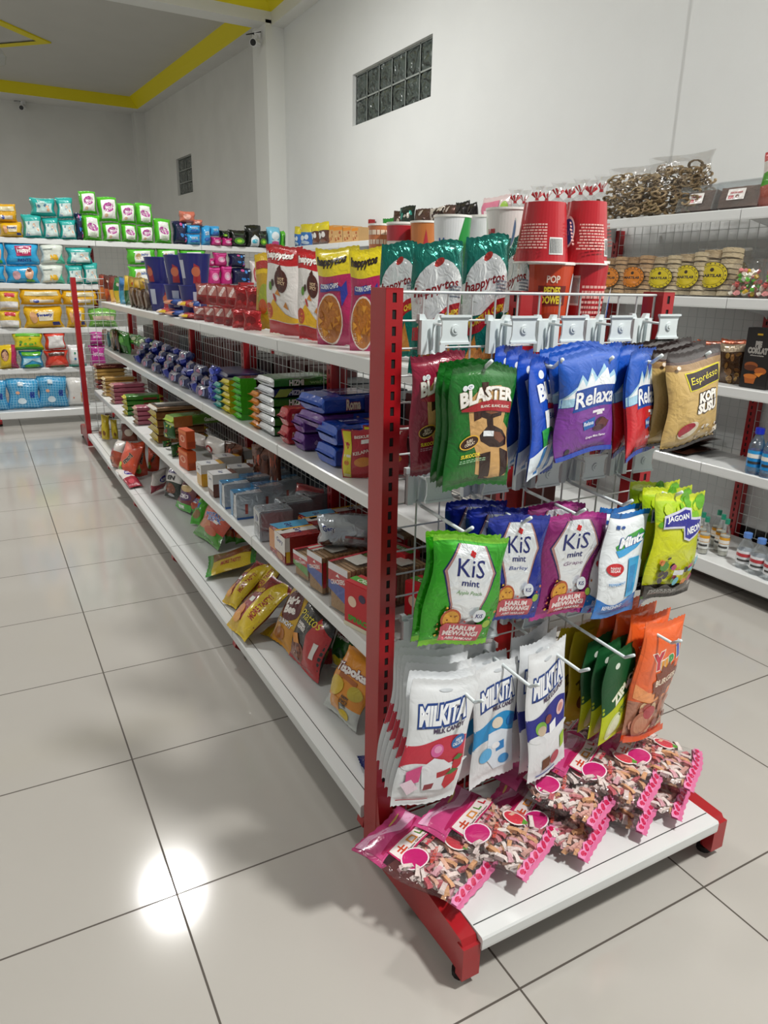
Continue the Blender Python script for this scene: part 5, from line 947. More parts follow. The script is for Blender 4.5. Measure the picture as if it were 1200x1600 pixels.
for i in range(1):
    for j in range(3): blk(K_rd, 438+j*44, j, f'dark red and white block pack in {["the front", "the second", "the rear"][j]} row', z=Z1, rz=.02*j, dx=.12, x0=.485)
# cracker packs in clear wrap
def cracker(key, lab, lab2, W=.085, H=.115, D=.13, txt='CRACKERS'):
    if key in MESH: return MESH[key]
    mb = MB(); R = random.Random(4)
    for k in range(9):
        y = .004+k*(D-.008)/9; mb.box((-W/2+.006, y, .004), (W/2-.006, y+(D-.02)/9*.8, H-.006), R.choice(['#a9865c', '#9c7850', '#b39268']), 'content')
    inner = mb.mesh(key+'_in'); mb = MB(); mb.box((-W/2, 0, 0), (W/2, D, H), '#ffffff', 'clear_film')
    art = [('r', 0, .55, 1, .85, lab), ('p', [(0, .45), (1, .25), (1, .60), (0, .62)], lab2), ('r', .0, .85, 1, 1, '#d9d9dc'), ('t', txt, .5, .66, .10, '#f0e6e4', {'w': .75, 'b': .03, 'rot': 14}), ('p', [(.4, .76), (.6, .76), (.5, .83)], '#f0e6e4')]
    apply_art(mb, art, W, H, lambda u, v, o: ((u-.5)*W, -o, v*H), 'film', .05)
    apply_art(mb, [('r', 0, .0, .12, 1, lab), ('r', .12, .3, .8, .7, '#c9c6bd')], W, D, lambda u, v, o: ((u-.5)*W, v*D, H+o), 'film', .05)
    apply_art(mb, [('r', 0.02, .2, .10, .85, lab), ('r', .6, .1, .98, .45, '#cfccc6')]+lines(.62, .95, .12, .43, 5, '#5a5a5a'), D, H, lambda u, v, o: (W/2+o, u*D, v*H), 'film', .05)
    me = mb.mesh(key); MESH[key] = me; MESH[key+'_in'] = inner; return me
CRK = cracker('crk_red', '#b01e2c', '#2a4a9a'); CRG = cracker('crk_green', '#b01e2c', '#4a8a2e', H=.075)
def crk(key, px, x, z, lab, rz=0, sc=(1, 1, 1)):
    y = at(px, z_px(z, px, 'x', x), x=x).y; o = put('cracker_pack', MESH[key], (x, y, z), RZ_+rz, 0, 0, lab, 'cracker pack', 'clear wrapped cracker packs on the lower shelf', sc); link('crackers', MESH[key+'_in'], o)
crk('crk_green', 470, .49, Z1, 'low clear cracker pack with green and red label, left one at the shelf edge', .1); crk('crk_green', 520, .60, Z1, 'low clear cracker pack with green and red label, second row', .1); crk('crk_green', 582, .68, Z1+.06, 'low clear cracker pack with green label at the back near the post', .1, (.9, .9, .9)); crk('crk_green', 618, .74, Z1+.06, 'low clear cracker pack with green label behind the post', .1, (.9, .9, .9))
crk('crk_red', 492, .49, Z1, 'clear cracker pack with red and blue label, left one at the shelf edge', .12, (.9, 1, .95)); crk('crk_red', 528, .49, Z1, 'clear cracker pack with red and blue label, right one at the shelf edge', .15, (1, 1, 1.1)); crk('crk_red', 545, .62, Z1, 'clear cracker pack with red band in the second row', .1, (.9, .9, .9)); crk('crk_red', 600, .62, Z1, 'clear cracker pack with red band in the second row by the post', .1, (.9, .9, .9)); crk('crk_red', 600, .73, Z1, 'clear cracker pack with red band in the rear row by the post', .1, (.9, .9, .9)); crk('crk_red', 560, .73, Z1, 'clear cracker pack with red band in the rear row', .1, (.9, .9, .9))
K_big = pillow('silver_block', .16, .085, .09, '#aab1b7', [('t', 'Gery', .22, .7, .22, '#2f3c7a', {'w': .22, 'b': .04, 'ol': '#e8ecf0', 'ow': .04}), ('p', [(.05, .2), (.2, .4), (.3, .2), (.15, .05)], '#4a2c20'), ('r', .5, .45, .85, .52, '#8a4a4a')], 'foil', nu=14, nv=12, seed=84, mx=.02, pu=6, pv=5, q=2, crimp=.02, wr=.08)
p = at(528, 880, x=.60); put('biscuit_pack', K_big, (.60, at(532, 850, x=.58).y, Z1+.105), -.55, 0, 0, 'big crumpled silver biscuit block lying on top of the cracker packs', 'biscuit pack', None, (1, 1.1, 1))
CS = carton('spinach_box', .10, .115, .055, '#c2232c', front=[('t', 'SPINACH', .55, .22, .13, '#3f9a2a', {'w': .8, 'b': .05}), ('e', .3, .6, .15, .12, '#e6c9b0'), ('e', .65, .75, .12, .09, '#3a2a4a'), ('r', .0, .0, 1, .10, '#d8d2b8')], right=[('r', .1, .05, .95, .7, '#cfc69e'), ('t', 'SPINACH', .5, .12, .12, '#3f9a2a', {'w': .8, 'b': .05}), ('t', 'biscuit', .5, .5, .1, '#8a7a4a', {'w': .6})]+lines(.2, .85, .25, .42, 4, '#a89a6a'), left=[], top=[('r', .0, .3, 1, .7, '#4a9a2e'), ('t', 'CREAM', .5, .5, .3, '#e6efd8', {'w': .6})])
for i, (px, x, lab) in enumerate([(545, .47, 'red and green spinach biscuit carton at the shelf edge by the post'), (562, .56, 'red and green spinach biscuit carton in the second row'), (600, .66, 'red and green spinach biscuit carton in the third row'), (640, .60, 'red and green spinach biscuit carton seen through the grid')]):
    put('biscuit_box', CS, (x+.02, at(px+2, z_px(Z1, px, 'x', x), x=x).y, Z1), RZ_+.25, 0, 0, lab, 'box', 'spinach biscuit cartons', (1, 1, 1))

# ---------------------------------------------------------------- base shelf: snack bags
def snack(key, base, art, seed, D=.06, W=.16, H=.22, m='film'): return pillow(key, W, H, D, base, art, m, nu=16, nv=18, seed=seed, mx=.015, wr=.09, crimp=.04)
S_mt = snack('more_tasty', [(0, '#c9a41c'), (.2, '#8c1c22')], [('p', [(.5, .0), (1, .0), (1, .9), (.72, 1), (.5, .98)], '#d9bb1c'), ('t', 'MORE TASTY!', .76, .5, .13, '#9a1c1c', {'w': .62, 'b': .04, 'rot': 90}), ('t', 'Twistko', .26, .72, .12, '#e3b93a', {'w': .42, 'b': .05, 'rot': 10}), ('e', .22, .3, .2, .12, '#c97a2a'), ('e', .3, .2, .15, .08, '#d99a4a'), ('r', .25, .5, .42, .58, '#e3e3df')], 90, W=.18, H=.25)
S_gt = snack('more_tasty_green', [(0, '#2f8a2a'), (.12, '#d1b51c')], [('p', [(.0, .12), (.5, .12), (.5, .9), (0, .9)], '#7a4a1c'), ('t', 'MORE TASTY!', .72, .5, .13, '#a83a1c', {'w': .55, 'b': .04, 'rot': 90}), ('r', 0, .9, 1, 1, '#2f8a2a')], 91)
S_bee = snack('bee', [(0, '#c98a1c'), (.35, '#d1a51c')], [('e', .45, .62, .34, .25, '#5a1418'), ('t', "Mr's\nBee", .45, .62, .28, '#f1ece6', {'w': .42, 'b': .06, 'rot': 12}), ('t', 'CRUNCHY', .45, .34, .08, '#f1ece6', {'w': .6, 'b': .04, 'ol': '#2a1414', 'ow': .04}), ('e', .4, .15, .25, .1, '#a8641c')], 92)
S_pi = snack('piattos', [(0, '#a3161c'), (.12, '#1a1516')], [('p', [(.55, .0), (1, .0), (1, .7), (.70, .9), (.55, .55)], '#b01a20'), ('t', 'Piattos', .45, .78, .14, '#d9c92a', {'w': .72, 'b': .0, 'rot': 6, 'sh': .3}), ('t', 'SAMBAL\nGEPREK', .32, .60, .10, '#efe9e4', {'w': .3, 'b': .04}), ('e', .36, .22, .24, .15, '#7a3a20'), ('p', [(.1, .42), (.3, .48), (.4, .36), (.2, .3)], '#d98a2a')]+scatter(14, (.18, .12, .52, .32), ['#8a4a2a', '#5a2414'], .03, .05, 6)+[('r', .80, .3, .90, .55, '#d9d4cf')], 93, W=.18, H=.24)
S_ta = snack('tapioca', [(0, '#b9bdb9'), (.25, '#d98a1c')], [('t', 'Tapoka', .5, .70, .17, '#efe9e4', {'w': .8, 'b': .06, 'rot': 6, 'ol': '#7a1c20', 'ow': .05}), ('r', .3, .56, .75, .63, '#a85a14'), ('e', .3, .42, .22, .14, '#cfae2a'), ('e', .8, .48, .16, .1, '#b9a52a'), ('p', [(.3, .1), (.6, .12), (.55, .3), (.25, .28)], '#cf8a3a'), ('t', 'HAPPY\nSNACK\nTIME', .66, .3, .16, '#2a2420', {'w': .2, 'b': .03}), ('e', .7, .12, .12, .07, '#d1b51c')], 94, W=.15, H=.21)
S_gc = snack('green_crisps', [(0, '#c9cdbf'), (.35, '#2f6a2a'), (.8, '#7a1c2a')], [('e', .4, .25, .3, .13, '#d1bb1c'), ('t', 'Tapoka', .5, .8, .12, '#efe9e4', {'w': .7, 'b': .05}), ('p', [(.2, .4), (.5, .6), (.8, .4), (.5, .3)], '#1c4a20')], 95, W=.15, H=.21)
S_pk = snack('pik', [(0, '#3f8a1c'), (.3, '#b03a1c'), (.6, '#c9441f')], [('t', 'POTATO\nSTICK', .55, .62, .22, '#2f5ab0', {'w': .65, 'b': .06, 'rot': 14, 'ol': '#e8e4e0', 'ow': .04}), ('e', .3, .38, .28, .12, '#c97a4a'), ('e', .62, .28, .22, .1, '#b5502a'), ('r', .6, .5, .75, .57, '#e3e3df')], 96)
S_gn = snack('green_stick', [(0, '#3fae1c'), (.5, '#4fae22')], [('t', 'PIK', .4, .6, .2, '#2f5ab0', {'w': .3, 'b': .05}), ('e', .5, .3, .3, .15, '#8a6a3a')], 97)
S_ko = snack('peanut', [(0, '#3fae2a'), (.22, '#6a1c2a')], [('e', .5, .5, .42, .16, '#4a1c5a'), ('t', 'KORO', .5, .5, .15, '#efe9ec', {'w': .6, 'b': .06}), ('e', .5, .78, .3, .12, '#c9a86a'), ('r', .3, .06, .7, .18, '#e3efe0')], 98)
S_kp = snack('koro_open', [(0, '#1c2a20'), (.5, '#dfdcd8')], [('e', .5, .28, .34, .17, '#7a3a20'), ('t', 'EN', .5, .62, .14, '#1c1c1c', {'w': .4, 'b': .05}), ('t', 'KORO', .5, .82, .12, '#3a2a8a', {'w': .6, 'b': .06}), ('e', .5, .07, .2, .05, '#cfcfd6')]+scatter(14, (.25, .16, .75, .4), ['#a8603a', '#8a4424'], .03, .05, 7), 99)
S_rp = snack('red_purple', [(0, '#9a1c34'), (.45, '#e0d9d4')], [('e', .6, .62, .3, .14, '#2f2a8a'), ('t', 'KORO', .6, .62, .12, '#efe9ec', {'w': .45, 'b': .05}), ('e', .4, .2, .2, .1, '#c94a5a')], 100)
S_or = snack('orange_maxi', [(0, '#c23a1a'), (.2, '#cf451c')], [('t', 'maxi', .6, .55, .18, '#1c1414', {'w': .5, 'b': .06, 'rot': 60, 'ol': '#e0b08a', 'ow': .04}), ('e', .3, .2, .2, .1, '#5a8a2a'), ('e', .3, .32, .12, .08, '#b8c92a')], 101, D=.08, W=.17, H=.26)
S_wh = snack('white_red', [(0, '#a8401f'), (.55, '#cfc9c4')], [('e', .4, .55, .2, .12, '#b02a2a'), ('e', .5, .25, .3, .12, '#c9643a'), ('r', .2, .1, .5, .25, '#5a2a1c')], 102, D=.08, W=.17, H=.26)
S_ye = snack('yellow_far', [(0, '#d1b51c'), (.8, '#b8a01c')], [('e', .5, .5, .3, .2, '#e0c92a'), ('e', .4, .25, .2, .1, '#8a5a1c')], 103)
S_br = snack('brown_far', [(0, '#7a3a24'), (.5, '#5a2018')], [('e', .5, .5, .3, .2, '#c9b9a8')], 104)
S_cr = snack('corner_bag', [(0, '#23306e'), (.25, '#dfe0dc'), (.6, '#c9a62a')], [('t', 'POPS NOODLE', .5, .4, .08, '#23306e', {'w': .8, 'b': .04}), ('e', .5, .75, .3, .12, '#8a5a2a')], 105)
gb = 'snack bags on the base shelf of the gondola'
def rest(name, me, bl, br, tm, xt, z, lab, cat, group=None, dsc=1.0, ax='x'):
    """a bag leaning back: its lower corners are where the sight lines meet the shelf, its top middle lies in the plane xt"""
    A = at(*bl, z=z); B = at(*br, z=z); C = (A+B)/2; T = at(*tm, x=xt) if xt > .4 else at(*tm, y=C.y+xt)
    X = (B-A).normalized(); Z = T-C; h_ = Z.length; Z = (Z-X*Z.dot(X)).normalized(); Y = Z.cross(X); w, h = dims(me)
    M = Matrix((X*((B-A).length/w), Y*dsc, Z*(h_/h))).transposed().to_4x4(); M.translation = C+Vector((0, 0, .012))-Y*.0
    o = link(name, me); o.matrix_world = M; return tag(o, lab, cat, group)
def sb(me, bl, br, tm, xt, lab, dsc=.8): rest('snack_bag', me, bl, br, tm, xt, Z0, lab, 'snack bag', gb, dsc)
sb(S_br, (155, 683), (163, 685), (164, 662), .02, 'small brown bag at the far end of the base shelf'); sb(S_ye, (159, 689), (172, 689), (174, 651), .02, 'yellow bag, leftmost on the base shelf'); sb(S_ye, (176, 689), (186, 688), (186, 658), .02, 'second yellow bag on the base shelf'); sb(S_br, (190, 692), (216, 692), (203, 664), .02, 'dark brown and white bag behind the orange bags')
sb(S_wh, (174, 729), (186, 736), (189, 690), .02, 'white topped orange bag, leftmost of the row of orange bags'); sb(S_or, (184, 741), (209, 753), (211, 696), .02, 'first big orange bag with black word from the left'); sb(S_or, (210, 748), (232, 746), (229, 693), .02, 'second big orange bag with black word from the left'); sb(S_or, (230, 739), (249, 740), (248, 702), .02, 'third big orange bag with black word from the left')
sb(S_rp, (201, 765), (224, 762), (249, 735), .62, 'flat lying red bag with white hem before the orange bags', .5); sb(S_rp, (235, 775), (257, 766), (260, 737), .02, 'red and white bag with a purple oval'); sb(S_kp, (257, 777), (281, 785), (277, 731), .02, 'white and black peanut bag with nuts in its window'); sb(S_ko, (275, 794), (298, 807), (299, 757), .02, 'green hemmed purple peanut bag')
sb(S_pk, (290, 800), (309, 810), (313, 776), .02, 'red potato bag, partly behind the bright green one'); sb(S_gn, (297, 821), (316, 826), (330, 780), .02, 'bright green snack bag among the red ones')
sb(S_pk, (303, 836), (342, 864), (350, 792), .02, 'orange red bag with blue word at the front of the base shelf'); sb(S_pk, (352, 853), (368, 850), (368, 808), .02, 'orange red bag standing behind, left one'); sb(S_pk, (368, 854), (386, 850), (384, 818), .02, 'orange red bag standing behind, right one')
sb(S_gt, (326, 874), (323, 907), (402, 868), .66, 'yellow bag with green hem lying flat on the base shelf', .5); sb(S_mt, (386, 935), (402, 955), (414, 872), .62, 'yellow and dark red bag in the middle of the heap'); sb(S_mt, (347, 942), (368, 958), (404, 880), .58, 'yellow and dark red bag at the left of the heap'); sb(S_mt, (354, 978), (382, 1010), (425, 905), .56, 'large yellow and dark red bag with its slogan running upward')
sb(S_mt, (407, 993), (424, 1003), (432, 942), .60, 'yellow bag seen behind the one with a dark red oval'); sb(S_bee, (421, 998), (455, 1030), (450, 916), .58, 'yellow bag with a dark red oval and white word'); sb(S_pi, (450, 1030), (497, 1073), (490, 946), .57, 'black and red bag with yellow script word', 1); sb(S_pi, (497, 1046), (524, 1040), (530, 975), .66, 'red bag behind the black one')
sb(S_gc, (516, 1047), (547, 1060), (548, 990), .64, 'green and yellow crisps bag behind the orange one'); sb(S_ta, (505, 1107), (557, 1149), (572, 1028), .58, 'orange and silver tapioca crisps bag', 1); sb(S_cr, (554, 1188), (580, 1222), (592, 1145), .60, 'white and blue bag half hidden by the slotted red post')
# ================================================================ DIAPER AND TISSUE PACKS ON THE BACK SHELVING
def dpack(key, c, art, W=.26, H=.17, D=.13, seed=1, m='film', p=5): return pillow(key, W, H, D, c, art, m, nu=12, nv=12, pu=p, pv=p, q=2, crimp=.03, seed=seed, mx=.04, wr=.05)
D_ye = dpack('d_yellow', '#e0b01c', [('r', .35, .35, .75, .75, '#e9dfc4'), ('t', 'Sweety', .52, .6, .2, '#2a3f8e', {'w': .42, 'b': .04}), ('r', .72, .12, .92, .28, '#22307a'), ('e', .22, .5, .1, .25, '#cf9a6a')], seed=110)
D_ye2 = dpack('d_yellow2', '#dda71a', [('r', .1, .6, .9, .85, '#d9cfa8'), ('r', .2, .15, .8, .35, '#cfc6b4'), ('e', .35, .25, .08, .12, '#2a3f8e')], seed=111)
D_yw = dpack('d_yellow_white', '#dcb82a', [('r', .0, .0, .9, .45, '#dedcda'), ('r', .3, .7, .8, .9, '#c9303a')], seed=112)
D_bl = dpack('d_blue', '#2ea3d6', [('r', .28, .42, .78, .88, '#b02a5a'), ('t', 'Happy!', .53, .65, .28, '#f1ece8', {'w': .42, 'b': .05}), ('t', 'PANTS', .53, .22, .14, '#1c3f8e', {'w': .4, 'b': .03})], seed=113)
D_bl2 = dpack('d_blue_b', '#2ea3d6', [('e', .3, .45, .13, .25, '#cfa2a8'), ('e', .72, .5, .14, .3, '#d9a888'), ('e', .72, .75, .08, .14, '#6a3a24'), ('r', .6, .05, .85, .2, '#4fae3a')], seed=114)
D_wg = dpack('d_white_green', '#d9e0d6', [('p', [(.6, .0), (1, .0), (1, .6)], '#5fc9a8'), ('t', 'NB', .55, .3, .28, '#e0b01c', {'w': .35, 'b': .07}), ('r', .1, .7, .5, .74, '#8a9a94')], W=.18, seed=115)
D_te = dpack('d_teal', '#2aa7a0', [('r', .12, .1, .88, .7, '#c9dad6')]+scatter(9, (.15, .15, .85, .65), ['#d9a888', '#8ab0c9', '#e8e4d9', '#5a8a94'], .05, .1, 5), W=.16, seed=116)
D_tw = dpack('d_teal_wide', '#2aa7a0', [('r', .2, .2, .85, .7, '#b9d4d0'), ('t', 'Tisu', .4, .8, .15, '#e8f0ee', {'w': .3})]+scatter(6, (.25, .25, .8, .6), ['#d9a888', '#4a7a94'], .05, .08, 6), W=.22, seed=117)
D_gw = dpack('d_green_white', '#52b82a', [('p', [(.14, .1), (.86, .1), (.86, .88), (.14, .85)], '#e4e6e0'), ('e', .5, .55, .28, .2, '#a8348e', {'rot': 10}), ('t', 'Mitu', .5, .55, .14, '#f1e6f0', {'w': .32, 'b': .05}), ('e', .35, .22, .1, .08, '#c9a888')], W=.15, seed=118)
D_gw2 = dpack('d_green_white2', '#52b82a', [('r', .2, .15, .8, .85, '#e4e6e0'), ('e', .5, .5, .18, .22, '#a8348e', {'rot': 70}), ('r', .3, .1, .7, .3, '#b9c9b0')], W=.13, seed=119)
D_gh = dpack('d_green_wide', '#52b82a', [('r', .22, .1, .78, .85, '#e4e6e0'), ('e', .35, .5, .1, .2, '#c9a26a'), ('t', 'baby', .58, .6, .2, '#4a6ab0', {'w': .25, 'b': .04}), ('r', .4, .1, .6, .22, '#5a4aa0')], W=.22, H=.12, seed=120)
D_re = dpack('d_red', '#d63a26', [('r', .15, .1, .9, .8, '#dcdad8')], W=.17, H=.15, seed=121); D_re2 = dpack('d_red2', '#cf3a26', [('r', .15, .7, .85, .9, '#4a2a1c'), ('p', [(.1, .1), (.5, .5), (.9, .1)], '#d65a4a'), ('r', .2, .02, .8, .12, '#3f7a2a')], W=.17, H=.14, seed=122)
D_yg = dpack('d_yellow_green', '#d9cf1c', [('r', .1, .8, .9, .95, '#5fae2a'), ('r', .05, .0, .95, .2, '#5fae2a')]+scatter(7, (.15, .3, .85, .7), ['#5fae2a', '#2a5a2a'], .04, .07, 7), W=.2, H=.16, seed=123); D_bg = dpack('d_blue_green', '#2a9ac9', [('r', .1, .75, .9, .95, '#5fae2a'), ('p', [(.1, .2), (.5, .5), (.9, .3), (.9, .6), (.1, .6)], '#a9d4e4'), ('e', .5, .15, .35, .12, '#3f9a2a')], W=.18, H=.14, seed=124)
D_yf = dpack('d_yellow_red', '#e0c01c', [('e', .35, .6, .2, .25, '#5a3422'), ('e', .35, .55, .16, .2, '#d9a888'), ('p', [(.6, 0), (1, 0), (1, 1), (.75, 1)], '#b02a5a')], W=.17, H=.18, seed=125); D_wh = dpack('d_white', '#dfe2e2', [('r', 0, 0, 1, .12, '#4ab0a0'), ('e', .35, .65, .06, .05, '#3a8a6a'), ('e', .35, .4, .06, .05, '#3a7ab0'), ('r', .5, .75, .75, .8, '#3a7ab0')]+lines(.5, .85, .3, .6, 3, '#a8b0b0'), W=.17, H=.17, seed=126)
plaid = [('r', .05+.09*k, .03, .065+.09*k, .95, '#8cc9e6') for k in range(11)]+[('r', .03, .05+.08*k, .97, .06+.08*k, '#8cc9e6') for k in range(11)]
D_oto = dpack('d_plaid', '#3d9fd0', plaid+[('t', 'oto', .76, .5, .22, '#1c3f9e', {'w': .2, 'b': .06, 'rot': 90}), ('e', .42, .28, .14, .10, '#cfe2ec'), ('e', .3, .55, .07, .05, '#e0a888'), ('r', .35, .78, .5, .9, '#d9e6ee')], W=.24, H=.24, seed=127); D_wb = dpack('d_whitebear', '#dcdad6', [('r', .6, .15, .9, .5, '#d9a26a'), ('e', .75, .35, .12, .10, '#5a3a24'), ('r', .7, .65, .8, .75, '#3a3a3a'), ('t', 'M', .25, .3, .06, '#c95a2a', {'w': .06})], W=.22, H=.24, seed=128)
D_nv = dpack('d_navy', '#12193f', scatter(9, (.1, .1, .9, .9), ['#3a8ad6', '#b9d4ee', '#1c2f7a', '#c9508e'], .07, .12, 9), W=.14, seed=129); D_cb = dpack('d_lightblue', '#3aa0d9', [('t', 'care', .5, .6, .2, '#e6eef4', {'w': .5}), ('e', .5, .3, .3, .1, '#1c5aa8')], W=.14, H=.12, seed=130); D_sa = dpack('d_salmon', '#c9705a', [('e', .4, .5, .25, .25, '#e8b0a0')], W=.17, H=.11, seed=131)
D_pk = dpack('d_pink', '#c22a7a', [('e', .5, .5, .3, .2, '#e89ac0'), ('e', .5, .5, .15, .1, '#f1d9e6'), ('r', .1, .85, .9, .95, '#d9509a')], W=.14, H=.14, seed=132); D_bk = dpack('d_black', '#10140f', [('e', .5, .35, .3, .2, '#4a8a1c'), ('e', .5, .35, .15, .1, '#9ac92a'), ('r', .2, .7, .8, .8, '#2a3a24')], W=.15, H=.16, seed=133); D_bw = dpack('d_blackwhite', '#10140f', [('p', [(.25, .0), (.8, .0), (.8, .4), (.5, .55), (.25, .4)], '#dfe8ec'), ('e', .5, .25, .2, .1, '#3ab0c9')], W=.14, H=.2, seed=134)
D_lb = dpack('d_skypack', '#7ac4e0', [('e', .5, .55, .3, .2, '#e4eef2'), ('e', .5, .2, .3, .12, '#c9508e'), ('r', .2, .3, .8, .35, '#e4eef2')], W=.14, H=.2, seed=135); D_lg = dpack('d_lime', '#5ab82a', [('e', .5, .5, .2, .3, '#2a6a1c')], W=.1, H=.13, seed=136); D_wr = dpack('d_whitered', '#d9d2cf', [('e', .5, .5, .35, .3, '#b0444a'), ('e', .5, .5, .22, .18, '#d9b0a8')], W=.12, H=.16, seed=137); D_gp = dpack('d_paleg', '#6aa84a', lines(.1, .9, .15, .85, 5, '#a8c98a')+[('r', .1, .4, .9, .6, '#c9b0a0')], W=.24, H=.16, seed=138); D_mg = dpack('d_magenta', '#b02a8a', [('t', 'lotion', .5, .6, .25, '#e6b0d6', {'w': .7, 'b': .04})], W=.14, H=.14, seed=139)
FY = 5.655
def far(me, a, b, yt, z, lab, cat='diaper pack', grp=None, y=FY, dsc=1, nm='diaper_pack'): return stand(nm, me, a, b, yt, 'y', y, y, z, lab, cat, grp, dsc=dsc)
def zat(py, px=100, y=FY): return at(px, py, y=y).z
F0, F1, F2, F3, F4 = [z+.001 for z in FZ]
gy = 'diaper and tissue packs on the back shelving'
def fars(lst, nm='diaper_pack', cat='diaper pack'):
    for me, a, b, yt, yb, lab in lst: far(me, a, b, yt, yb if yb < 2 else zat(yb, (a+b)/2), lab, cat, gy, nm=nm)
fars([(D_ye, -2, 36, 346, F4, 'yellow pack at the left picture edge on the top back shelf, lower layer'), (D_ye2, -10, 26, 318, 347, 'yellow pack at the left picture edge on the top back shelf, upper layer'),
      (D_te, 34, 66, 334, F4, 'teal tissue pack, left one of the lower layer on the top back shelf'), (D_te, 66, 92, 339, F4, 'teal tissue pack, middle one of the lower layer on the top back shelf'), (D_te, 92, 119, 342, F4, 'teal tissue pack, right one of the lower layer on the top back shelf'),
      (D_tw, 46, 87, 309, 338, 'wide teal tissue pack lying on two others at the top'), (D_te, 87, 114, 308, 342, 'teal tissue pack standing on top of the right one'),
      (D_nv, 117, 129, 332, F4, 'narrow dark blue pack between the teal and the green ones'),
      (D_gw, 122, 151, 298, 334, 'highest green and white wipes pack, leftmost of the upper layer'), (D_gw2, 128, 158, 334, F4, 'green and white wipes pack leftmost of the lower layer'), (D_gw, 151, 184, 307, 346, 'green and white wipes pack second of the upper layer'), (D_gw, 159, 189, 347, F4, 'green and white wipes pack second of the lower layer'), (D_gw, 183, 212, 317, 349, 'green and white wipes pack third of the upper layer'), (D_gw2, 189, 214, 349, F4, 'green and white wipes pack third of the lower layer'), (D_gw2, 211, 238, 317, 352, 'green and white wipes pack fourth of the upper layer'), (D_gw, 214, 240, 352, F4, 'green and white wipes pack fourth of the lower layer'), (D_gw2, 240, 267, 341, F4, 'green and white wipes pack standing alone at the right of its group'),
      (D_bl, 8, 61, 379, 414, 'bright blue diaper pack with crimson label, upper of two'), (D_bl2, 8, 61, 414, F3, 'bright blue diaper pack with printed figures, lower of two'), (D_bl2, -30, 8, 378, 414, 'bright blue diaper pack cut by the left picture edge, upper one'), (D_bl, -30, 8, 414, F3, 'bright blue diaper pack cut by the left picture edge, lower one'),
      (D_wg, 62, 100, 380, 412, 'white and mint diaper pack, upper of two'), (D_wg, 62, 100, 412, F3, 'white and mint diaper pack, lower of two'), (D_te, 103, 144, 386, 413, 'teal pack on the fourth shelf, upper of its group'), (D_te, 103, 130, 413, F3, 'teal pack on the fourth shelf, lower left of its group'), (D_te, 129, 153, 410, F3, 'teal pack on the fourth shelf, lower right of its group'),
      (D_gh, 197, 244, 388, 413, 'wide green and white wipes pack, left one above the blue tubs'), (D_gh, 244, 279, 388, 413, 'wide green and white wipes pack, middle one above the blue tubs'), (D_gh, 279, 322, 390, 415, 'wide green and white wipes pack, right one above the blue tubs'), (D_gh, 200, 240, 415, F3, 'wide green wipes pack in the lower layer, left one'), (D_gh, 240, 280, 415, F3, 'wide green wipes pack in the lower layer, middle one'), (D_gh, 281, 322, 415, F3, 'wide green wipes pack in the lower layer, right one'),
      (D_yw, -4, 31, 454, 484, 'yellow and white diaper pack at the left picture edge, upper one'), (D_yw, -4, 33, 484, F2, 'yellow and white diaper pack at the left picture edge, lower one'), (D_ye2, 30, 97, 451, 476, 'wide yellow diaper pack lying on another, left one'), (D_ye, 36, 99, 477, F2, 'yellow diaper pack with a blue word on a white cloud'), (D_ye2, 96, 152, 453, 476, 'wide yellow diaper pack lying on another, right one'), (D_ye, 103, 134, 477, F2, 'yellow diaper pack beside the far red post'), (D_gp, 137, 183, 481, F2, 'pale green pack seen through the wire grid'), (D_ye2, 152, 200, 440, 470, 'yellow pack behind the far snack pouches'),
      (D_yf, -4, 28, 538, F1, 'yellow and crimson diaper pack at the left picture edge'), (D_yg, 19, 68, 518, 547, 'yellow and green pack on top of the blue and green one'), (D_bg, 30, 68, 547, F1, 'blue and green pack under the yellow and green one'), (D_re, 68, 103, 518, 546, 'red pack with a white panel'), (D_re2, 69, 107, 546, F1, 'red pack with a brown stripe'), (D_wh, 105, 135, 537, F1, 'white pack with small green marks'), (D_mg, 139, 162, 516, 538, 'magenta pack seen through the far grid, upper'), (D_mg, 139, 165, 538, F1, 'magenta pack seen through the far grid, lower'),
      (D_oto, -34, 12, 592, F0, 'blue plaid diaper pack cut by the left picture edge'), (D_oto, 10, 63, 590, F0, 'blue plaid diaper pack, middle one of three'), (D_oto, 58, 106, 586, F0, 'blue plaid diaper pack, right one of three'), (D_wb, 103, 139, 587, F0, 'white diaper pack with a small brown bear patch')])
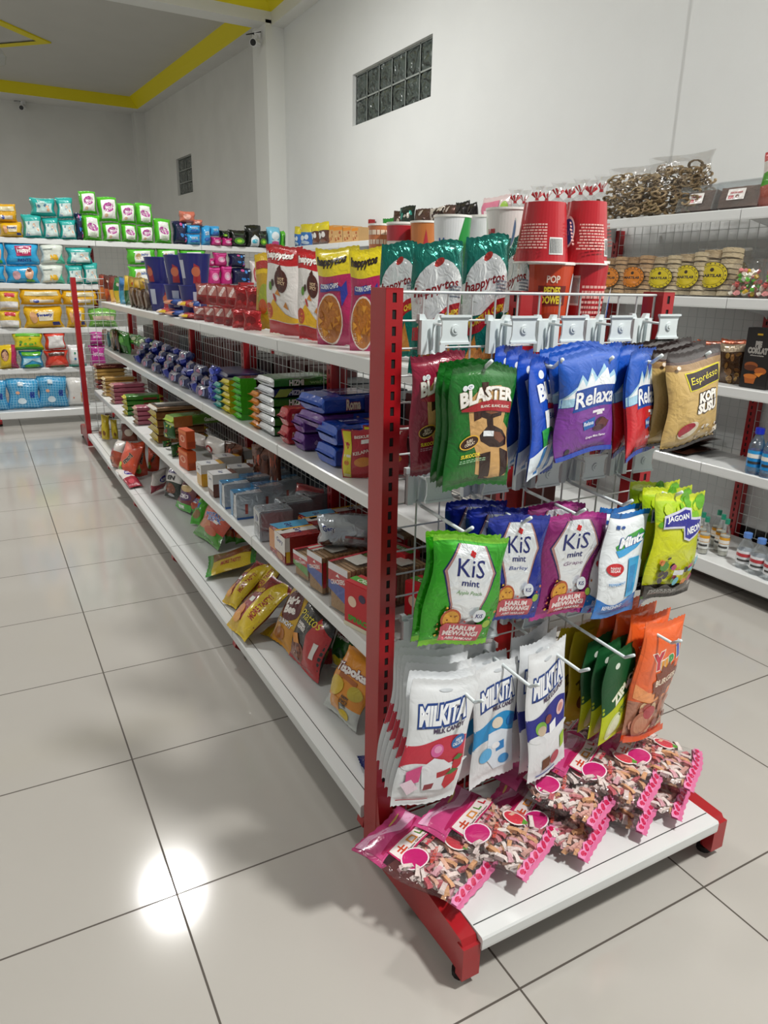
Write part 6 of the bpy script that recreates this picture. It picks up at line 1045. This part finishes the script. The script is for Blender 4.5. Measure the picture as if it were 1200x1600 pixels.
fars([(D_nv, 269, 292, 345, F4, 'navy pad pack leftmost on the right half of the top back shelf'), (D_cb, 289, 313, 351, 365, 'light blue pad pack, upper of two beside the navy one'), (D_cb, 289, 313, 365, F4, 'light blue pad pack, lower of two beside the navy one'), (D_sa, 279, 305, 330, 348, 'salmon pack lying on the navy one'), (D_sa, 298, 316, 343, 353, 'small salmon pack slipped beside its larger twin'), (D_cb, 313, 328, 352, F4, 'light blue pad pack left of the pink ones'), (D_cb, 326, 342, 353, 369, 'light blue pad pack above the pink ones'), (D_pk, 328, 345, 370, F4, 'small pink pad pack, left one on the top shelf'), (D_pk, 345, 362, 371, F4, 'small pink pad pack, right one on the top shelf'), (D_bk, 342, 356, 360, 372, 'black pack lying above the pink ones'), (D_bk, 356, 385, 359, F4, 'black and green pack, wide one'), (D_bw, 382, 407, 351, F4, 'tall black pack with a white lower panel'), (D_bk, 399, 417, 360, F4, 'black and green pack right of the tall one'), (D_lb, 416, 437, 354, F4, 'sky blue pad pack near the pillar'), (D_lg, 436, 444, 360, F4, 'small lime pack next to the pillar'),
      (D_pk, 323, 334, 403, 416, 'pink pad pack, upper left of its group'), (D_pk, 332, 354, 394, 416, 'pink pad pack, upper right of its group'), (D_pk, 323, 344, 416, F3, 'pink pad pack, lower left of its group'), (D_pk, 343, 362, 414, F3, 'pink pad pack, lower right of its group'), (D_nv, 356, 383, 396, 418, 'navy pad pack with sky blue dots, upper'), (D_nv, 360, 392, 418, F3, 'navy pad pack with sky blue dots, lower'), (D_wr, 390, 404, 407, F3, 'white pack with a red circle, left one'), (D_wr, 403, 418, 407, F3, 'white pack with a red circle, right one')], 'pad_pack', 'pad pack')

# ================================================================ GOODS ON THE RIGHT HAND WALL SHELVING
R0, R1, R2, R3, R4 = [z+.001 for z in RZ]
XR = 2.545
def rs(name, me, a, b, yt, z, lab, cat, grp=None, x=XR, lean=0, x1=None, dsc=1): return stand(name, me, a, b, yt, 'x', x, x if x1 is None else x1, z, lab, cat, grp, lean=lean, dsc=dsc)
P_so = pillow('sos_blue', .16, .2, .05, [(0, '#2f6ab8'), (.6, '#d9c81c')], [('e', .3, .35, .18, .12, '#dfe6ee'), ('e', .65, .4, .16, .12, '#dfe6ee'), ('e', .5, .15, .35, .08, '#b9cfe4')], seed=140, **LW); P_sb = pillow('sos_brown', .16, .2, .05, [(0, '#5a3428'), (.6, '#d9c81c')], [('e', .3, .4, .18, .14, '#dfdcd8'), ('e', .65, .42, .16, .13, '#dfdcd8'), ('e', .5, .15, .3, .08, '#7a4a34')], seed=141, **LW)
gl = 'floor cleaner refill bags at the far end of the top wall shelf'
for i, (me, a, b, yt, n) in enumerate([(P_so, 461, 470, 353, 'blue and yellow refill bag, leftmost'), (P_so, 470, 489, 349, 'blue and yellow refill bag, second'), (P_sb, 488, 500, 348, 'brown and yellow refill bag, left one'), (P_sb, 498, 515, 346, 'brown and yellow refill bag, right one')]): rs('refill_bag', me, a, b, yt, R4, n+' on the top wall shelf', 'refill bag', gl)
CB = carton('biscuit_tin', .16, .19, .10, '#c9a06a', front=[('r', .05, .75, .95, .95, '#d98a2a')]+scatter(10, (.1, .1, .9, .7), ['#a8582a', '#e0c08a', '#8a3a1c'], .06, .12, 4), left=[('r', .1, .1, .9, .9, '#b98a4a')])
for i, (a, b, yt) in enumerate([(513, 521, 352), (520, 536, 353), (535, 549, 354), (549, 560, 355)]): rs('biscuit_box', CB, a, b, yt, R4, f'orange and cream biscuit box, {ORD[i]} from the left on the top wall shelf', 'box', 'orange biscuit boxes')
P_gf = pillow('green_small', .14, .09, .04, '#1f7a2a', [('e', .5, .5, .25, .3, '#d9e3d0')], seed=142, **LW); P_dk = [pillow(f'dark{i}', .15, .15, .05, c, scatter(8, (.1, .1, .9, .9), cc, .08, .16, i+30), 'foil', seed=143+i, **LW) for i, (c, cc) in enumerate([('#4a2a20', ['#c9b9a8', '#8a6a58']), ('#1f2a22', ['#3a9a8a', '#8a5a3a', '#d9d2c8']), ('#5a4038', ['#cfc4ba', '#2a1c18']), ('#d9d0c4', ['#4a3430', '#2a1c18']), ('#1c1717', ['#2a2424', '#3a3232'])])]
rs('snack_bag', P_gf, 598, 619, 340, R4, 'small green bag on the top wall shelf behind the tubs', 'snack bag')
for i, (k, a, b, yt) in enumerate([(0, 615, 632, 328), (1, 625, 649, 321), (2, 648, 675, 325), (3, 672, 696, 323), (2, 692, 714, 319), (4, 711, 734, 314), (4, 730, 745, 316)]): rs('snack_bag', P_dk[k], a, b, yt, R4, ['dark brown crinkled bag', 'black and teal crinkled bag', 'brown and white spotted bag, left one', 'cream bag with dark spots', 'brown and white spotted bag, right one', 'plain black bag, left one', 'plain black bag, right one'][i]+' in the row above the tubs', 'snack bag', 'dark crinkled bags on the top wall shelf')
P_pw = pillow('pinkwhite', .2, .13, .06, '#d9c4c4', [('r', .1, .3, .7, .85, '#d67a94'), ('r', .2, .4, .6, .6, '#ecdde0'), ('e', .85, .5, .12, .3, '#9ac24a')], seed=150, **LW); rs('snack_bag', P_pw, 752, 800, 305, R4, 'pink and white packet on the top wall shelf', 'snack bag')
# clear bags tied with red ribbon
def tied_bag():
    R = random.Random(8); mb = MB()
    for k in range(16): 
        x, y, z = R.uniform(-.035, .025), R.uniform(-.03, .02), R.uniform(0, .075); s = R.uniform(.012, .02); mb.box((x, y, z), (x+s, y+s, z+s), R.choice(['#5a2a1c', '#7a3a24', '#4a2018', '#8a5236']), 'content')
    a = mb.mesh('chocolate_pieces'); mb = MB(); mb.lathe([(.0, 0, '#ffffff'), (.045, .004, '#ffffff'), (.05, .05, '#ffffff'), (.042, .09, '#ffffff'), (.008, .112, '#ffffff'), (.03, .15, '#ffffff'), (.045, .165, '#ffffff')], 12, 'clear_film'); b = mb.mesh('clear_wrap', True)
    mb = MB()
    for k in range(7): an = k*.9; mb.add([(0, 0, .110), (.035*math.cos(an), .03*math.sin(an), .128+.006*(k % 3)), (.03*math.cos(an+.4), .03*math.sin(an+.4), .14)], [(0, 1, 2)], '#c2202c', 'film')
    mb.tube((0, 0, .106), (0, 0, .116), .010, 8, '#c2202c', 'film'); c = mb.mesh('red_ribbon'); return a, b, c
TA, TB, TC = tied_bag()
for i, px in enumerate([804, 818, 838, 853, 870, 888, 905, 921, 937]):
    x = 2.56+.05*(i % 2); p = at(px, 325, x=x); t = link('tied_sweet_bag', TB, None, (x, p.y, R4)); t.rotation_euler = (0, 0, i*1.3); t.scale = (.95, .95, 1.28); tag(t, f'clear sweet bag tied with red ribbon, {ORD[i]} from the left on the top wall shelf', 'sweet bag', 'clear sweet bags tied with red ribbon')
    link('chocolate_pieces', TA, t); link('red_ribbon', TC, t)
# big clear bags of dried chips
def chips_bag(seed):
    R = random.Random(seed); mb = MB()
    for k in range(190):
        z = R.uniform(.015, .29); lim = .125*(1-(z/.33)**3*.35); x = R.uniform(-lim, lim); y = R.uniform(-.055, .035); a0 = R.uniform(0, 6.3); r = R.uniform(.012, .028); tl = R.uniform(-1, 1); c = R.choice(['#a8916e', '#8f7856', '#b8a280', '#7a6648', '#b09a72'])
        pts = []
        for t in range(7):
            an = a0+t*.75; pts.append(Vector((x+r*math.cos(an), y+r*.5*math.sin(an)*tl, z+r*math.sin(an)*.9)))
        mb.path(pts, .0055, 4, c, 'content')
    a = mb.mesh('dried_chips'); return a
CW = pillow('chips_wrap', .27, .36, .11, '#ffffff', [], 'clear_film', nu=16, nv=16, seed=151, pv=2.2, wr=.1, ends=False); CM = [chips_bag(3), chips_bag(4)]
for i, (a, b, yt, x, zr) in enumerate([(948, 1040, 258, 2.53, .1), (1010, 1112, 240, 2.57, -.1)]):
    t = stand('dried_chips_bag', CW, a, b, yt, 'x', x, x, R4, ['left large clear bag of curled brown dried chips on the top wall shelf', 'right large clear bag of curled brown dried chips on the top wall shelf'][i], 'snack bag', 'large clear bags of dried chips', dsc=1); link('dried_chips', CM[i], t)['kind'] = 'stuff'
def tray():
    mb = MB(); R = random.Random(2); N = 10; V = []
    for j in range(N+1):
        for i in range(N+1): u, v = i/N, j/N; V.append(((u-.5)*.16, -.012-.008*math.sin(PI*u)*math.sin(PI*v)-R.uniform(0, .004), .008+v*.085))
    mb.add(V, [(j*(N+1)+i, j*(N+1)+i+1, (j+1)*(N+1)+i+1, (j+1)*(N+1)+i) for i in range(N) for j in range(N)], '#8a5a44', 'content'); mb.box((-.08, -.012, .008), (.08, .02, .093), '#7a4c38', 'content'); a = mb.mesh('brown_flakes')
    mb = MB(); mb.box((-.09, -.03, 0), (.09, .03, .11), '#ffffff', 'clear_plastic'); mb.prism([(-.092, 0), (.092, 0), (.095, .004), (.092, .112), (-.092, .112), (-.095, .004)], 'y', -.033, -.030, '#ffffff', 'clear_plastic'); b = mb.mesh('clear_tub')
    mb = MB(); mb.box((-.035, -.0345, .03), (.035, -.0335, .075), '#e4e0dc', 'film'); apply_art(mb, [('t', 'ABON SAPI', .5, .65, .2, '#b0303a', {'w': .7, 'b': .03}), ('r', .1, .1, .4, .4, '#b0303a'), ('e', .6, .3, .1, .15, '#6a3a2a')], .07, .045, lambda u, v, o: ((u-.5)*.07, -.0346-o, .03+v*.045), 'film', .05); c = mb.mesh('label_sticker'); return a, b, c
TrA, TrB, TrC = tray()
for i, (a, b, yt) in enumerate([(1064, 1123, 292), (1121, 1194, 284)]):
    t = stand('plastic_tub', TrB, a, b, yt, 'x', 2.54, 2.54, R4, ['left clear plastic tub of brown floss with white sticker', 'right clear plastic tub of brown floss with white sticker'][i], 'tub', 'clear tubs of brown floss', lean=-.25); link('brown_flakes', TrA, t); link('label_sticker', TrC, t)
P_gr2 = pillow('green_pinkish', .18, .3, .07, [(0, '#a8584a'), (.4, '#4a9a2a'), (.6, '#d9d2cc'), (.8, '#c24a4a')], [], seed=152, **LW); rs('snack_bag', P_gr2, 1190, 1240, 232, R4, 'tall green and pink bag at the right picture edge', 'snack bag')
# rice cracker packs with round labels
def ricepack(lc, tone, W=.13, H=.19, D=.07):
    mb = MB(); R = random.Random(5)
    for c_ in (-.5, .5):
        for k in range(9):
            z = .004+k*.0205; x = c_*.058; mb.tube((x, -.002+R.uniform(-.003, .003), z), (x, 0, z+.017), .031, 10, R.choice(tone), 'content', cap=True)
    a = mb.mesh('rice_crackers'); mb = MB(); mb.box((-W/2, -.034, 0), (W/2, .034, H), '#ffffff', 'clear_film')
    art = [('e', .42, .45, .40, .40, '#2a2416', {'sq': 1, 'n': 28}), ('e', .42, .45, .385, .385, lc, {'sq': 1, 'n': 28}), ('e', .42, .45, .30, .30, '#3a2a14', {'sq': 1, 'n': 28}), ('e', .42, .45, .29, .29, lc, {'sq': 1, 'n': 28}), ('t', 'MARTILAR', .42, .44, .065, '#2a1c10', {'w': .52, 'b': .05}), ('e', .42, .56, .05, .06, '#3a2a14', {'sq': 1})]+[('e', .42+.345*math.cos(k*PI/9), .45+.345*.7*math.sin(k*PI/9), .02, .02, '#3a2a14', {'sq': 1, 'n': 6}) for k in range(18)]
    apply_art(mb, art, W, H, lambda u, v, o: ((u-.5)*W, -.035-o, v*H), 'film', .05); b = mb.mesh('cracker_wrap'); return a, b
RO = ricepack('#d9801c', ['#b99468', '#a98458', '#c9a67a']); RY = ricepack('#d9c41c', ['#cdbb96', '#bfa984', '#dacaa8'])
for i, (m_, a, b, yt, lab) in enumerate([(RO, 930, 950, 403, 'rice cracker pack half hidden behind the red tubs'), (RO, 944, 984, 402, 'rice cracker pack with round orange label, left one'), (RO, 978, 1025, 400, 'rice cracker pack with round orange label, right one'), (RY, 1019, 1070, 400, 'rice cracker pack with round yellow label, left one'), (RY, 1060, 1112, 395, 'rice cracker pack with round yellow label, middle one'), (RY, 1096, 1160, 388, 'rice cracker pack with round yellow label, right one')]):
    t = rs('cracker_pack', m_[1], a, b, yt, R3, lab, 'cracker pack', 'rice cracker packs on the wall shelf', x=2.55, x1=2.53); link('rice_crackers', m_[0], t)
rs('cracker_pack', RY[1], 1150, 1182, 388, R3, 'rice cracker pack at the back behind the marshmallows', 'cracker pack', 'rice cracker packs on the wall shelf', x=2.66).rotation_euler.x = -.05
def marsh():
    R = random.Random(6); mb = MB()
    for k in range(70):
        z = R.uniform(.01, .13); x = R.uniform(-.07, .07)*(1-.5*(z/.16)**2); y = R.uniform(-.04, .03); c = R.choice(['#e6c01c', '#5fbf2a', '#e88a8a', '#f1ecdc', '#e05a5a', '#f0a0a0', '#f1ecdc']); d = Vector((R.uniform(-1, 1), R.uniform(-1, 1), R.uniform(-1, 1))).normalized()*.009; mb.tube(Vector((x, y, z))-d, Vector((x, y, z))+d, .010, 9, c, 'plastic')
    return mb.mesh('coloured_sweets')
MA = marsh(); MW = pillow('sweets_wrap', .18, .19, .11, '#ffffff', [], 'clear_film', nu=14, nv=14, seed=153, wr=.1, ends=False)
for i, (a, b, yt) in enumerate([(1140, 1194, 402), (1184, 1240, 404)]):
    t = rs('sweets_bag', MW, a, b, yt, R3, ['clear bag of yellow, green and pink sweets, left one', 'clear bag of yellow, green and pink sweets cut by the right picture edge'][i], 'sweet bag', 'clear bags of coloured sweets', x=2.53); link('coloured_sweets', MA, t)['kind'] = 'stuff'
# third wall shelf: pie carton, brown pouches
CP = carton('pie_box', .13, .235, .06, '#191616', front=[('t', 'PIE\nCOKLAT', .5, .68, .20, '#8a8680', {'w': .72, 'b': .03, 'ol': '#d9d6cf', 'ow': .03}), ('r', .4, .88, .6, .91, '#c9a01c'), ('t', 'chocolate', .5, .55, .025, '#b9b4ac', {'w': .5}), ('e', .35, .38, .25, .06, '#8a4a20'), ('e', .35, .34, .25, .05, '#5a2c14'), ('e', .72, .3, .22, .06, '#a85a24'), ('p', [(.15, .2), (.6, .2), (.55, .08), (.22, .08)], '#a85a24'), ('e', .38, .2, .25, .04, '#c2702c'), ('p', [(.5, .25), (.85, .28), (.7, .2)], '#d9822c')])
rs('pie_box', CP, 1161, 1204, 512, R2, 'black carton reading PIE COKLAT on the third wall shelf', 'box', None, x=2.53)
P_bp = pillow('brown_pouch', .16, .2, .06, [(0, '#4a3018'), (.75, '#b9a890'), (.9, '#b05a3a')], scatter(14, (.08, .08, .92, .7), ['#7a5224', '#8a6230', '#2f1c10', '#a07a3a'], .06, .12, 9), 'foil', seed=154, **LW)
for i, (a, b, yt) in enumerate([(1122, 1166, 528), (1085, 1130, 530), (1045, 1090, 531)]): rs('snack_pouch', P_bp, a, b, yt, R2, f'clear brown pouch with reddish top, {["right", "middle", "left"][i]} one beside the black carton', 'snack pouch', 'clear brown pouches on the third wall shelf', x=2.58)
P_pp = pillow('pinkish', .17, .11, .06, '#a8524a', scatter(8, (.1, .1, .9, .9), ['#c9a090', '#7a2a24', '#d9c4b4'], .07, .12, 10), seed=155, **LW)
for i in range(9): y = 4.6-i*.36; put('snack_pouch', P_pp, (2.56, y, R2), RZ_, 0, 0, f'pinkish brown pouch, {ORD[i]} from the far end of the third wall shelf', 'snack pouch', 'pinkish brown pouches behind the wire grid')
P_fl = pillow('brown_flat', .17, .24, .03, '#4a2c22', scatter(12, (.1, .1, .9, .9), ['#7a4a38', '#2f1a14', '#a8846c'], .05, .1, 11), 'foil', seed=156, **LW)
for i in range(4): put('snack_pouch', P_fl, (2.50, at(1046-(i % 2)*6, 712, x=2.50).y, R1+.014+.024*i), RZ_+.06*(i % 2), -PI/2, 0, f'flat dark brown pouch, {ORD[i]} from the bottom of the stack on the second wall shelf', 'snack pouch', 'flat dark brown pouches')
def bottle(r, H, body, cap, label, lcol2, neck=.35, m='clear_plastic', liquid=None):
    bo = MB(); s = H; bo.lathe([(0, 0, '#fff'), (r*.9, 0, '#fff'), (r, .006, '#fff'), (r, s*.32, '#fff'), (r*.86, s*.40, '#fff'), (r, s*.48, '#fff'), (r, s*.62, '#fff'), (r*.5, s*.80, '#fff'), (r*neck, s*.84, '#fff'), (r*neck, s*.90, '#fff')] if False else [(0, 0, '#ffffff'), (r*.9, 0, '#ffffff'), (r, .006, '#ffffff'), (r, s*.58, '#ffffff'), (r*.93, s*.64, '#ffffff'), (r*.55, s*.80, '#ffffff'), (r*neck, s*.85, '#ffffff'), (r*neck, s*.9, '#ffffff')], 16, m)
    la = MB(); la.lathe([(r+.0008, s*.16, label), (r+.0008, s*.34, lcol2), (r+.0008, s*.52, label)], 16, 'film')
    apply_art(la, [('r', .3, .55, .7, .8, '#b8303a' if label == '#dfe2e6' else '#e8e4da'), ('r', .35, .2, .65, .35, '#3a3a3a')], 2*PI*r, s*.36, lambda u, v, o: ((r+.0012+o)*math.cos(-PI/2+(u-.5)*2*PI), (r+.0012+o)*math.sin(-PI/2+(u-.5)*2*PI), s*.16+v*s*.36), 'film', .01)
    ca = MB(); ca.lathe([(r*(neck+.12), s*.87, cap), (r*(neck+.12), s, cap), (0, s, cap)], 14, 'plastic')
    out = [bo.mesh('bottle_body', True), la.mesh('bottle_label', True), ca.mesh('cap')]
    if liquid: li = MB(); li.lathe([(0, .004, liquid), (r*.88, .004, liquid), (r*.94, s*.55, liquid), (0, s*.56, liquid)], 14, 'plastic'); out.append(li.mesh('drink', True))
    return out
BG = bottle(.021, .165, None, '#17866a', '#d9dcd8', '#e0a01c', liquid='#c9c6b8'); BWt = bottle(.031, .150, None, '#5a86cc', '#dfe2e6', '#e6e8ec', .42); BB = bottle(.034, .205, None, '#1c2fb8', '#1f86cc', '#2a9ad9', .45, 'blue_plastic'); BD = bottle(.028, .13, None, '#c9b98a', '#6a4a34', '#d1c0a0', .5, liquid='#2a1c18')
def put_bottle(B_, x, y, z, lab, grp, rz=0, sc=1):
    t = thing('bottle', lab, 'bottle', (x, y, z), grp); t.rotation_euler = (0, 0, rz); t.scale = (sc, sc, sc)
    for n, me in zip(('bottle_body', 'bottle_label', 'cap', 'drink'), B_): link(n, me, t)
b0 = at(1097, 864, z=R0)
for j in range(2):
    for i in range(3): put_bottle(BG, b0.x+.055*j+.04*i, b0.y+.0+.05*i-.048*j*1.2, R0, f'slim bottle with green cap, {["front", "middle", "rear"][i]} one of the {["left", "right"][j]} file on the base shelf', 'slim green capped bottles', -1.2)
for i, (px, py) in enumerate([(1160, 889), (1181, 899), (1203, 908)]): p = at(px, py-3, z=R0); put_bottle(BWt, p.x, p.y, R0, ['small clear water bottle with blue cap, leftmost of three', 'small clear water bottle with blue cap, middle one of three', 'small clear water bottle with blue cap at the right picture edge'][i], 'small clear water bottles', -1.0)
for i, (px, py) in enumerate([(1176, 742), (1198, 748)]): p = at(px, py-3, z=R1); put_bottle(BB, p.x, p.y, R1, ['blue drink bottle on the second wall shelf, left one', 'blue drink bottle on the second wall shelf, right one'][i], 'blue drink bottles', -1.0, .92)
for i in range(7): put_bottle(BD, 2.55, 2.0+.22*i, R1, f'small dark jar with pale cap, {ORD[i]} from the right on the second wall shelf', 'small dark jars behind the grid')
for i in range(6): put_bottle(BD, 2.50, 2.1+.24*i, R0, f'small dark jar with pale cap, {ORD[i]} from the right on the base wall shelf', 'small dark jars on the base shelf')
bb = MB(); bb.box((2.815, -4, 0), (2.83, .8, .17), m='camera_black'); struct('baseboard_right', bb)
